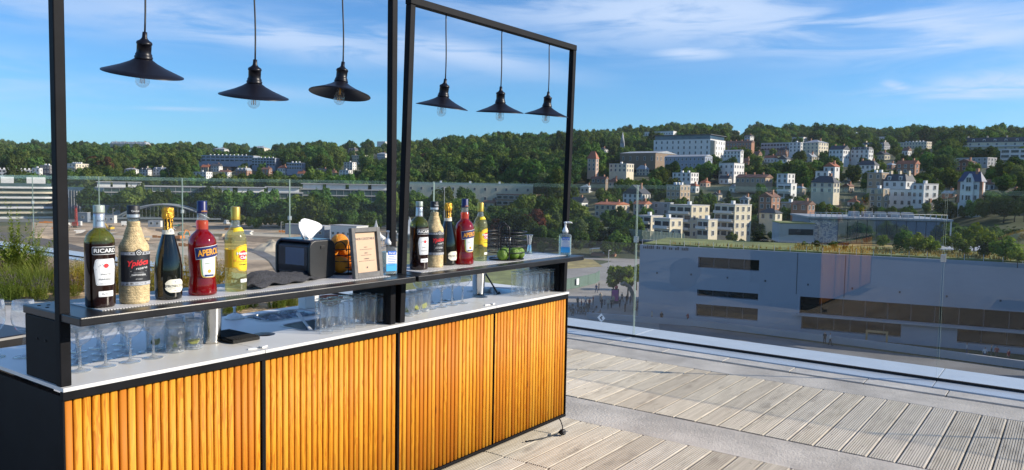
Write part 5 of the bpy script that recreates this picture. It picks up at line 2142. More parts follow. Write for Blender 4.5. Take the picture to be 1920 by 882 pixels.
def house(label, x0, x1, yt, yb, side=0.3, wall='w_white', roof='gable', rmat='r_slate', rpx=0.0, turn=30.0, d=None, cols=None, rws=None, cat='house', name='house',
          chim=1, win='win', ridge='x', dep=None, winh=1.5, extra=None):
    """x0..x1, yt..yb: photo box of the walls; side: share of the width taken by the sunlit right side; rpx: roof height in photo pixels"""
    xc = (x0 + x1) / 2
    if d is None:
        d = ground_at(xc, yb)
    m = d / F_PX
    wpx = (x1 - x0) * m
    a = radians(turn)
    if side > 0.02:
        Wd = wpx * (1 - side) / cos(a)
        Dp = wpx * side / sin(a)
    else:
        a = radians(4)
        Wd, Dp = wpx, (dep or max(8.0, wpx * 0.5))
    Wd, Dp = max(Wd, 2.5), max(Dp, 2.5)
    if dep:
        Dp = dep
    P = CAM + ray(xc, yb) * d
    hz = (yb - yt) * m
    view = atan2(P.y, P.x)
    # put the nearest corner line at depth d: push the centre back by half the depth
    P = P + Vector((cos(view), sin(view), 0)) * (Dp * cos(a) + Wd * sin(a)) * 0.25
    t = thing(name, label, cat, (P.x, P.y, P.z), view - pi / 2 - a)
    w2, d2 = Wd / 2, Dp / 2
    MB().box(-w2, w2, -d2, d2, -5.0, hz).build('wall', wall, t)
    rh = rpx * m
    if roof == 'flat':
        b = MB()
        b.box(-w2 - 0.1, w2 + 0.1, -d2 - 0.1, d2 + 0.1, hz + 0.005, hz + 0.35)
        r = b.build('roof', rmat, t)
        for k in range(chim):
            cx = -w2 * 0.7 + 1.4 * w2 * (k + 0.5) / max(1, chim)
            MB().box(cx - 0.6, cx + 0.6, -0.6, 0.6, hz + 0.36, hz + 1.6).build('chimney', 'w_white', r)
        rh = 0.4
    elif roof in ('gable', 'hip'):
        o_ = 0.4
        b = MB()
        if ridge == 'x':
            hx = w2 + (o_ if roof == 'gable' else -min(w2, d2) * 0.85 + 0.0)
            hx = max(hx, 0.05)
            A = [(-w2 - o_, -d2 - o_, hz), (w2 + o_, -d2 - o_, hz), (w2 + o_, d2 + o_, hz), (-w2 - o_, d2 + o_, hz), (-hx, 0, hz + rh), (hx, 0, hz + rh)]
            fs = [(0, 1, 5, 4), (1, 2, 5), (2, 3, 4, 5), (3, 0, 4), (3, 2, 1, 0)]
        else:
            hy = d2 + (o_ if roof == 'gable' else -min(w2, d2) * 0.85)
            hy = max(hy, 0.05)
            A = [(-w2 - o_, -d2 - o_, hz), (w2 + o_, -d2 - o_, hz), (w2 + o_, d2 + o_, hz), (-w2 - o_, d2 + o_, hz), (0, -hy, hz + rh), (0, hy, hz + rh)]
            fs = [(0, 1, 4), (1, 2, 5, 4), (2, 3, 5), (3, 0, 4, 5), (3, 2, 1, 0)]
        A = [(x, y, z + 0.01) for x, y, z in A]
        b.v = A
        for f in fs:
            b.face(f)
        r = b.build('roof', rmat, t)
        if roof == 'gable':       # wall under the gable ends
            g = MB()
            if ridge == 'x':
                for s in (-1, 1):
                    g.poly([(s * w2, -d2, hz - 0.02), (s * w2, d2, hz - 0.02), (s * w2, 0, hz + rh * 0.93)][::s])
            else:
                for s in (-1, 1):
                    g.poly([(-w2, s * d2, hz - 0.02), (w2, s * d2, hz - 0.02), (0, s * d2, hz + rh * 0.93)][::-s])
            g.build('gable', wall, t)
            if ridge == 'y':
                put('window', window_mesh(1.2, 1.2), t, (0, -d2 - 0.03, hz + rh * 0.18))
        for k in range(chim):
            cx = -w2 * 0.6 + 1.2 * w2 * k / max(1, chim - 1) if chim > 1 else w2 * 0.45
            MB().box(cx - 0.45, cx + 0.45, -0.45, 0.45, hz + rh * 0.55, hz + rh + 1.1).build('chimney', 'w_brick', r)
    elif roof == 'mansard':
        ins = min(w2, d2) * 0.28
        b = MB()
        lo = [(-w2 - .2, -d2 - .2), (w2 + .2, -d2 - .2), (w2 + .2, d2 + .2), (-w2 - .2, d2 + .2)]
        hi_ = [(-w2 + ins, -d2 + ins), (w2 - ins, -d2 + ins), (w2 - ins, d2 - ins), (-w2 + ins, d2 - ins)]
        b.v = [(x, y, hz + 0.01) for x, y in lo] + [(x, y, hz + rh) for x, y in hi_]
        for k in range(4):
            b.face([k, (k + 1) % 4, 4 + (k + 1) % 4, 4 + k])
        b.face([4, 5, 6, 7])
        r = b.build('roof', rmat, t)
        nd_ = max(2, min(9, int(Wd / 4)))
        for k in range(nd_):
            cx = -w2 + Wd * (k + 0.5) / nd_
            yy = -d2 + ins * 0.35
            MB().box(cx - 0.8, cx + 0.8, yy - 0.35, yy + ins, hz + 0.25, hz + min(rh * 0.85, 2.3)).build('dormer', 'w_white', r)
            put('window', window_mesh(1.0, min(rh * 0.5, 1.4), 'plain'), r, (cx, yy - 0.37, hz + 0.5))
        for k in range(chim):
            cx = -w2 * 0.8 + 1.6 * w2 * k / max(1, chim - 1) if chim > 1 else w2 * 0.4
            MB().box(cx - 0.5, cx + 0.5, -0.8, 0.8, hz + rh * 0.8, hz + rh + 1.6).build('chimney', 'w_sand', r)
    # windows storey by storey on the two faces in view
    nr = rws if rws is not None else max(1, min(6, int(round(hz / 3.0))))
    nc = cols if cols is not None else max(1, min(12, int(round(Wd / 3.1))))
    ns = max(1, min(6, int(round(Dp / 3.4))))
    sh = hz / nr
    wh = min(winh, sh * 0.6)
    ww = min(1.3 if win == 'win' else Wd / nc * 0.82, Wd / nc * 0.8)
    me = window_mesh(ww, wh, win)
    for j in range(nr):
        z = j * sh + sh * 0.28
        for i in range(nc):
            put('window', me, t, (-w2 + Wd * (i + 0.5) / nc, -d2 - 0.02, z))
        if side > 0.12:
            for i in range(ns):
                put('window', window_mesh(min(1.2, Dp / ns * 0.6), wh, 'win'), t, (w2 + 0.02, -d2 + Dp * (i + 0.5) / ns, z), pi / 2)
    if extra == 'balconies':
        for j in range(1, nr):
            z = j * sh - 0.05
            bb = MB()
            bb.box(-w2 * 0.92, w2 * 0.92, -d2 - 1.3, -d2 - 0.17, z, z + 0.16)
            bb.box(-w2 * 0.92, w2 * 0.92, -d2 - 1.3, -d2 - 1.22, z + 0.16, z + 1.0)
            bb.build('balcony', 'w_frame', t)
    PLACED.append((x0 - 1, x1 + 1, yt - rpx, yb, d))
    REFS.append(((x0 + x1) / 2, (yt + yb) / 2, short_ref(label)))
    return t, d, Wd, Dp, hz


Hs = house
# --- right hill, far to near
Hs('long low white block on the crest behind the big white hall', 1205, 1268, 247, 254, 0.1, 'w_white', 'flat', 'r_flat', d=1050, rws=1, chim=0, cat='building', name='building')
Hs('small white house alone among trees on the crest right of the big hall', 1374, 1387, 246, 252, 0.3, 'w_white', 'flat', 'r_flat', chim=0)
Hs('narrow pale house with a tall gable above the red brick row', 1396, 1413, 256, 266, 0.4, 'w_white', 'gable', 'r_slate', 3, d=820)
Hs('pale flat-roofed block on the crest, left of three', 1480, 1512, 258, 265, 0.2, 'w_white', 'flat', 'r_flat', chim=0, rws=1, d=1000, cat='building', name='building')
Hs('grey flat-roofed block with a rooftop box on the crest', 1590, 1621, 250, 258, 0.2, 'w_grey', 'flat', 'r_flat', chim=1, rws=2, d=1050, cat='building', name='building')
Hs('low white block half sunk in trees on the crest', 1642, 1670, 257, 263, 0.2, 'w_white', 'flat', 'r_flat', chim=0, rws=1, d=1050, cat='building', name='building')
Hs('long cream row with many chimneys on the upper right slope', 1686, 1743, 267, 279, 0.15, 'w_cream', 'flat', 'r_flat', chim=6, d=800, cat='building', name='building')
hall = Hs('big white hall with a dark glazed top storey on the hillside', 1225, 1358, 263, 303, 0.22, 'w_white', 'flat', 'r_flat', d=650, cols=10, rws=4, turn=24, cat='building', name='hall', chim=0, winh=2.2)
Hs('red brick row with chimneys right of the big white hall', 1357, 1413, 268, 281, 0.1, 'w_brick', 'gable', 'r_brown', 4, d=720, cat='building', name='building', chim=4)
Hs('long modern block with ribbon windows right of the brick row', 1428, 1502, 268, 283, 0.1, 'w_grey', 'flat', 'r_flat', win='plain', d=720, cat='building', name='building', cols=12, chim=0)
Hs('white villa with tall windows at the left of a cream one', 1480, 1507, 268, 286, 0.25, 'w_white', 'flat', 'r_flat', d=640)
Hs('cream villa with a grey hipped roof on the upper slope', 1506, 1551, 268, 288, 0.38, 'w_cream', 'hip', 'r_zinc', 6, d=620, chim=2)
Hs('dark mansard house left of the long cream row', 1616, 1666, 274, 281, 0.2, 'w_grey', 'mansard', 'r_slate', 7, d=700, chim=2)
big = Hs('long cream apartment block with mansard roof at the right edge', 1807, 1965, 267, 292, 0.0, 'w_cream', 'mansard', 'r_slate', 9, d=570, cols=11, rws=3, dep=14, cat='building', name='apartment_block', extra='balconies', chim=5)
Hs('white and blue modern block below the long cream apartments', 1883, 1960, 280, 308, 0.0, 'w_white', 'flat', 'r_flat', d=480, cols=5, rws=3, dep=12, cat='building', name='building', win='plain', chim=0)
Hs('tall white house with a sunlit cream gable end on the slope', 1555, 1591, 281, 300, 0.32, 'w_white', 'gable', 'r_slate', 8, d=560, chim=2)
Hs('grey house with a flat dark roof beside the tall gabled one', 1596, 1635, 281, 297, 0.2, 'w_white', 'mansard', 'r_slate', 5, d=560, chim=1)
Hs('white cottage with a wide dark hipped roof in mid slope', 1607, 1646, 310, 319, 0.2, 'w_white', 'hip', 'r_slate', 9, d=450, chim=2)
Hs('white house with a small red gable roof in the trees', 1545, 1573, 313, 324, 0.3, 'w_white', 'gable', 'r_red', 8, ridge='y', d=440)
Hs('low white annex below the red-gabled house', 1530, 1556, 322, 333, 0.15, 'w_white', 'flat', 'r_flat', chim=0, d=410)
Hs('brick house with a red roof alone in the trees, mid right slope', 1682, 1721, 308, 326, 0.2, 'w_brick', 'gable', 'r_red', 7, d=420, chim=2)
Hs('long grey modern house behind a brick pavilion on the right', 1787, 1862, 297, 311, 0.2, 'w_grey', 'flat', 'r_flat', chim=0, d=470)
Hs('small brick pavilion with a brown roof on the right', 1794, 1828, 305, 321, 0.2, 'w_brick', 'gable', 'r_brown', 6, d=430, ridge='y')
Hs('cream house under a great dark hipped roof at the glass top edge', 1522, 1572, 343, 363, 0.22, 'w_cream', 'hip', 'r_slate', 13, d=340, chim=1)
Hs('tan stone house with a flat roof left of the white mansard villa', 1627, 1665, 325, 352, 0.35, 'w_tan', 'flat', 'r_zinc', d=370, chim=2)
Hs('white villa with dark mansard roofs and gables on the right slope', 1659, 1713, 340, 353, 0.3, 'w_white', 'mansard', 'r_slate', 13, d=360, chim=3)
Hs('white modern cubic house behind the glass right of the mansard villa', 1711, 1755, 346, 386, 0.55, 'w_white', 'flat', 'r_flat', d=325, chim=1, turn=42)
Hs('low white wing with a long window band under the mansard villa', 1663, 1712, 356, 388, 0.05, 'w_white', 'flat', 'r_flat', d=335, rws=2, chim=0)
villa = Hs('tall villa with blue roof, brick corners and white gabled front at far right', 1800, 1841, 341, 381, 0.12, 'w_white', 'hip', pm('r_blue', (0.045, 0.060, 0.12), 0.6), 19, d=272, chim=1, cols=2, rws=2)
Hs('shabby tan house hidden behind a tree below the white villa', 1630, 1664, 355, 391, 0.3, 'w_tan', 'flat', 'r_zinc', d=330, chim=1)
Hs('brick house with a stone gable seen through the glass', 1484, 1526, 384, 397, 0.3, 'w_brick', 'gable', 'r_brown', 7, d=300, chim=1)
# --- centre right
Hs('brown industrial hall with big windows left of the white hall', 1162, 1269, 288, 307, 0.38, 'w_brown', 'gable', 'r_zinc', 5, d=600, cat='building', name='building', chim=0, winh=3.0, rws=1, cols=5)
Hs('long grey workshop with a white sunlit end in front of the white hall', 1246, 1334, 294, 314, 0.16, 'w_bluegrey', 'gable', 'r_zinc', 4, d=560, cat='building', name='building', chim=0, cols=10, rws=2)
Hs('white annex with a grey roof right of the white hall', 1357, 1393, 284, 297, 0.15, 'w_white', 'gable', 'r_zinc', 3, d=600, chim=0)
Hs('white modern box with small windows below the white hall', 1348, 1394, 307, 330, 0.4, 'w_white', 'flat', 'r_flat', d=510, chim=0, cols=3, rws=2)
Hs('white terraced house with roof garden below the grey workshop', 1261, 1309, 325, 341, 0.3, 'w_white', 'flat', 'r_flat', d=490, chim=2)
Hs('cream and grey stepped house left of centre on the slope', 1142, 1188, 308, 324, 0.3, 'w_cream', 'flat', 'r_flat', d=520, chim=1)
Hs('narrow pinkish house with a pointed red turret by the right post', 1101, 1122, 298, 322, 0.25, 'w_pink', 'hip', 'r_red', 14, d=520, chim=0)
Hs('brown-roofed house row low in the trees right of the post', 1108, 1140, 336, 344, 0.15, 'w_brown', 'gable', 'r_brown', 5, d=470, chim=2)
Hs('row of red-roofed houses half hidden by dark trees', 1380, 1447, 333, 345, 0.2, 'w_tan', 'gable', 'r_brown', 6, d=440, chim=3)
Hs('white boxy house above the glass edge, right of the dark cedar', 1457, 1489, 327, 345, 0.4, 'w_white', 'flat', 'r_flat', d=420, chim=0)
Hs('white modern three-storey house with open balconies behind the glass', 1458, 1492, 345, 374, 0.3, 'w_white', 'flat', 'r_flat', d=360, chim=0, extra='balconies', win='plain')
Hs('brick villa with a steep brown gable behind the glass', 1423, 1461, 370, 394, 0.4, 'w_brick', 'gable', 'r_brown', 9, d=330, ridge='y', chim=1)
Hs('small house with a dark hipped roof below the brick villa', 1424, 1465, 400, 414, 0.3, 'w_cream', 'hip', 'r_slate', 9, d=290)
Hs('low tan house right of the dark hipped roof', 1464, 1500, 381, 396, 0.25, 'w_tan', 'flat', 'r_zinc', d=315)
Hs('steep white gabled house at the upper glass edge', 1168, 1219, 364, 382, 0.3, 'w_white', 'gable', 'r_slate', 17, d=420, ridge='y', chim=1)
Hs('turreted grey and brick manor seen through the glass', 1249, 1293, 348, 382, 0.42, 'w_tan', 'flat', 'r_zinc', d=400, chim=3)
Hs('white gabled cottage with a slate roof near the far post', 1069, 1102, 380, 393, 0.35, 'w_white', 'gable', 'r_slate', 10, d=400)
Hs('brick terrace with red tiles and a bright sunlit end', 1115, 1180, 384, 408, 0.40, 'w_sand', 'gable', 'r_red', 5, d=360, chim=2)
Hs('pinkish house with a red roof behind the glass joint', 1187, 1221, 383, 406, 0.4, 'w_pink', 'gable', 'r_red', 6, d=350)
Hs('plain grey box house behind the cream flats', 1222, 1262, 381, 404, 0.15, 'w_grey', 'flat', 'r_zinc', d=350, cols=2, chim=0)
for (x0, x1, yt, lb, tn, dd) in ((1192, 1242, 406, 'cream flats, lowest and leftmost block of the stepped group', 36, 292), (1226, 1279, 411, 'cream flats, front block with a loggia left of the middle', 36, 276),
                             (1254, 1328, 386, 'cream flats, tall rear block in the middle of the group', 38, 300), (1307, 1344, 413, 'cream flats, front block with green balconies', 38, 272),
                             (1339, 1406, 385, 'cream flats, tall right-hand block with a flat canopy roof', 38, 288)):
    Hs(lb, x0, x1, yt, 446, 0.45, 'w_cream', 'flat', 'r_flat', d=dd, turn=tn, cat='building', name='apartment_block', win='plain', extra='balconies', chim=1)
# --- centre and left
Hs('long pale building with punched windows behind the park trees', 762, 1000, 345, 379, 0.0, 'w_cream', 'flat', 'r_flat', d=475, dep=14, rws=2, cols=12, cat='building', name='building', chim=3)
Hs('small house with a brown roof in the park trees', 905, 936, 381, 392, 0.3, 'w_sand', 'gable', 'r_brown', 5, d=430)
Hs('dark brown timber-clad block stacked in boxes in the park', 930, 1022, 366, 398, 0.25, 'w_brown', 'flat', 'r_brown', d=420, cat='building', name='building', chim=0, cols=6, rws=3, win='plain')
Hs('long pale chateau on the left crest', 210, 279, 270, 280, 0.12, 'w_sand', 'mansard', 'r_zinc', 4, d=1350, cat='building', name='chateau', chim=4, cols=12, rws=2)
Hs('grey slab block with white roof boxes at the far left', -10, 66, 319, 338, 0.0, 'w_bluegrey', 'flat', 'r_flat', d=640, dep=12, cat='building', name='apartment_block', chim=8, cols=12, win='plain')
Hs('bright white end block beside the grey slab at the far left', 62, 79, 316, 340, 0.3, 'w_white', 'flat', 'r_flat', d=630, chim=1, cat='building', name='apartment_block')
Hs('dark block with white ends left of the left post', 77, 101, 311, 334, 0.35, 'w_dark', 'flat', 'r_flat', d=660, chim=2, cat='building', name='apartment_block')
Hs('cream apartment block right of the left post', 120, 171, 308, 336, 0.55, 'w_cream', 'flat', 'r_flat', d=650, chim=5, cat='building', name='apartment_block', extra='balconies', turn=40)
for (x0, x1, yt, yb, lb, wl_, rf, rm, rp) in (
        (235, 259, 318, 328, 'white house with a grey roof, leftmost of three under the woods', 'w_white', 'hip', 'r_zinc', 3),
        (263, 284, 319, 330, 'grey-roofed house, middle one of three under the woods', 'w_white', 'mansard', 'r_slate', 4),
        (288, 313, 318, 329, 'white house with dormers, right one of three under the woods', 'w_white', 'mansard', 'r_zinc', 4),
        (363, 397, 323, 335, 'white flat-roofed modern house on the left slope', 'w_white', 'flat', 'r_flat', 0),
        (378, 396, 314, 322, 'cream cottage with a red roof above the white modern house', 'w_cream', 'gable', 'r_red', 5),
        (396, 417, 312, 322, 'white gabled house beside the red-roofed cottage', 'w_white', 'gable', 'r_slate', 5),
        (421, 439, 310, 320, 'brick house with a tall chimney under the long blue-grey slab', 'w_brick', 'gable', 'r_red', 4),
        (411, 434, 323, 334, 'white house with a sunlit gable below the brick one', 'w_white', 'gable', 'r_brown', 4),
        (442, 472, 320, 329, 'brick house with a grey mansard roof on the left slope', 'w_brick', 'mansard', 'r_zinc', 5),
        (491, 510, 318, 334, 'tall narrow brick house with chimneys', 'w_brick', 'gable', 'r_brown', 4),
        (521, 541, 316, 330, 'white house with a bright red hipped roof', 'w_white', 'hip', 'r_red', 6),
        (558, 574, 326, 332, 'low cottage with a red tiled roof', 'w_cream', 'gable', 'r_red', 5),
        (590, 620, 325, 337, 'large white gabled house in the middle distance', 'w_white', 'gable', 'r_slate', 9),
        (614, 632, 325, 337, 'brown-roofed house beside the large white gable', 'w_tan', 'gable', 'r_brown', 6),
        (637, 661, 320, 337, 'white stepped house left of the middle posts', 'w_white', 'flat', 'r_flat', 0),
        (645, 668, 305, 320, 'blue-shaded white flats above the stepped house', 'w_white', 'flat', 'r_flat', 0),
        (660, 696, 292, 308, 'cream villa terraces left of the middle posts', 'w_cream', 'flat', 'r_flat', 0),
        (653, 672, 282, 291, 'brown-roofed house above the cream villa', 'w_tan', 'mansard', 'r_slate', 4),
        (707, 729, 266, 280, 'white tower block on the skyline at the middle posts', 'w_white', 'flat', 'r_flat', 0),
        (707, 729, 289, 299, 'pale house just left of the middle posts', 'w_white', 'hip', 'r_zinc', 3),
        (401, 429, 280, 290, 'pale villa above the long blue-grey slab', 'w_white', 'hip', 'r_zinc', 3),
        (470, 506, 278, 290, 'cream villa with a tower on the left skyline', 'w_cream', 'hip', 'r_zinc', 4)):
    Hs(lb, x0, x1, yt, yb, 0.32, wl_, rf, rm, rp, chim=1)
Hs('long blue-grey slab with a row of white roof boxes', 376, 480, 292, 304, 0.03, 'w_bluegrey', 'flat', 'r_flat', d=850, dep=14, chim=10, cols=12, win='plain', cat='building', name='apartment_block')
Hs('second blue-grey slab, shorter, right of the long one', 479, 522, 297, 312, 0.03, 'w_bluegrey', 'flat', 'r_flat', d=800, dep=14, chim=4, cols=8, win='plain', cat='building', name='apartment_block')
Hs('third grey slab with a white end, smallest of the slabs', 538, 572, 306, 319, 0.2, 'w_bluegrey', 'flat', 'r_flat', d=740, chim=3, cols=6, win='plain', cat='building', name='apartment_block')

# smaller houses tucked into the right slope
rh_ = random.Random(64)
USED = {}
HW = [('white', 'w_white'), ('cream', 'w_cream'), ('brick', 'w_brick'), ('tan', 'w_tan'), ('pinkish', 'w_pink')]
HR_ = [('slate roof', 'r_slate'), ('red roof', 'r_red'), ('brown roof', 'r_brown'), ('zinc roof', 'r_zinc')]
for i, (px, py) in enumerate(((1130, 292), (1205, 330), (1232, 318), (1300, 362), (1322, 352), (1360, 346), (1378, 362), (1400, 312), (1420, 300), (1445, 306), (1470, 312), (1520, 306), (1540, 346), (1590, 362), (1590, 312), (1600, 340), (1655, 300), (1670, 318),
                              (1700, 292), (1735, 300), (1745, 318), (1768, 352), (1780, 372), (1862, 330), (1850, 358), (1900, 372), (1345, 378), (1398, 384), (1500, 366), (1560, 382), (1600, 388), (1740, 396), (1470, 292), (1100, 362), (1152, 352))):
    wn_, wm_ = HW[i % 5] if i % 3 else HW[0]
    rn_, rm_ = HR_[(i * 7 + i // 4) % 4]
    w_ = rh_.uniform(15, 25)
    h_ = rh_.uniform(8, 13)
    near_ = min(REFS, key=lambda q: hypot(q[0] - px, q[1] - py))
    side_ = 'left' if px < near_[0] else 'right'
    up_ = 'above and ' if py < near_[1] - 6 else ('below and ' if py > near_[1] + 6 else '')
    lb_ = 'small %s house with a %s, %s%s of the %s' % (wn_, rn_, up_, side_, near_[2])
    if lb_ in USED:
        lb_ = ('lower ' if py > USED[lb_] else 'higher ') + lb_
    USED[lb_] = py
    Hs(lb_, px - w_ / 2, px + w_ / 2, py - h_, py, rh_.uniform(0.25, 0.45), wm_, rh_.choice(('gable', 'gable', 'hip')), rm_, rh_.uniform(4.5, 8), ridge=rh_.choice(('x', 'y')), turn=rh_.uniform(22, 42))
# glazed top storey and roof of the white hall, its bay
t, d, Wd, Dp, hz = hall
MB().box(-Wd / 2 + 0.8, Wd / 2 - 0.8, -Dp / 2 + 0.8, Dp / 2 - 0.8, hz + 0.36, hz + 3.6).build('glazed_storey', 'glass_blue', t)
MB().box(-Wd / 2 - 0.6, Wd / 2 + 0.6, -Dp / 2 - 0.6, Dp / 2 + 0.6, hz + 3.61, hz + 4.2).build('top_roof', 'r_slate', t)
b = MB().lathe([(3.4, -4), (3.4, hz - 1.5), (3.8, hz - 1.4), (3.8, hz - 0.8), (0.2, hz - 0.2)], 14, (Wd / 2 - 0.4, -Dp / 2 + 3.5, 0))
b.build('round_bay', 'w_white', t)
# villa front gable, dormer and brick corners
t, d, Wd, Dp, hz = villa
g = MB()
g.box(-1.6, 1.6, -Dp / 2 - 0.8, -Dp / 2 - 0.02, 0, hz)
g.poly([(-1.9, -Dp / 2 - 0.8, hz + 0.01), (1.9, -Dp / 2 - 0.8, hz + 0.01), (0, -Dp / 2 - 0.8, hz + 2.8)])
g.poly([(-1.9, -Dp / 2 + 1, hz + 0.02), (-1.9, -Dp / 2 - 0.8, hz + 0.02), (0, -Dp / 2 - 0.8, hz + 2.8), (0, -Dp / 2 + 1, hz + 2.8)])
g.poly([(1.9, -Dp / 2 - 0.8, hz + 0.02), (1.9, -Dp / 2 + 1, hz + 0.02), (0, -Dp / 2 + 1, hz + 2.8), (0, -Dp / 2 - 0.8, hz + 2.8)])
g.build('front_gable', 'w_white', t)
for z in (1.0, 4.2, hz - 0.2):
    put('window', window_mesh(1.6, 1.6), t, (0, -Dp / 2 - 0.83, z))
for s in (-1, 1):
    MB().box(s * Wd / 2 - 0.5, s * Wd / 2 + 0.5, -Dp / 2 - 0.06, -Dp / 2 + 0.6, 0, hz - 0.03).build('brick_corner', 'w_brick', t)
# church spire
P = CAM + ray(1167, 275) * 760
sp_ = thing('church_spire', 'thin grey church spire rising from the trees left of the white hall', 'church', (P.x, P.y, P.z - 2), 0.4)
MB().box(-2, 2, -2, 2, -3, 5).build('tower', 'w_grey', sp_)
MB().lathe([(2.3, 5.01), (0.06, 16.5)], 8).build('spire', 'r_zinc', sp_)
PLACED.append((1160, 1174, 247, 270, 760))

# ------------------------------------------------------------------ offices along the far river bank, left
def office(label, x0, x1, yt, d, floors, kind='bands', mat='glass_teal', dep=16, roofbox=0, name='office_block'):
    xc = (x0 + x1) / 2
    W_ = (x1 - x0) * d / F_PX
    P = CAM + ray(xc, 346) * d
    zt = (CAM + ray(xc, yt) * d).z
    view = atan2(P.y, P.x)
    P += Vector((cos(view), sin(view), 0)) * dep / 2
    t = thing(name, label, 'office', (P.x, P.y, GZ), view - pi / 2)
    H_ = zt - GZ
    w2, d2 = W_ / 2, dep / 2
    MB().box(-w2, w2, -d2, d2, -1, H_).build('glass_front', mat, t)
    fh = H_ / floors
    if kind == 'bands':
        for k in range(floors + 1):
            MB().box(-w2 - 0.5, w2 + 0.5, -d2 - 0.7, d2 + 0.5, k * fh - 0.32 + (0.33 if k == 0 else 0), k * fh + 0.30 + (0.02 if k == floors else 0)).build('floor_band', 'w_grey', t)
        nm = int(W_ / 4)
        for k in range(nm + 1):
            x = -w2 + W_ * k / nm
            MB().box(x - 0.10, x + 0.10, -d2 - 0.25, -d2 - 0.03, 0.4, H_ - 0.4).build('mullion', 'w_grey', t)
    else:
        n_ = int(W_ / 1.3)
        rn = random.Random(int(x0))
        for k in range(n_ + 1):
            x = -w2 + W_ * k / n_
            z0 = rn.choice((0, 3, 5))
            MB().box(x - 0.16, x + 0.16, -d2 - 0.8, -d2 - 0.03, z0, H_ - rn.uniform(0, 2.5)).build('fin', rn.choice(('w_frame', 'w_bluegrey', 'w_grey', 'glass_blue')), t)
    for k in range(roofbox):
        f = (k + 0.5) / roofbox
        cx = -w2 + W_ * f
        ww = W_ / roofbox * 0.42
        MB().box(cx - ww, cx + ww, -d2 * 0.6, d2 * 0.6, H_ + 0.33, H_ + 3.2).build('roof_volume', 'w_white', t)
        MB().box(cx - ww * 1.2, cx + ww * 1.2, -d2 * 0.8, d2 * 0.8, H_ + 3.21, H_ + 3.6).build('roof_volume', 'r_flat', t)
    PLACED.append((x0, x1, yt - 6, 400, d))
    return t


# terraced office with curved balconies at the left edge
d = 425
P = CAM + ray(38, 346) * d
view = atan2(P.y, P.x)
t = thing('office_block', 'terraced white office with long curved balcony bands at the left edge', 'office', (P.x + 9 * cos(view), P.y + 9 * sin(view), GZ), view - pi / 2)
for k in range(7):
    z = 0.2 + 2.75 * k
    ins = 0.25 * k
    out = rrect(-30, 18.5 - ins, -9 + ins, 9, 7.5, 7)
    b = MB().prism(out, z, z + 1.0)
    b.build('balcony_band', 'w_cream' if k % 2 else 'w_white', t)
    MB().prism(rrect(-29, 16.5 - ins, -7 + ins, 8.5, 6, 7), z + 1.001, z + 2.749).build('glass_storey', 'glass_teal', t)
for (xa, xb) in ((-22, -12), (-9, -3), (3, 12)):
    MB().box(xa, xb, -4, 5, 19.5, 23).build('roof_volume', 'w_white', t)
PLACED.append((-60, 105, 345, 409, d))
office('tall blue glass tower with vertical fins right of the left post', 128, 190, 352, 440, 7, 'fins', 'glass_blue', 18)
office('pale roofed office with rooftop machinery behind the fin tower', 185, 262, 352, 480, 6, 'bands', 'glass_teal', 16, 3)
office('dark teal glass office with slanted braces above the arch bridge', 263, 381, 350, 470, 6, 'bands', 'glass_teal', 18)
office('glass office with white penthouses, left of the tree row centre', 385, 497, 362, 470, 5, 'bands', 'glass_teal', 18, 2)
office('glass office with a long white penthouse behind the aperitif bottle', 498, 566, 362, 460, 5, 'bands', 'glass_teal', 18, 1)
office('long low glass office with pale roof clutter left of the middle posts', 567, 735, 356, 480, 5, 'bands', 'glass_teal', 18, 4)
# ------------------------------------------------------------------ construction site and river bank, left
def at_ground(px, py, up=0.0):
    P = onz(px, py, GZ + up)
    return P


def mound(label, px, py, wpx, hpx, mat, seed):
    P = at_ground(px, py)
    d = (P - CAM).dot(FWD)
    Rw, Hh = wpx / 2 * d / F_PX, hpx * d / F_PX
    b = MB()
    N, M = 30, 9
    for j in range(M + 1):
        f = j / M
        for i in range(N):
            a = 2 * pi * i / N
            nn = mnoise.noise(Vector((cos(a) * 1.6 + seed, sin(a) * 1.6, f * 2.0)))
            r = Rw * f * (1 + 0.28 * nn)
            z = Hh * (1 - f) ** 1.15 * (1 + 0.35 * mnoise.noise(Vector((cos(a) * f * 3 + seed, sin(a) * f * 3, 7)))) - (0.5 if j == M else 0)
            b.v.append((r * cos(a), r * sin(a) * 0.8, z))
    for j in range(M):
        for i in range(N):
            b.face([j * N + i, j * N + (i + 1) % N, (j + 1) * N + (i + 1) % N, (j + 1) * N + i][::-1])
    o = b.build('earth_mound', mat)
    o.location = P
    o.rotation_euler = (0, 0, YAW - pi / 2)
    return tag(o, label, 'mound', 'heaps of earth on the construction site')


mound('dark grey heap of earth behind the pastis bottle', 178, 441, 72, 13, 'earth_brown', 1)
mound('broad sandy heap behind the straw-wrapped bottle', 262, 440, 110, 15, 'sand', 2)
mound('sandy heap with a steep side right of the aperitif bottle', 345, 432, 70, 12, 'earth_brown', 3)
mound('large sandy heap between the rum bottle and the napkin dispenser', 510, 470, 85, 21, 'sand_pale', 4)
mound('long low sand ridge behind the rum bottle', 575, 452, 150, 8, 'sand', 5)
mound('small sand heap at the left behind the shrub', 75, 446, 60, 8, 'sand', 6)

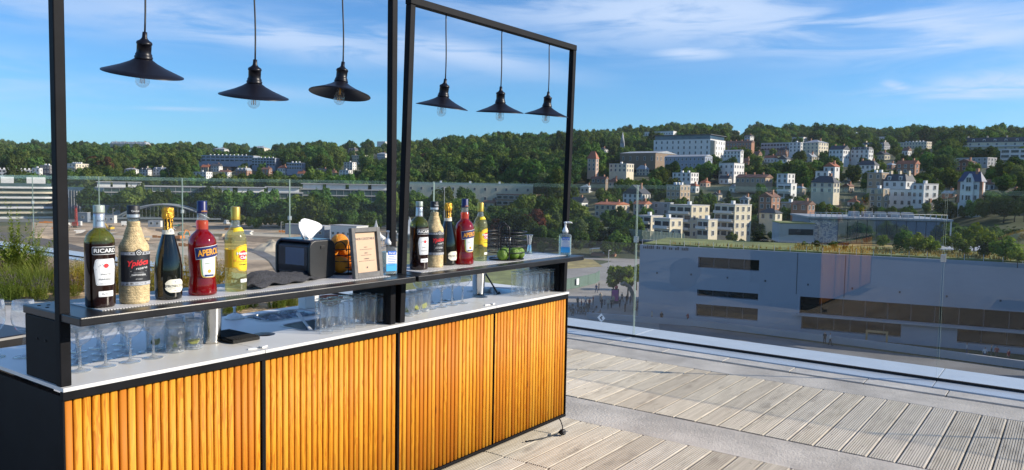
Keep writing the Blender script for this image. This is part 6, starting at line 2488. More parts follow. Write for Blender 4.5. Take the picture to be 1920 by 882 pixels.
# arch bridge
pm('bridge_pale', (0.25, 0.275, 0.28), 0.7, var=0.08, scale=0.3)
br = thing('arch_bridge', 'pale steel arch bridge seen between the bottles on the left', 'bridge')
A0, A1 = CAM + ray(214, 409) * 415, CAM + ray(392, 405) * 425
ap = CAM + ray(312, 384) * 420
for off in (0.0, 6.0):
    pts = []
    for k in range(25):
        f = k / 24
        P = A0.lerp(A1, f)
        z = A0.z + (ap.z - A0.z) * (1 - (2 * f - 1) ** 2)
        pts.append((P.x + off * cos(YAW), P.y + off * sin(YAW), z))
    MB().tube(pts, 0.5, 8).build('arch_rib', 'bridge_pale', br)
for k in range(1, 24):
    f = k / 24
    P = A0.lerp(A1, f)
    z = A0.z + (ap.z - A0.z) * (1 - (2 * f - 1) ** 2)
    MB().box(P.x - 0.035, P.x + 0.035, P.y - 0.035, P.y + 0.035, A0.z + 0.2, z).build('hanger', 'bridge_pale', br)
q = MB()
d_ = (A1 - A0).normalized()
n_ = Vector((-d_.y, d_.x, 0))
a_, b_ = A0 - d_ * 6, A1 + d_ * 6
ring = [a_, b_, b_ + n_ * 7, a_ + n_ * 7]
q.prism([(v.x, v.y) for v in ring], A0.z - 0.6, A0.z + 0.2)
q.build('bridge_deck', 'bridge_pale', br)

# long white barrier along the far road
bt = thing('road_barrier', 'long white railing with posts along the far road', 'railing')
for k in range(46):
    px = 175 + k * 12.3
    P = at_ground(px, 412.5)
    MB().box(P.x - 0.35, P.x + 0.35, P.y - 0.35, P.y + 0.35, GZ, GZ + 1.9).build('post', 'concrete_pale', bt)
pts = [tuple(at_ground(175 + k * 12.3, 412.5) + Vector((0, 0, 1.5))) for k in range(46)]
MB().tube(pts, 0.22, 5).build('rail', 'concrete_pale', bt)

# red drilling rig
pm('machine_red', (0.45, 0.05, 0.045), 0.5, var=0.15)
pm('machine_orange', (0.62, 0.20, 0.03), 0.5, var=0.15)
pm('machine_yellow', (0.65, 0.42, 0.04), 0.5, var=0.1)
P = at_ground(143, 427)
rig = thing('drilling_rig', 'red drilling rig with a tall lattice mast on the construction site', 'machine', P, YAW)
s = (P - CAM).dot(FWD) / F_PX
mb2 = MB()
for (x, y) in ((-0.4, -0.4), (0.4, -0.4), (0.4, 0.4), (-0.4, 0.4)):
    mb2.tube([(x, y, 1), (x * 0.6, y * 0.6, 36 * s)], 0.12, 5)
for k in range(9):
    z = 1.5 + k * 34 * s / 9
    mb2.tube([(-0.4, -0.4, z), (0.4, -0.4, z + 1)], 0.08, 4)
    mb2.tube([(0.4, 0.4, z), (-0.4, 0.4, z + 1)], 0.08, 4)
mb2.build('mast', 'machine_red', rig)
MB().box(-1.4, 1.6, -1.3, 1.3, 0.9, 2.6).build('engine_house', 'machine_red', rig, bevel=0.1)
MB().box(-0.9, 0.6, -2.6, -1.35, 1.0, 3.0).build('cab', 'w_frame', rig, bevel=0.1)
for s_ in (-1, 1):
    MB().box(-2.0, 2.0, s_ * 1.2 - 0.35, s_ * 1.2 + 0.35, 0, 0.88).build('track', 'w_dark', rig, bevel=0.2)


def excavator(label, px, py, rz, sc, mat):
    P = at_ground(px, py)
    t = thing('excavator', label, 'machine', P, rz, 'excavators on the construction site')
    t.scale = (sc, sc, sc)
    for s_ in (-1, 1):
        MB().box(-1.9, 1.9, s_ * 1.2 - 0.3, s_ * 1.2 + 0.3, 0, 0.9).build('track', 'w_dark', t, bevel=0.25)
    MB().box(-1.8, 1.2, -1.3, 1.3, 1.0, 2.1).build('house', mat, t, bevel=0.15)
    MB().box(0.0, 1.2, 0.2, 1.25, 2.11, 3.1).build('cab', 'glass_teal', t, bevel=0.1)
    MB().tube([(1.0, -0.3, 1.6), (3.2, -0.3, 4.2), (5.0, -0.3, 3.6)], 0.26, 6).build('boom', mat, t)
    MB().tube([(5.0, -0.3, 3.6), (5.9, -0.3, 1.2)], 0.2, 6).build('stick', mat, t)
    MB().box(5.4, 6.3, -0.8, 0.2, 0.4, 1.2).build('bucket', 'w_dark', t, bevel=0.1)


excavator('orange excavator on the site behind the sparkling wine bottle', 338, 452, 0.4, 0.95, 'machine_orange')
excavator('orange excavator parked near the red aperitif bottle', 395, 416, 2.0, 1.1, 'machine_orange')
excavator('yellow excavator between the red rig and the sandy heap', 206, 434, 3.6, 0.9, 'machine_yellow')

# site huts, containers, fences
pm('hut_white', (0.62, 0.62, 0.60), 0.6, var=0.05)
pm('hut_grey', (0.22, 0.25, 0.30), 0.6, var=0.08)
pm('tarp_blue', (0.03, 0.15, 0.55), 0.6, var=0.1)
pm('tarp_green', (0.10, 0.35, 0.26), 0.6, var=0.1)


def hut(label, px, py, L, W_, H_, rz, mat, windows=3, mat2=None, cat='hut', name='site_hut'):
    P = at_ground(px, py)
    t = thing(name, label, cat, P, rz)
    MB().box(-L / 2, L / 2, -W_ / 2, W_ / 2, 0.15, H_).build('wall', mat, t)
    MB().box(-L / 2 - 0.1, L / 2 + 0.1, -W_ / 2 - 0.1, W_ / 2 + 0.1, H_ + 0.005, H_ + 0.2).build('roof', mat2 or 'r_flat', t)
    for k in range(windows):
        put('window', window_mesh(1.2, 1.0), t, (-L / 2 + L * (k + 0.5) / windows, -W_ / 2 - 0.02, H_ * 0.45))
    return t


V0 = YAW - pi / 2
hut('white two-storey site hut behind the napkin and oranges', 655, 454, 13, 7, 6.4, V0 - 0.5, 'hut_white', 5)
hut('grey site hut joined to the white one behind the paper napkin', 602, 450, 9, 6, 5.6, V0 - 0.5, 'hut_grey', 2)
hut('dark container behind the glass joint left of the napkin', 560, 440, 11, 3, 4.5, V0, 'hut_grey', 0)
hut('blue container on the far road near the rum bottle', 471, 410, 7, 4, 6.0, V0, 'tarp_blue', 0, 'tarp_blue', 'container', 'container')
hut('small blue and white site cabin left of the pastis bottle', 158, 417, 5, 3, 5.0, V0, 'hut_grey', 1)
hut('long low grey hall left of the arch bridge', 195, 412, 22, 8, 8.0, V0, 'hut_grey', 0)
hut('white site cabin at the foot of the arch bridge', 206, 419, 6, 3, 4.0, V0, 'hut_white', 2)
hut('white van-sized cabin right of the straw bottle', 292, 426, 6, 3, 3.0, V0, 'hut_white', 2)
rn = random.Random(77)
k_ = 0
for (px, py, mt, lb) in ((300, 447, 'machine_orange', 'orange barrier run on the sand behind the straw-wrapped bottle'), (345, 441, 'tarp_green', 'green tarpaulin run beside the aperitif bottle neck'), (372, 447, 'machine_orange', 'orange netting behind the red aperitif bottle'),
                     (430, 432, 'machine_orange', 'orange netting left of the rum bottle neck'), (540, 437, 'machine_orange', 'orange netting right of the rum bottle'), (110, 430, 'machine_orange', 'orange netting just right of the left post'), (90, 419, 'machine_orange', 'orange barrier by the terraced office'), (345, 463, 'machine_orange', 'orange netting low behind the sparkling wine bottle'), (330, 425, 'tarp_green', 'green tarpaulin by the bridge foot')):
    P = at_ground(px, py)
    d = (P - CAM).dot(FWD)
    L = rn.uniform(18, 34) * d / F_PX
    t = thing('site_fence', lb, 'fence', P, V0 + rn.uniform(-0.3, 0.3), 'low site fences')
    n = max(3, int(L / 2))
    for i in range(n):
        x = -L / 2 + L * i / n
        MB().box(x + 0.05, x + L / n - 0.05, -0.03, 0.03, 0.1 + rn.uniform(0, 0.1), 0.9 + rn.uniform(-0.2, 0.35)).build('panel', mt, t)
# vans, stacks of timber and pipes scattered over the site
def van(label, px, py, rz, mat):
    P = at_ground(px, py, 0.2)
    t = thing('site_van', label, 'van', P, rz, 'vans parked about the site')
    b = MB()
    b.extr([(-2.6, 0.35), (2.6, 0.35), (2.6, 1.1), (2.2, 1.3), (1.5, 2.25), (-2.6, 2.3)], -0.95, 0.95, 'y')
    b.build('body', mat, t, bevel=0.12)
    MB().box(1.0, 1.75, -0.97, 0.97, 1.4, 2.0).build('side_glass', 'pane', t)
    for wx in (-1.7, 1.7):
        for wy in (-0.9, 0.9):
            w = MB().lathe([(0.1, -0.12), (0.36, -0.12), (0.36, 0.12), (0.1, 0.12)], 12)
            w.xform(Matrix.Translation((wx, wy, 0.36)) @ Matrix.Rotation(pi / 2, 4, 'X'))
            w.build('wheel', 'w_dark', t)


for (px, py, rz, mt, lb) in ((238, 424, 0.5, 'hut_white', 'white van on the site left of the straw-wrapped bottle'), (425, 421, 2.2, 'hut_white', 'white van left of the rum bottle cap'), (500, 418, 0.3, 'hut_grey', 'grey van on the far road right of the rum bottle'),
                             (535, 424, 0.2, 'hut_white', 'white van on the far road left of the glass joint'), (120, 424, 0.9, 'hut_white', 'white van just right of the left post'), (630, 420, 0.2, 'tarp_blue', 'blue van on the far road above the napkin')):
    van(lb, px, py, V0 + rz, mt)
rs = random.Random(55)
for (px, py, mt, lb) in ((270, 452, 'timber_stack', 'pale timber stack below the sandy heap'), (320, 433, 'w_grey', 'grey stack of slabs by the bridge foot'), (410, 444, 'timber_stack', 'timber stack right of the aperitif bottle'), (465, 440, 'w_white', 'white stack of blocks right of the rum bottle'), (300, 436, 'w_dark', 'dark stack of pipes behind the straw bottle'),
                         (540, 462, 'w_grey', 'grey stack of slabs left of the dispenser'), (480, 428, 'timber_stack', 'timber stack beside the far road'), (150, 437, 'w_white', 'white stack near the red rig'), (630, 462, 'w_grey', 'grey stack before the white hut'), (430, 456, 'w_dark', 'dark stack low behind the rum bottle')):
    if mt == 'timber_stack' and mt not in MATS:
        pm('timber_stack', (0.50, 0.38, 0.22), 0.85, var=0.15, scale=0.8)
    P = at_ground(px, py)
    t = thing('material_stack', lb, 'stack', P, V0 + rs.uniform(-0.6, 0.6), 'stacks of building material')
    for k in range(rs.randint(3, 5)):
        w = rs.uniform(1.2, 2.4)
        MB().box(-w + rs.uniform(-.2, .2), w, -0.9, 0.9 + rs.uniform(-.2, .2), 0.42 * k + 0.02, 0.42 * k + 0.40).build('layer', mt, t)
# light poles
for k, (px, yb_, yt_, l) in enumerate(((18, 421, 395, 'thin lamp pole at the far left of the site'), (212, 418, 392, 'thin lamp pole near the arch bridge'), (527, 442, 417, 'thin pole behind the rum bottle'), (832, 470, 352, 'tall thin lamp pole in the park trees'), (1140, 530, 470, 'grey lamp pole at the edge of the plaza'))):
    P = at_ground(px, yb_)
    d = (P - CAM).dot(FWD)
    t = thing('street_lamp', l, 'lamp pole', P, 0, 'thin lamp poles below the terrace')
    h = (yb_ - yt_) * d / F_PX
    MB().lathe([(0.12, 0), (0.07, h)], 8).build('pole', 'w_grey', t)
    MB().box(-0.1, 1.0, -0.12, 0.12, h, h + 0.12).build('lamp_head', 'w_grey', t)
# white pagoda tents behind the middle posts
for (px, py, w, lb) in ((768, 452, 9, 'white pointed tent just right of the middle posts'), (705, 462, 6, 'white pointed tent top behind the menu frame')):
    P = at_ground(px, py)
    t = thing('pagoda_tent', lb, 'tent', P, V0, 'white pointed tents')
    MB().box(-w / 2, w / 2, -w / 2, w / 2, 2.6, 3.2).build('valance', 'hut_white', t)
    prof = [(w * 0.70, 3.21), (w * 0.42, 4.2), (w * 0.20, 6.0), (w * 0.07, 8.4), (0.05, 9.8)]
    b = MB().lathe(prof, 4)
    b.sm = [False] * len(b.sm)
    b.xform(Matrix.Rotation(pi / 4, 4, 'Z'))
    b.build('canopy', 'hut_white', t)
    for sx in (-1, 1):
        for sy in (-1, 1):
            MB().box(sx * w * 0.47 - 0.1, sx * w * 0.47 + 0.1, sy * w * 0.47 - 0.1, sy * w * 0.47 + 0.1, 0, 2.6).build('leg', 'hut_white', t)

# ------------------------------------------------------------------ grey concrete building and its roof garden, right
pm('facade_grey', (0.33, 0.36, 0.405), 0.8, var=0.06, scale=0.08)
pm('facade_band', (0.33, 0.34, 0.36), 0.8, var=0.06, scale=0.2)
pm('lattice_white', (0.50, 0.50, 0.48), 0.6, var=0.05)
m_, t_, o_ = newmat('pane_dark')
principled(t_, o_, (0.010, 0.016, 0.015), 0.10).inputs['Specular IOR Level'].default_value = 0.15
TOPZ = (CAM + ray(1200, 459) * 137).z
Q0 = CAM + ray(1200, 459) * 137
Q1 = CAM + ray(1920, 491) * 113
ex = Vector((Q1.x - Q0.x, Q1.y - Q0.y, 0))
LF = ex.length
ex.normalize()
ey = Vector((-ex.y, ex.x, 0))
if ey.dot(Vector((cos(YAW), sin(YAW), 0))) < 0:
    ey = -ey
gbld = thing('concrete_building', 'large grey concrete building with long window slots and a planted roof', 'building', (Q0.x, Q0.y, GZ), atan2(ex.y, ex.x))
HB = TOPZ - GZ


def fx(px, py):
    """position on the facade plane: distance along it and height above the island, from a photo pixel"""
    r_ = ray(px, py)
    nrm = ey
    tt = (Vector((Q0.x, Q0.y, 0)) - CAM).dot(nrm) / r_.dot(nrm)
    P = CAM + r_ * tt
    return (P - Vector((Q0.x, Q0.y, 0))).dot(ex), P.z - GZ


def slot(name, px0, py0, px1, py1, parent, panes=8, deep=1.2, mat='glass_teal', floor=None):
    """window band cut into the facade: side, back and mullions built in depth"""
    x0, zt = fx(px0, py0)
    x1, zb = fx(px1, py1)
    return x0, x1, zb, zt


ex_x = LF + 60
slots = []
for (a, b2, c, d2) in ((1309, 482, 1423, 507), (1307, 543, 1421, 565), (1305, 570, 1420, 606)):
    x0, zt = fx(a, b2)
    x1, _ = fx(c, d2)
    _, zb = fx(a, {482: 502, 543: 555, 570: 593}[b2])
    slots.append((x0, x1, max(0.3, zb), zt))
xl0, zt0 = fx(1500, 556)
_, zb0 = fx(1500, 588)
slots.append((xl0, ex_x - 3, zb0, zt0))
xg0, ztg = fx(1503, 592)
xg1, _ = fx(1690, 612)
_, zbg = fx(1503, 617)
slots.append((xg0, xg1, max(0.2, zbg), ztg))
xh0, _ = fx(1795, 622)
slots.append((xh0, ex_x - 3, max(0.2, zbg), ztg))
# facade as strips around the slots: split along x at slot edges
xs = sorted(set([0.0, ex_x] + [s[0] for s in slots] + [s[1] for s in slots]))
b = MB()
for xa, xb in zip(xs, xs[1:]):
    xm = (xa + xb) / 2
    zs = sorted([(s[2], s[3]) for s in slots if s[0] <= xm <= s[1]])
    z = 0.0
    for (za, zb_) in zs + [(HB, HB)]:
        if za > z + 0.01:
            b.box(xa, xb, 0.0, 1.1, z, za)
        z = zb_
b.build('facade', 'facade_grey', gbld)
b = MB().box(0.0, ex_x, 1.11, 19, -1.0, HB - 0.01)
b.box(LF * 0.35, ex_x, 19.01, 46, -1.0, HB - 0.015)
b.box(ex_x - 20, ex_x, -70, -0.01, -1.0, HB + 10)           # unseen wing right of the view, added to cast shade on the forecourt
b.build('main_volume', 'facade_grey', gbld)
for i, (x0, x1, za, zb_) in enumerate(slots):
    big_ = x1 - x0 > 15
    n = int((x1 - x0) / (2.2 if not big_ else 3.2))
    for k in range(n):
        xa = x0 + (x1 - x0) * k / n
        xb = x0 + (x1 - x0) * (k + 1) / n
        w = MB().box(xa + 0.07, xb - 0.07, 0.95, 1.00, za + 0.05, zb_ - 0.05).build('window_pane', 'pane_dark', gbld)
        MB().box(xb - 0.06, xb + 0.06, 0.82, 1.04, za + 0.02, zb_ - 0.02).build('mullion', 'w_dark', gbld)
xa, za = fx(1500, 575)
_, z588 = fx(1500, 588)
MB().box(xl0 - 0.5, ex_x - 3, -0.9, -0.004, ztg + 0.06, z588 - 0.02).build('pale_band', 'facade_band', gbld)
for px in (1495, 1585):
    xj, _ = fx(px, 500)
    MB().box(xj - 0.05, xj + 0.05, -0.03, -0.003, zt0 + 0.3, HB - 0.1).build('joint_line', 'w_dark', gbld)
for (px, py) in ((1232, 512), (1296, 515), (1364, 521), (1435, 527), (1515, 534), (1598, 541), (1687, 548), (1775, 556), (1876, 564)):
    x, z = fx(px, py)
    MB().box(x - 0.12, x + 0.12, -0.10, -0.002, z - 0.15, z + 0.15).build('vent', 'w_dark', gbld)
# faint raised lettering high on the facade, too small to read in the photograph
rnl = random.Random(4)
x, z = fx(1206, 466)
xe, _ = fx(1290, 470)
while x < xe:
    w = rnl.uniform(0.15, 0.32)
    MB().box(x, x + w, -0.08, -0.003, z, z + rnl.uniform(0.35, 0.6)).build('raised_sign', 'w_dark', gbld)
    x += w + rnl.choice((0.12, 0.12, 0.5))
# roof lawn, rail
MB().box(0.4, ex_x - 0.5, 0.6, 18.5, HB + 0.0, HB + 0.25).build('roof_lawn', 'lawn', gbld)
q = MB()
for k in range(48):
    x = 0.3 + (ex_x - 1) * k / 47
    q.box(x - 0.03, x + 0.03, 0.40, 0.46, HB, HB + 1.0)
o = q.build('roof_railing', 'w_frame', gbld)


def rf(px, py, up=0.0):
    return onz(px, py, TOPZ + 0.25 + up)


MB().prism([(v.x, v.y) for v in (rf(1590, 462), rf(1700, 466), rf(1720, 452), rf(1600, 448))], TOPZ + 0.26, TOPZ + 0.30).build('dry_grass_patch', 'lawn_dry')
bpy.data.objects['dry_grass_patch']['kind'] = 'structure'

# glass pavilion on the roof
G0, G1 = rf(1516, 455), rf(1772, 462)
gx = Vector((G1.x - G0.x, G1.y - G0.y, 0))
GL = gx.length
gx.normalize()
pv_ = thing('glass_pavilion', 'glass pavilion with a patterned screen on the planted roof', 'pavilion', (G0.x, G0.y, TOPZ + 0.25), atan2(gx.y, gx.x))
dg = (G0 - CAM).dot(FWD)
HG = 50 * dg / F_PX
pm('mirror_glass', (0.35, 0.42, 0.48), 0.06, 0.85, var=0.05)
MB().box(0, GL, 0.3, 16, 0, HG - 0.5).build('core', 'hut_grey', pv_)
npn = 14
for k in range(npn):
    xa, xb = GL * k / npn, GL * (k + 1) / npn
    MB().box(xa + 0.05, xb - 0.05, 0.0, 0.25, 0.1, HG - 0.6).build('glass_panel', 'mirror_glass' if k > 2 else 'hut_grey', pv_)
scr = MB()
rns = random.Random(9)
for k in range(150):
    x, z = rns.uniform(0.1, GL * 0.2), rns.uniform(0.1, HG - 0.5)
    L = rns.uniform(0.3, 1.1)
    a = rns.choice((0, pi / 2, 0.5, -0.6))
    st = len(scr.v)
    scr.box(-L / 2, L / 2, -0.03, 0.03, -0.07, 0.07)
    scr.xform(Matrix.Translation((min(max(x, L / 2), GL * 0.21 - L / 2), -0.12, min(max(z, 0.5), HG - 1.1))) @ Matrix.Rotation(a, 4, 'Y'), st)
o = scr.build('patterned_screen', 'lattice_white', pv_)
o['kind'] = 'stuff'
MB().box(-0.3, GL + 1.0, -0.5, 17, HG - 0.45, HG - 0.1).build('roof', 'r_zinc', pv_)
for k in range(26):
    x = GL * k / 25
    MB().box(x - 0.05, x + 0.05, -0.4, -0.3, HG - 0.099, HG + 0.7).build('rail_post', 'w_frame', pv_)
MB().tube([(0, -0.35, HG + 0.7), (GL, -0.35, HG + 0.7)], 0.04, 5).build('rail', 'w_frame', pv_)
for k in range(5):
    MB().box(GL * 0.35 + k * GL * 0.1, GL * 0.35 + k * GL * 0.1 + 1.6, 4, 6, HG - 0.099, HG + 0.9).build('roof_unit', 'facade_band', pv_)
# open side gallery at the right end
MB().box(GL + 0.6, GL + 0.8, -0.3, 16, 0.6, 0.9).build('gallery_beam', 'w_frame', pv_)
MB().box(GL + 0.6, GL + 0.8, -0.4, -0.2, 0, HG - 0.46).build('gallery_post', 'w_frame', pv_)
MB().box(GL + 0.6, GL + 0.8, 15.5, 15.7, 0, HG - 0.46).build('gallery_post', 'w_frame', pv_)

# small terrace block left of the pavilion
S0 = rf(1461, 455)
t = thing('roof_block', 'low white roof block with a dark slot left of the glass pavilion', 'building', (S0.x, S0.y, TOPZ + 0.25), atan2(gx.y, gx.x))
MB().box(0, 6.2, 0, 8, 0, 3.6).build('wall', 'facade_band', t)
MB().box(1.6, 6.0, -0.05, -0.004, 1.5, 2.6).build('window_slot', 'pane', t)
MB().box(-0.1, 6.3, -0.1, 8.1, 3.61, 3.75).build('roof', 'lawn', t)

# kerb walls, timber frames and seats on the forecourt
kw = thing('low_wall', 'low concrete wall along the near edge of the forecourt', 'wall')
pts = [at_ground(*p) for p in ((1100, 598), (1300, 612), (1500, 636), (1700, 662), (1960, 698))]
for a, b2 in zip(pts, pts[1:]):
    d_ = (b2 - a).normalized()
    n_ = Vector((-d_.y, d_.x, 0)) * 0.25
    q = MB()
    q.prism([(v.x, v.y) for v in (a - n_, b2 - n_, b2 + n_, a + n_)], GZ + 0.06, GZ + 1.1)
    q.build('wall_piece', 'facade_band', kw)
pm('timber_pale', (0.45, 0.28, 0.13), 0.8, var=0.15)


def portal(label, px, py, wpx, hpx):
    P = at_ground(px, py)
    d = (P - CAM).dot(FWD)
    w, h = wpx * d / F_PX, hpx * d / F_PX
    t = thing('timber_frame', label, 'frame', P, atan2(ex.y, ex.x), 'timber frames on the forecourt')
    MB().box(-w / 2, -w / 2 + 0.3, -0.15, 0.15, 0, h).build('post', 'timber_pale', t)
    MB().box(w / 2 - 0.3, w / 2, -0.15, 0.15, 0, h).build('post', 'timber_pale', t)
    MB().box(-w / 2, w / 2, -0.16, 0.16, h + 0.005, h + 0.3).build('beam', 'timber_pale', t)


portal('timber frame standing before the dark ground-floor windows', 1643, 646, 38, 22)
portal('slim timber frame left of the window slots', 1290, 600, 16, 30)

# plants on the roof
rp = random.Random(21)
g_ = 'shrubs planted along the roof edge'
names = []
for (px, py, hpx, kd, lb) in ((1508, 461, 10, 'bush_a', 'round dark shrub at the left of the roof garden'), (1530, 463, 14, 'bush_a', 'second round shrub along the roof edge, left of the dry grass'), (1562, 466, 16, 'bush_a', 'wide dark shrub before the patterned screen'),
                          (1584, 468, 9, 'bush_a', 'small shrub at the left end of the dry grass'), (1700, 470, 42, 'bush_a', 'tall bushy shrub left of the right glass joint'), (1722, 474, 36, 'bush_y', 'dense shrub just left of the glass joint'), (1745, 474, 30, 'bush_y', 'yellow-green shrub at the glass joint'),
                          (1790, 472, 34, 'bush_y', 'bright yellow-green shrub right of the glass joint'), (1808, 476, 30, 'bush_a', 'broad green shrub right of the bright one'), (1826, 468, 48, 'bush_y', 'tall pale shrub at the right end of the pavilion'), (1850, 482, 40, 'bush_a', 'grey-green shrub near the right edge'), (1885, 488, 44, 'bush_y', 'dark shrub at the right edge of the roof garden'), (1908, 492, 24, 'bush_y', 'last shrub at the right edge of the photograph'),
                          (1655, 462, 24, 'bush_a', 'loose shrub growing out of the dry grass'), (1630, 455, 18, 'bush_y', 'pale shrub in front of the mirrored panes'), (1765, 460, 26, 'bush_a', 'shrub in front of the pavilion corner')):
    P = rf(px, py)
    d = (P - CAM).dot(FWD)
    tree(kd, P.x, P.y, P.z - 0.05, hpx * d / F_PX, rp.uniform(0, 6), lb, g_, 'shrub', 'shrub')
# grassy mound at the right edge
b = MB()
c0 = rf(1935, 474)
for j in range(8):
    f = j / 7
    for i in range(24):
        a = 2 * pi * i / 24
        r = 7 * f * (1 + 0.15 * sin(3 * a))
        b.v.append((c0.x + r * cos(a), c0.y + r * sin(a), TOPZ + 0.2 + 3.6 * (1 - f * f) + 0.3 * sin(5 * a + j)))
b.smooth = True
for j in range(7):
    for i in range(24):
        b.face([j * 24 + i, (j + 1) * 24 + i, (j + 1) * 24 + (i + 1) % 24, j * 24 + (i + 1) % 24])
tag(b.build('grass_mound', 'lawn_dry'), 'mound of dry grass on the roof at the right edge', 'mound')
# dry grass tufts over the mound and roof edge
leaf_mat('grass_dry', (0.20, 0.15, 0.05), (0.36, 0.28, 0.10), 0.02, 0.2)
b = MB()
rg = random.Random(31)
for k in range(5200):
    if k < 2600:
        a, f = rg.uniform(0, 6.283), sqrt(rg.random())
        x, y = c0.x + 7 * f * cos(a), c0.y + 7 * f * sin(a)
        z = TOPZ + 0.1 + 3.6 * (1 - f * f)
    else:
        u, v = rg.uniform(5, LF + 10), rg.uniform(1.0, 14)
        P = Vector((Q0.x, Q0.y, 0)) + ex * u + ey * v
        x, y, z = P.x, P.y, TOPZ + 0.25
        if u < 25 and v > 3:
            continue
    h = rg.uniform(0.25, 0.75)
    a = rg.uniform(0, 6.28)
    dx_, dy_ = 0.10 * cos(a), 0.10 * sin(a)
    b.poly([(x - dx_, y - dy_, z), (x + dx_, y + dy_, z), (x + rg.uniform(-.2, .2), y + rg.uniform(-.2, .2), z + h)])
tag(b.build('dry_grass', 'grass_dry'), 'dry grass tufts on the planted roof', 'grass', kind='stuff')

# ------------------------------------------------------------------ plaza: people, trees, kiosk, hoarding
def person_mesh(seed, stride, arm):
    bm_v = [(0, 0, 0.95), (0, 0, 1.15), (0, 0, 1.38), (0, 0, 1.50), (0, 0, 1.60), (0, 0.02, 1.72),
            (0.19, 0, 1.40), (0.24, arm * 0.1, 1.12), (0.24, arm * 0.25 + 0.02, 0.88), (-0.19, 0, 1.40), (-0.24, -arm * 0.1, 1.12), (-0.24, -arm * 0.2 + 0.04, 0.88),
            (0.10, 0, 0.90), (0.11, stride * 0.5 + 0.02, 0.50), (0.11, stride, 0.07), (0.11, stride + 0.14, 0.03),
            (-0.10, 0, 0.90), (-0.11, -stride * 0.4 + 0.03, 0.50), (-0.11, -stride, 0.07), (-0.11, -stride + 0.14, 0.03)]
    rad = [0.15, 0.14, 0.16, 0.07, 0.075, 0.10, 0.075, 0.05, 0.04, 0.075, 0.05, 0.04, 0.10, 0.07, 0.05, 0.04, 0.10, 0.07, 0.05, 0.04]
    ed = [(0, 1), (1, 2), (2, 3), (3, 4), (4, 5), (2, 6), (6, 7), (7, 8), (2, 9), (9, 10), (10, 11), (0, 12), (12, 13), (13, 14), (14, 15), (0, 16), (16, 17), (17, 18), (18, 19)]
    me = bpy.data.meshes.new('p')
    me.from_pydata(bm_v, ed, [])
    o = bpy.data.objects.new('p', me)
    COL.objects.link(o)
    o.modifiers.new('skin', 'SKIN')
    for i, r in enumerate(rad):
        me.skin_vertices[0].data[i].radius = (r, r * (0.72 if i in (0, 1, 2) else 1.0))
    me.skin_vertices[0].data[0].use_root = True
    ss = o.modifiers.new('sub', 'SUBSURF')
    ss.levels = 1
    dg = bpy.context.evaluated_depsgraph_get()
    dg.update()
    out = bpy.data.meshes.new_from_object(o.evaluated_get(dg))
    bpy.data.objects.remove(o)
    out.materials.clear()
    for m in ('cloth_top', 'cloth_legs', 'skin_tone', 'hair_dark'):
        out.materials.append(MATS[m])
    for p in out.polygons:
        c = p.center
        if c.z > 1.66 and c.y < 0.06 or c.z > 1.76:
            p.material_index = 3
        elif c.z > 1.46 or (abs(c.x) > 0.2 and c.z < 1.10):
            p.material_index = 2
        elif c.z < 0.93:
            p.material_index = 1
        else:
            p.material_index = 0
        p.use_smooth = True
    return out


def cloth(name, cols):
    m, t, out = newmat(name)
    oi = t.add('ShaderNodeObjectInfo')
    st = [(i / len(cols), c) for i, c in enumerate(cols)]
    nd_ = t.add('ShaderNodeValToRGB')
    nd_.color_ramp.interpolation = 'CONSTANT'
    t.l.new(oi.outputs['Random'], nd_.inputs[0])
    el = nd_.color_ramp.elements
    while len(el) < len(st):
        el.new(0.5)
    for e, (p, c) in zip(el, st):
        e.position = p
        e.color = tuple(c) + (1,)
    principled(t, out, nd_.outputs[0], 0.85)


cloth('cloth_top', [(0.02, 0.02, 0.03), (0.5, 0.5, 0.5), (0.05, 0.08, 0.16), (0.30, 0.07, 0.06), (0.03, 0.03, 0.03), (0.10, 0.12, 0.10), (0.45, 0.40, 0.32)])
cloth('cloth_legs', [(0.02, 0.02, 0.03), (0.04, 0.06, 0.12), (0.10, 0.09, 0.08), (0.015, 0.015, 0.02), (0.22, 0.19, 0.15)])
pm('skin_tone', (0.42, 0.26, 0.19), 0.6, rand=0.3)
pm('hair_dark', (0.035, 0.025, 0.02), 0.7)
PM = [person_mesh(1, 0.05, 0.2), person_mesh(2, 0.24, 0.9), person_mesh(3, 0.0, -0.3)]
ppl = [(1226, 578), (1232, 582), (1238, 574), (1162, 577), (1166, 566), (1175, 570), (1182, 572), (1190, 575), (1172, 585), (1150, 573), (1146, 578), (1140, 580), (1134, 572), (1128, 578), (1126, 566), (1196, 580), (1203, 574),
       (1112, 572), (1105, 578), (1098, 574), (1090, 580), (1083, 575), (1240, 606), (1222, 604), (1123, 545), (1118, 550), (1290, 607), (1546, 645), (1556, 648), (1697, 642), (1812, 668), (1846, 676), (1858, 672), (1868, 674), (1890, 682), (1258, 598), (1264, 601), (1272, 602)]
where = {0: 'standing person on the plaza', 1: 'person walking across the plaza', 2: 'person waiting on the plaza'}
rq = random.Random(8)
for i, (px, py) in enumerate(ppl):
    P = at_ground(px, py, 0.08)
    kd = i % 3
    o = put('person', PM[kd], None, P, rq.uniform(0, 6.28))
    s = rq.uniform(0.94, 1.06) * 1.12
    o.scale = (s, s, s)
    if px > 1500:
        lb, gp = 'person on the shaded forecourt of the grey building', 'people on the forecourt'
    else:
        rfx = min(((1085, 'cafe tables'), (1120, 'green hoarding end'), (1153, 'pink poster stand'), (1181, 'woven timber arch'), (1232, 'left corner of the grey building'), (1290, 'slim timber frame')), key=lambda q: abs(q[0] - px))
        lb, gp = '%s, just %s of the %s' % (where[kd], 'left' if px < rfx[0] else 'right', rfx[1]), 'people on the plaza'
    tag(o, lb, 'person', gp)

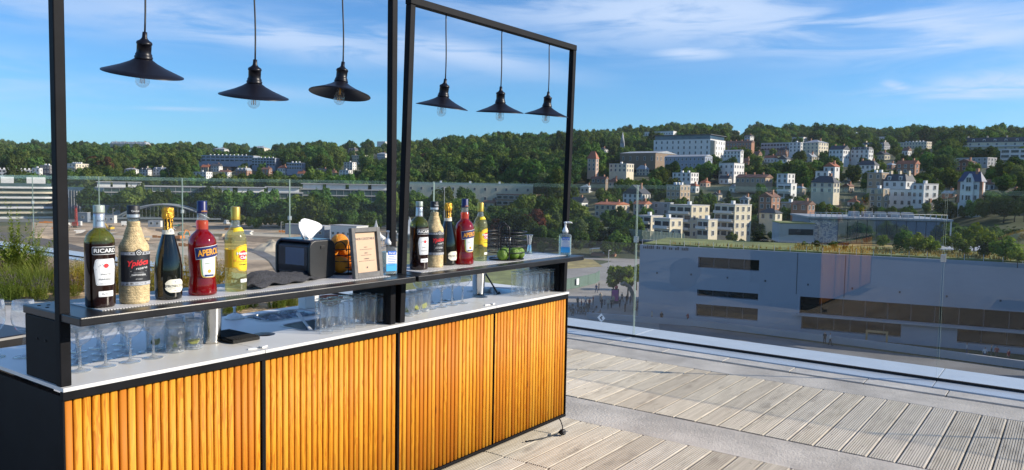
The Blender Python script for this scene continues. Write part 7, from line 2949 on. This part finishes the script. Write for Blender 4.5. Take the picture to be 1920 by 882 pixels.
for (px, py, h, lb) in ((1150, 560, 66, 'slender pale tree on the plaza left of the glass joint'), (1177, 562, 66, 'slender pale tree on the plaza beside the glass joint'), (1193, 545, 52, 'pale tree behind the glass joint next to the grey building')):
    P = at_ground(px, py)
    d = (P - CAM).dot(FWD)
    tree('plaza_tree', P.x, P.y, GZ, h * d / F_PX * 1.0, rq.uniform(0, 6), lb, 'slender trees on the plaza')
# advertising screen
pm('screen_pink', (0.45, 0.10, 0.30), 0.4, var=0.3, scale=0.8)
P = at_ground(1153, 570)
t = thing('advert_stand', 'pink and purple poster stand on the plaza', 'poster', P, V0)
MB().box(-0.75, 0.75, -0.15, 0.15, 0, 3.0).build('case', 'w_dark', t, bevel=0.05)
MB().box(-0.62, 0.62, -0.18, -0.152, 0.6, 2.8).build('poster', 'screen_pink', t)
MB().sphere((0.2, 0, 3.3), 0.35, 10, 8).build('finial', 'machine_red', t)
# curved timber sculpture
pm('timber_grey', (0.24, 0.20, 0.15), 0.9, var=0.2)
P = at_ground(1181, 582)
t = thing('wicker_arch', 'curved woven timber arch beside the crowd on the plaza', 'sculpture', P, V0)
for off in (-0.6, -0.2, 0.2, 0.6):
    pts = [(0.9 + off * 0.3, off, 0), (0.8, off, 1.6), (0.4, off, 3.2), (-0.3, off, 4.6), (-1.2, off, 5.2), (-1.9, off, 4.9)]
    MB().tube(pts, [0.3, 0.32, 0.34, 0.33, 0.28, 0.16], 7).build('rib', 'timber_grey', t)
# green hoarding
pm('hoarding_green', (0.085, 0.14, 0.115), 0.7, var=0.1, scale=0.5)
hd = thing('hoarding', 'green site hoarding in panels at the left of the plaza', 'fence')
pts = [(1000, 556), (1018, 552), (1036, 549), (1054, 546), (1070, 543), (1086, 540), (1102, 536), (1117, 532), (1124, 527)]
for a, b2 in zip(pts, pts[1:]):
    A, B = at_ground(*a), at_ground(*b2)
    d_ = (B - A).normalized()
    n_ = Vector((-d_.y, d_.x, 0)) * 0.05
    q = MB()
    q.prism([(v.x, v.y) for v in (A - n_ + d_ * .05, B - n_ - d_ * .05, B + n_ - d_ * .05, A + n_ + d_ * .05)], GZ + 0.1, GZ + 2.6)
    q.build('panel', 'hoarding_green', hd)
A, B = at_ground(1079, 541), at_ground(1084, 540)
MB().box(A.x - 0.5, A.x + 0.5, A.y - 0.6, A.y - 0.45, GZ + 0.9, GZ + 2.3).build('notice', 'paper_white', hd)
# cafe tables and chairs in a cluster
for k in range(10):
    px, py = 1068 + (k % 5) * 10.5 + (k // 5) * 4, 580 + (k // 5) * 9 + (k % 3)
    P = at_ground(px, py)
    t = thing('cafe_table', 'small dark cafe table with chairs below the far end of the bar', 'table', P, rq.uniform(0, 3), 'cafe tables on the plaza')
    MB().lathe([(0.45, 0.72), (0.45, 0.75)], 12).build('top', 'w_brown', t)
    MB().lathe([(0.25, 0.0), (0.04, 0.05), (0.04, 0.72)], 8).build('leg', 'w_dark', t)
    for s_ in (-1, 1):
        c = MB()
        c.box(s_ * 0.95 - 0.22, s_ * 0.95 + 0.22, -0.22, 0.22, 0.42, 0.46)
        c.box(s_ * 1.16 - 0.03, s_ * 1.16 + 0.03, -0.22, 0.22, 0.46, 0.9)
        for lx in (-0.18, 0.18):
            for ly in (-0.18, 0.18):
                c.box(s_ * 0.95 + lx - 0.02, s_ * 0.95 + lx + 0.02, ly - 0.02, ly + 0.02, 0, 0.42)
        c.build('chair', 'w_brown', t)
# slatted footbridge
fb = thing('footbridge', 'slatted pale footbridge ramp below the cream flats', 'bridge')
A, B = CAM + ray(1132, 440) * 300, CAM + ray(1282, 456) * 250
d_ = (B - A)
LBR = Vector((d_.x, d_.y, 0)).length
e_ = Vector((d_.x, d_.y, 0)).normalized()
n_ = Vector((-e_.y, e_.x, 0))
pm('slat_green', (0.33, 0.38, 0.28), 0.7, var=0.1)
sl = MB().box(-0.16, 0.16, -0.05, 0.05, -0.2, 3.0).mesh('slat', 'slat_green')
N_ = 62
for k in range(N_):
    f = k / (N_ - 1)
    P = A.lerp(B, f)
    put('slat', sl, fb, (P.x, P.y, P.z), atan2(e_.y, e_.x) + 0.5)
q = MB()
q.v = []
for P in (A, B):
    for s_ in (0.2, 3.2):
        for z in (-0.9, -0.25):
            q.v.append((P.x + n_.x * s_, P.y + n_.y * s_, P.z + z))
for f in ((0, 1, 3, 2), (4, 6, 7, 5), (0, 4, 5, 1), (2, 3, 7, 6), (1, 5, 7, 3), (0, 2, 6, 4)):
    q.face(f)
q.build('bridge_deck', 'facade_band', fb)
for f in (0.1, 0.45, 0.8):
    P = A.lerp(B, f)
    MB().box(P.x - 0.25, P.x + 0.25, P.y - 0.25 + 1, P.y + 0.25 + 1, GZ - 1, P.z - 0.9).build('pier', 'facade_band', fb)
# houseboat kiosk with awning
P = at_ground(1132, 482)
t = thing('kiosk', 'small kiosk with a white awning at the edge of the park', 'kiosk', P, V0 - 0.3)
MB().box(-4, 4, -1.6, 1.6, 0.1, 1.2).build('base', 'w_brick', t)
MB().box(0, 3.6, -1.4, 1.4, 1.21, 2.9).build('cabin', 'hut_white', t)
MB().box(-0.1, 3.8, -1.7, 1.7, 2.91, 3.1).build('roof', 'hut_white', t)
b = MB()
b.poly([(-4.5, -2, 2.6), (-0.2, -2, 3.0), (-0.2, 2, 3.0), (-4.5, 2, 2.6)])
o = b.build('awning', 'hut_white', t)
o.modifiers.new('solid', 'SOLIDIFY').thickness = 0.08
for x, y in ((-4.3, -1.8), (-4.3, 1.8)):
    MB().box(x - 0.06, x + 0.06, y - 0.06, y + 0.06, 1.2, 2.58).build('pole', 'w_grey', t)
for k in range(3):
    put('window', window_mesh(0.7, 0.8), t, (0.6 + 1.2 * k, -1.42, 1.6))
# ------------------------------------------------------------------ trees on the banks and hills
rt = random.Random(42)
TREES = []          # (kind, px, depth, x, y, z, h)


def clear(px, top, base, d, wpx):
    """true if a tree there would not hide a building behind it"""
    for (x0, x1, yt, yb, db) in PLACED:
        if px + wpx * 0.5 > x0 and px - wpx * 0.5 < x1:
            if d < db + 6 and top < yb - 0.40 * (yb - yt) and base > yt:
                return False
            if abs(d - db) < 14:
                return False
    return True


def plant(kind, px, d, h, z=None, check=True):
    H, R, cm, tm = KIND[kind]
    P = CAM + ray(px, 346) * d
    if z is None:
        z = land(px, d)
    top = prj((P.x, P.y, z + h))[1]
    base = prj((P.x, P.y, z))[1]
    if check and not clear(px, top, base, d, 2 * R * h / H * F_PX / d):
        return False
    TREES.append((kind, px, d, P.x, P.y, z, h))
    return True


# the row of bank trees on the left
for k in range(70):
    px = 168 + k * 8.4 + rt.uniform(-4, 4)
    d = rt.uniform(428, 452)
    plant(rt.choice(('broad_a', 'broad_c', 'young_a', 'pale_a', 'broad_a', 'young_a')), px, d, rt.uniform(10, 16.5) if px > 390 else rt.uniform(8, 13), GZ, check=False)
for k in range(26):
    px = 440 + k * 11.5 + rt.uniform(-4, 4)
    plant(rt.choice(('young_a', 'young_a', 'poplar')), px, rt.uniform(375, 400), rt.uniform(4.0, 6.5), GZ, check=False)
# young yellow trees near the site
for (px, d, h) in ((585, 372, 11), (596, 378, 10), (610, 385, 9), (690, 360, 7), (655, 372, 6), (545, 380, 6)):
    plant('young_a', px, d, h, GZ, check=False)
# park trees between the middle posts and the far post
for (px, py, hpx, kd) in ((800, 420, 45, 'broad_a'), (775, 412, 40, 'broad_b'), (835, 415, 38, 'broad_c'), (862, 418, 44, 'pale_a'), (880, 400, 30, 'broad_a'), (930, 428, 54, 'broad_b'), (960, 430, 52, 'broad_a'), (985, 415, 55, 'broad_c'),
                          (1010, 452, 45, 'pale_a'), (1040, 420, 60, 'broad_b'), (1000, 395, 35, 'dark_a'), (955, 460, 38, 'young_a'), (905, 440, 45, 'broad_a'), (1050, 465, 45, 'broad_a'), (1075, 452, 48, 'broad_b'), (1095, 455, 46, 'broad_c'),
                          (1118, 448, 40, 'broad_a'), (1070, 430, 44, 'broad_a'), (1140, 430, 38, 'broad_b'), (1160, 428, 36, 'broad_c'), (1045, 478, 34, 'young_a'), (1090, 476, 30, 'young_a'), (1172, 470, 40, 'broad_a'), (1100, 432, 34, 'dark_a'),
                          (1175, 425, 24, 'broad_a'), (1020, 478, 26, 'pale_a'), (890, 470, 30, 'young_a'), (850, 470, 30, 'broad_a'), (815, 476, 32, 'broad_c'), (1190, 462, 36, 'young_a'), (1288, 470, 20, 'broad_a'), (1425, 450, 42, 'dark_a'), (1450, 448, 34, 'broad_a'),
                          (1415, 440, 40, 'broad_b'), (1480, 430, 34, 'broad_c'), (1505, 418, 46, 'young_a'), (1540, 412, 34, 'dark_a'), (1375, 462, 26, 'broad_a')):
    d = ground_at(px, py)
    plant(kd, px, d, hpx * d / F_PX, None, check=False)
for (px, py, hpx, kd) in ((1142, 486, 36, 'broad_a'), (1163, 484, 34, 'young_a'), (1186, 480, 32, 'broad_c'), (1206, 455, 24, 'broad_a'), (1240, 452, 20, 'broad_c'), (1770, 408, 30, 'broad_a'), (1790, 410, 34, 'dark_a'), (1808, 411, 28, 'broad_b'), (1826, 412, 36, 'dark_b'), (1846, 413, 40, 'broad_a'), (1866, 414, 44, 'dark_a'), (1886, 415, 48, 'dark_b'), (1906, 416, 48, 'broad_b'), (1925, 416, 50, 'dark_a'),
                          (1640, 404, 18, 'broad_a'), (1680, 406, 16, 'dark_a'), (1740, 405, 20, 'broad_c'), (1760, 396, 24, 'dark_b'), (1850, 392, 30, 'broad_a'), (1870, 388, 34, 'dark_a')):
    d = ground_at(px, py)
    plant(kd, px, d, hpx * d / F_PX, None, check=False)
for k in range(17):
    plant(rt.choice(('dark_a', 'broad_b', 'dark_b', 'broad_a')), 1752 + k * 13.5 + rt.uniform(-4, 4), rt.uniform(186, 214), rt.uniform(13.5, 17.5), GZ, check=False)
# big single trees
for (px, py, hpx, kd) in ((1775, 294, 50, 'dark_b'), (1760, 296, 40, 'dark_a'), (1795, 296, 42, 'dark_a'), (1228, 348, 34, 'broad_b'), (1330, 345, 42, 'dark_b'), (1345, 342, 36, 'dark_a'), (1310, 345, 30, 'dark_a'), (1880, 345, 44, 'dark_b'), (1900, 340, 48, 'dark_a'), (1862, 340, 38, 'conifer'),
                          (1890, 405, 46, 'broad_b'), (1915, 410, 52, 'dark_a'), (1862, 400, 40, 'broad_a'), (1840, 410, 30, 'broad_c'), (1935, 405, 55, 'dark_b'), (1412, 348, 36, 'dark_b'), (1430, 352, 30, 'conifer'), (1500, 345, 36, 'conifer'), (1510, 335, 28, 'dark_a'), (1410, 282, 22, 'conifer'),
                          (1115, 330, 50, 'broad_b'), (1092, 335, 58, 'broad_a'), (1080, 345, 50, 'dark_a'), (1415, 325, 34, 'dark_b'), (1780, 360, 30, 'young_a'), (1600, 350, 26, 'young_a'), (1575, 290, 20, 'young_a'), (1595, 330, 24, 'dark_a'), (1740, 330, 44, 'dark_b'), (1765, 335, 48, 'dark_b'),
                          (290, 305, 22, 'broad_a'), (190, 318, 26, 'dark_b'), (335, 312, 22, 'broad_b'), (430, 285, 12, 'dark_a')):
    d = ground_at(px, py)
    plant(kd, px, d, hpx * d / F_PX, None, check=False)

NSET = len(TREES)
# the wooded slopes: dense planting thinned towards the far crest
DENS = []
for k in range(26000):
    px = rt.uniform(-420, 2340)
    u = rt.random()
    d = 225 + 1575 * u ** 1.35
    z = land(px, d)
    if z < (-17.5 if px < 745 else -20.8) or (px > 1180 and d < 262):
        continue
    dirt = mnoise.noise(Vector((px * 0.006, d * 0.004, 3.1)))
    kind = rt.choices(('broad_a', 'broad_b', 'broad_c', 'dark_a', 'dark_b', 'pale_a', 'young_a', 'conifer', 'poplar', 'copper', 'tall_pale'),
                      (18, 18, 16, 12 + 18 * (dirt > 0), 10 + 12 * (dirt > 0), 5, 12, 8, 6, 2.5, 7))[0]
    # open built-up slope on the right is less wooded than the wood in the centre
    if px > 1180 and d < 620 and rt.random() < 0.15:
        continue
    h = 6.5 + 9.5 * rt.random() ** 1.5 if (px > 1120 and d < 800) else 9 + 14 * rt.random() ** 1.4
    if 690 < px < 1120 and d < 1000:
        h *= 1.15
    if d < 330:
        h *= 0.6
    if kind == 'young_a':
        h *= 0.7
    plant(kind, px, d, h, z)

# keep those whose crown is not buried: simple spacing on a grid
grid = {}
kept = []
for tr_ in sorted(TREES[NSET:], key=lambda q: q[2]):
    ring = int(tr_[2] / 150)
    r = max(6.6, 8.2 * (ring * 150 + 150) / 800)
    key = (ring, int(tr_[3] // r), int(tr_[4] // r))
    if key in grid:
        continue
    grid[key] = 1
    kept.append(tr_)
allt = TREES[:NSET] + kept


def visible_rank(q):
    kd, px, d, x, y, z, h = q
    if px < -30 or px > 1950:
        return 0
    return h / d


allt.sort(key=visible_rank, reverse=True)
near, far = allt[:300], allt[300:]
lab_ = {'broad_a': 'rounded leafy tree', 'broad_b': 'tall leafy tree', 'broad_c': 'spreading leafy tree', 'dark_a': 'dark evergreen-looking tree', 'dark_b': 'broad dark tree', 'pale_a': 'pale grey-green tree',
        'young_a': 'yellow-green young tree', 'conifer': 'dark pointed conifer', 'poplar': 'slim upright tree', 'copper': 'copper-leaved tree', 'tall_pale': 'tall pale-leaved tree'}
for (kd, px, d, x, y, z, h) in near:
    py = prj((x, y, z + h * 0.5))[1]
    if z < GZ + 0.5 and px < 745:
        seen = [(120, 'the red drilling rig'), (205, 'the pastis bottle'), (262, 'the straw bottle'), (315, 'the arch bridge'), (381, 'the red aperitif bottle'), (445, 'the rum bottle'), (560, 'the glass joint'), (590, 'the paper napkin'), (690, 'the menu frame'), (735, 'the middle posts')]
        ref = min(seen, key=lambda q: abs(q[0] - px))
        pl_ = 'of the river bank row, seen %s of %s' % ('left' if px < ref[0] else 'right', ref[1])
    else:
        rx, ry, nm_ = min(REFS, key=lambda q: hypot(q[0] - px, (q[1] - py) * 1.4))
        ddx, ddy = px - rx, py - ry
        rel = ('left of' if ddx < 0 else 'right of') if abs(ddx) > abs(ddy) else ('above' if ddy < 0 else 'below')
        pl_ = '%s the %s' % (rel, nm_)
    tree(kd, x, y, z - 0.2, h, rt.uniform(0, 6.28), lab_[kd] + ' ' + pl_, lab_[kd] + 's of the valley and slopes', wide=rt.uniform(0.9, 1.2))

# the remaining wood as one mass: points that carry the same crowns
protos = bpy.data.collections.new('crown_models')
order = ['broad_a', 'broad_b', 'broad_c', 'dark_a', 'dark_b', 'pale_a', 'young_a', 'conifer', 'poplar', 'copper', 'tall_pale']
for i, kd in enumerate(order):
    o = bpy.data.objects.new('m%02d' % i, KIND[kd][2])
    protos.objects.link(o)
me = bpy.data.meshes.new('hillside_wood')
me.from_pydata([(q[3], q[4], q[5] - 0.3) for q in far], [], [])
a1 = me.attributes.new('idx', 'INT', 'POINT')
a2 = me.attributes.new('sc', 'FLOAT', 'POINT')
a3 = me.attributes.new('rot', 'FLOAT', 'POINT')
for i, q in enumerate(far):
    a1.data[i].value = order.index(q[0])
    a2.data[i].value = q[6] / KIND[q[0]][0] * 1.12
    a3.data[i].value = rt.uniform(0, 6.28)
wood = put('hillside_wood', me)
tag(wood, 'dense far woodland covering the hills behind the houses', 'woodland', kind='stuff')
ng = bpy.data.node_groups.new('scatter', 'GeometryNodeTree')
ng.interface.new_socket('Geometry', in_out='INPUT', socket_type='NodeSocketGeometry')
ng.interface.new_socket('Geometry', in_out='OUTPUT', socket_type='NodeSocketGeometry')
gi, go = ng.nodes.new('NodeGroupInput'), ng.nodes.new('NodeGroupOutput')
ci = ng.nodes.new('GeometryNodeCollectionInfo')
ci.inputs['Collection'].default_value = protos
ci.inputs['Separate Children'].default_value = True
ci.inputs['Reset Children'].default_value = True
ip = ng.nodes.new('GeometryNodeInstanceOnPoints')
ip.inputs['Pick Instance'].default_value = True


def nattr(name, dt):
    n = ng.nodes.new('GeometryNodeInputNamedAttribute')
    n.data_type = dt
    n.inputs['Name'].default_value = name
    return [s for s in n.outputs if s.enabled and s.name == 'Attribute'][0]


ng.links.new(gi.outputs[0], ip.inputs['Points'])
ng.links.new(ci.outputs[0], ip.inputs['Instance'])
ng.links.new(nattr('idx', 'INT'), ip.inputs['Instance Index'])
cx = ng.nodes.new('ShaderNodeCombineXYZ')
ng.links.new(nattr('rot', 'FLOAT'), cx.inputs[2])
er = ng.nodes.new('FunctionNodeEulerToRotation')
ng.links.new(cx.outputs[0], er.inputs[0])
ng.links.new(er.outputs[0], ip.inputs['Rotation'])
sc_ = ng.nodes.new('ShaderNodeCombineXYZ')
s_out = nattr('sc', 'FLOAT')
for i in range(3):
    ng.links.new(s_out, sc_.inputs[i])
ng.links.new(sc_.outputs[0], ip.inputs['Scale'])
ng.links.new(ip.outputs[0], go.inputs[0])
md = wood.modifiers.new('scatter', 'NODES')
md.node_group = ng

# ------------------------------------------------------------------ planting bed on the terrace, left
pm('wood_chips', (0.42, 0.30, 0.17), 0.95, var=0.4, scale=14, bump=0.8, bscale=60)
bed = MB()
poly = [(3.85, 11.2), (4.85, 9.9), (5.2, 8.2), (5.3, 6.6), (6.6, 6.6), (6.6, 26), (1.2, 26), (2.2, 15.5)]
bed.prism(poly, -0.003, 0.06)
structure('planting_bed', bed.build('planting_bed', 'wood_chips'))
b = MB()
rc = random.Random(19)


def in_poly(x, y):
    c = False
    for i in range(len(poly)):
        (xa, ya), (xb, yb) = poly[i], poly[i - 1]
        if (ya > y) != (yb > y) and x < (xb - xa) * (y - ya) / (yb - ya) + xa:
            c = not c
    return c


for k in range(2600):
    x, y = rc.uniform(1.2, 6.6), rc.uniform(6.6, 16)
    if not in_poly(x, y):
        continue
    a, l = rc.uniform(0, 6.3), rc.uniform(0.02, 0.05)
    b.poly([(x - l * cos(a), y - l * sin(a), 0.062 + rc.uniform(0, 0.01)), (x + 0.015 * sin(a), y - 0.015 * cos(a), 0.064), (x + l * cos(a), y + l * sin(a), 0.066 + rc.uniform(0, 0.015)), (x - 0.015 * sin(a), y + 0.015 * cos(a), 0.064)])
tag(b.build('bark_chips', 'wood_chips'), 'scattered bark chips in the planting bed on the left', 'bark chips', kind='stuff')
leaf_mat('blade_green', (0.11, 0.145, 0.028), (0.23, 0.26, 0.065), 0.02, 0.2)
leaf_mat('blade_fern', (0.13, 0.18, 0.030), (0.27, 0.33, 0.070), 0.02, 0.15)
leaf_mat('blade_red', (0.20, 0.085, 0.065), (0.32, 0.18, 0.12), 0.02, 0.2)
leaf_mat('blade_gold', (0.26, 0.20, 0.03), (0.36, 0.30, 0.06), 0.02, 0.2)
leaf_mat('flower_violet', (0.11, 0.06, 0.14), (0.20, 0.13, 0.24), 0.01, 0.1)


def grass_clump(seed, n, H, spread, w, lean):
    rn = random.Random(seed)
    b = MB()
    for k in range(n):
        a = rn.uniform(0, 6.283)
        r0 = spread * 0.35 * sqrt(rn.random())
        x0, y0 = r0 * cos(a), r0 * sin(a)
        h = H * rn.uniform(0.5, 1.0)
        b2 = a + rn.uniform(-0.7, 0.7)
        out = lean * h * rn.uniform(0.3, 1.0)
        px_, py_ = -sin(b2) * w / 2, cos(b2) * w / 2
        pts = []
        for f in (0, 0.4, 0.75, 1.0):
            q = (x0 + out * f * f * cos(b2), y0 + out * f * f * sin(b2), h * f * (1 - 0.12 * f * lean))
            ww = (1 - f * 0.85)
            pts.append(((q[0] - px_ * ww, q[1] - py_ * ww, q[2]), (q[0] + px_ * ww, q[1] + py_ * ww, q[2])))
        for (l0, r0_), (l1, r1) in zip(pts, pts[1:]):
            b.poly([l0, r0_, r1, l1])
    return b


def herb(seed, n, H, spread, leaf, mats, flower=False, upright=0.25):
    """upright stems carrying short leaves along their length, some with flower tips"""
    rn = random.Random(seed)
    b = MB()
    for k in range(n):
        a = rn.uniform(0, 6.283)
        r0 = spread * sqrt(rn.random())
        h = H * rn.uniform(0.6, 1.0) * (1 - 0.35 * (r0 / max(spread, .01)) ** 2)
        bx, by = r0 * 0.5 * cos(a), r0 * 0.5 * sin(a)
        tx, ty = r0 * (0.6 + upright) * cos(a), r0 * (0.6 + upright) * sin(a)
        m = int(h / leaf * 2.6) + 2
        b.m = 0
        for j in range(m):
            f = (j + 0.5) / m
            p = Vector((bx + (tx - bx) * f, by + (ty - by) * f, h * f))
            an = rn.uniform(0, 6.283)
            L = leaf * rn.uniform(0.6, 1.1) * (1.15 - 0.5 * f)
            d = Vector((cos(an), sin(an), rn.uniform(0.2, 0.9))).normalized()
            s = Vector((-sin(an), cos(an), 0)) * L * 0.16
            if flower and f > 0.8:
                b.m = 1
            b.poly([p, p + d * L * 0.5 + s, p + d * L, p + d * L * 0.5 - s])
        b.m = 0
        b.poly([(bx, by, 0), (bx + 0.004, by + 0.003, 0), (tx, ty, h)])
    return b


def feather_shrub(seed, H):
    rn = random.Random(seed)
    b = MB()
    for k in range(46):
        a = rn.uniform(0, 6.283)
        zb = rn.uniform(0, 0.2) * H
        L = H * rn.uniform(0.5, 1.0) * (1.0 if k > 8 else 1.15)
        el_ = radians(rn.uniform(40, 88)) if k > 8 else radians(86)
        d = Vector((cos(a) * cos(el_), sin(a) * cos(el_), sin(el_)))
        n = 22
        for j in range(n):
            f = (j + 1) / n
            p = Vector((0, 0, zb)) + d * L * f + Vector((0, 0, -0.10 * H * f * f * cos(el_)))
            for s_ in range(4):
                an = rn.uniform(0, 6.283)
                l2 = 0.13 * H * (1.1 - 0.8 * f) * rn.uniform(0.5, 1.1)
                dd = (d * 0.5 + Vector((cos(an), sin(an), rn.uniform(-0.1, 0.6)))).normalized()
                sd = dd.cross(Vector((0, 0, 1))).normalized() * l2 * 0.10
                b.poly([p, p + dd * l2 * 0.5 + sd, p + dd * l2, p + dd * l2 * 0.5 - sd])
    return b


MARKS = [(-20, 'picture edge'), (30, 'tall feathery shrub'), (107, 'left post'), (189, 'pastis bottle'), (253, 'straw-wrapped bottle'), (317, 'sparkling wine bottle'), (381, 'red aperitif bottle'), (443, 'rum bottle'), (500, 'black bag'), (560, 'white carton')]


def mark(px, py):
    a = sorted(MARKS, key=lambda q: abs(q[0] - px))[0]
    return '%s, %s of the %s' % ('farther back' if py < 540 else 'nearer', 'left' if px < a[0] else 'right', a[1])


def plant_at(name, mesh, label, px, py, cat, group, sc=1.0):
    P = onz(px, py, 0.06)
    o = put(name, mesh, None, P, rc.uniform(0, 6.28))
    o.scale = (sc, sc, sc)
    return tag(o, label, cat, group)


FS = feather_shrub(3, 0.80).mesh('feathery_shrub', 'blade_fern')
GR = grass_clump(4, 260, 0.55, 0.55, 0.010, 0.7).mesh('grass_clump', 'blade_green')
HB_ = herb(5, 70, 0.42, 0.26, 0.045, None, False).mesh('leafy_perennial', ['blade_gold', 'blade_red'])
HR = herb(6, 90, 0.42, 0.28, 0.032, None, True).mesh('reddish_perennial', ['blade_red', 'flower_violet'])
LV = herb(7, 80, 0.46, 0.24, 0.040, None, True).mesh('lavender', ['blade_green', 'flower_violet'])
plant_at('feathery_shrub', FS, 'tall feathery green shrub at the left edge of the terrace', 30, 530, 'shrub', 'plants in the terrace bed', 1.32)
plant_at('feathery_shrub', FS, 'lower feathery shrub just left of the left post', 72, 522, 'shrub', 'plants in the terrace bed', 0.85)
plant_at('feathery_shrub', FS, 'feathery shrub cut by the left edge of the picture', -22, 525, 'shrub', 'plants in the terrace bed', 0.9)
spots = []
for k, (px, py) in enumerate(((14, 546), (50, 548), (82, 545), (104, 540), (30, 556), (-8, 552), (64, 554))):
    plant_at('grass_clump', GR, 'grassy clump in the bed, ' + mark(px, py), px, py, 'grass', 'grass clumps in the terrace bed', rc.uniform(0.7, 1.0))
for k, (px, py) in enumerate(((92, 530), (108, 533), (6, 520), (-6, 535), (60, 518))):
    plant_at('reddish_perennial', HR, 'reddish flowering plant in the bed, ' + mark(px, py), px, py, 'plant', 'reddish plants in the terrace bed', rc.uniform(0.8, 1.1))
for k, (px, py) in enumerate(((142, 535), (150, 546), (132, 548), (160, 530), (228, 532), (296, 534), (300, 548), (346, 540), (356, 530), (410, 528), (226, 548), (415, 545))):
    plant_at('leafy_perennial', HB_, 'golden-green leafy plant in the bed, ' + mark(px, py), px, py, 'plant', 'golden plants in the terrace bed', rc.uniform(0.85, 1.2))
for k, (px, py) in enumerate(((20, 562), (75, 562), (110, 556), (136, 556), (440, 584), (452, 580), (520, 578), (532, 572), (548, 574), (470, 576), (425, 588))):
    plant_at('lavender', LV, 'lavender tuft at the bed front, ' + mark(px, py), px, py, 'plant', 'lavender tufts in the terrace bed', rc.uniform(0.6, 0.9))

# ------------------------------------------------------------------ thin summer air over the valley
hz_ = MB().box(-3500, 4200, -3500, 4200, GZ - 40, 190)
haze = put('haze', hz_.mesh('haze', []))
hm = bpy.data.materials.new('haze_air')
hm.use_nodes = True
hm.node_tree.nodes.clear()
ho = hm.node_tree.nodes.new('ShaderNodeOutputMaterial')
hv = hm.node_tree.nodes.new('ShaderNodeVolumePrincipled')
hv.inputs['Color'].default_value = (0.80, 0.90, 1.0, 1)
hv.inputs['Density'].default_value = 0.00005
hv.inputs['Anisotropy'].default_value = 0.2
hm.node_tree.links.new(hv.outputs[0], ho.inputs['Volume'])
haze.data.materials.append(hm)
tag(haze, 'thin pale summer haze over the valley and hills', 'haze', kind='stuff')
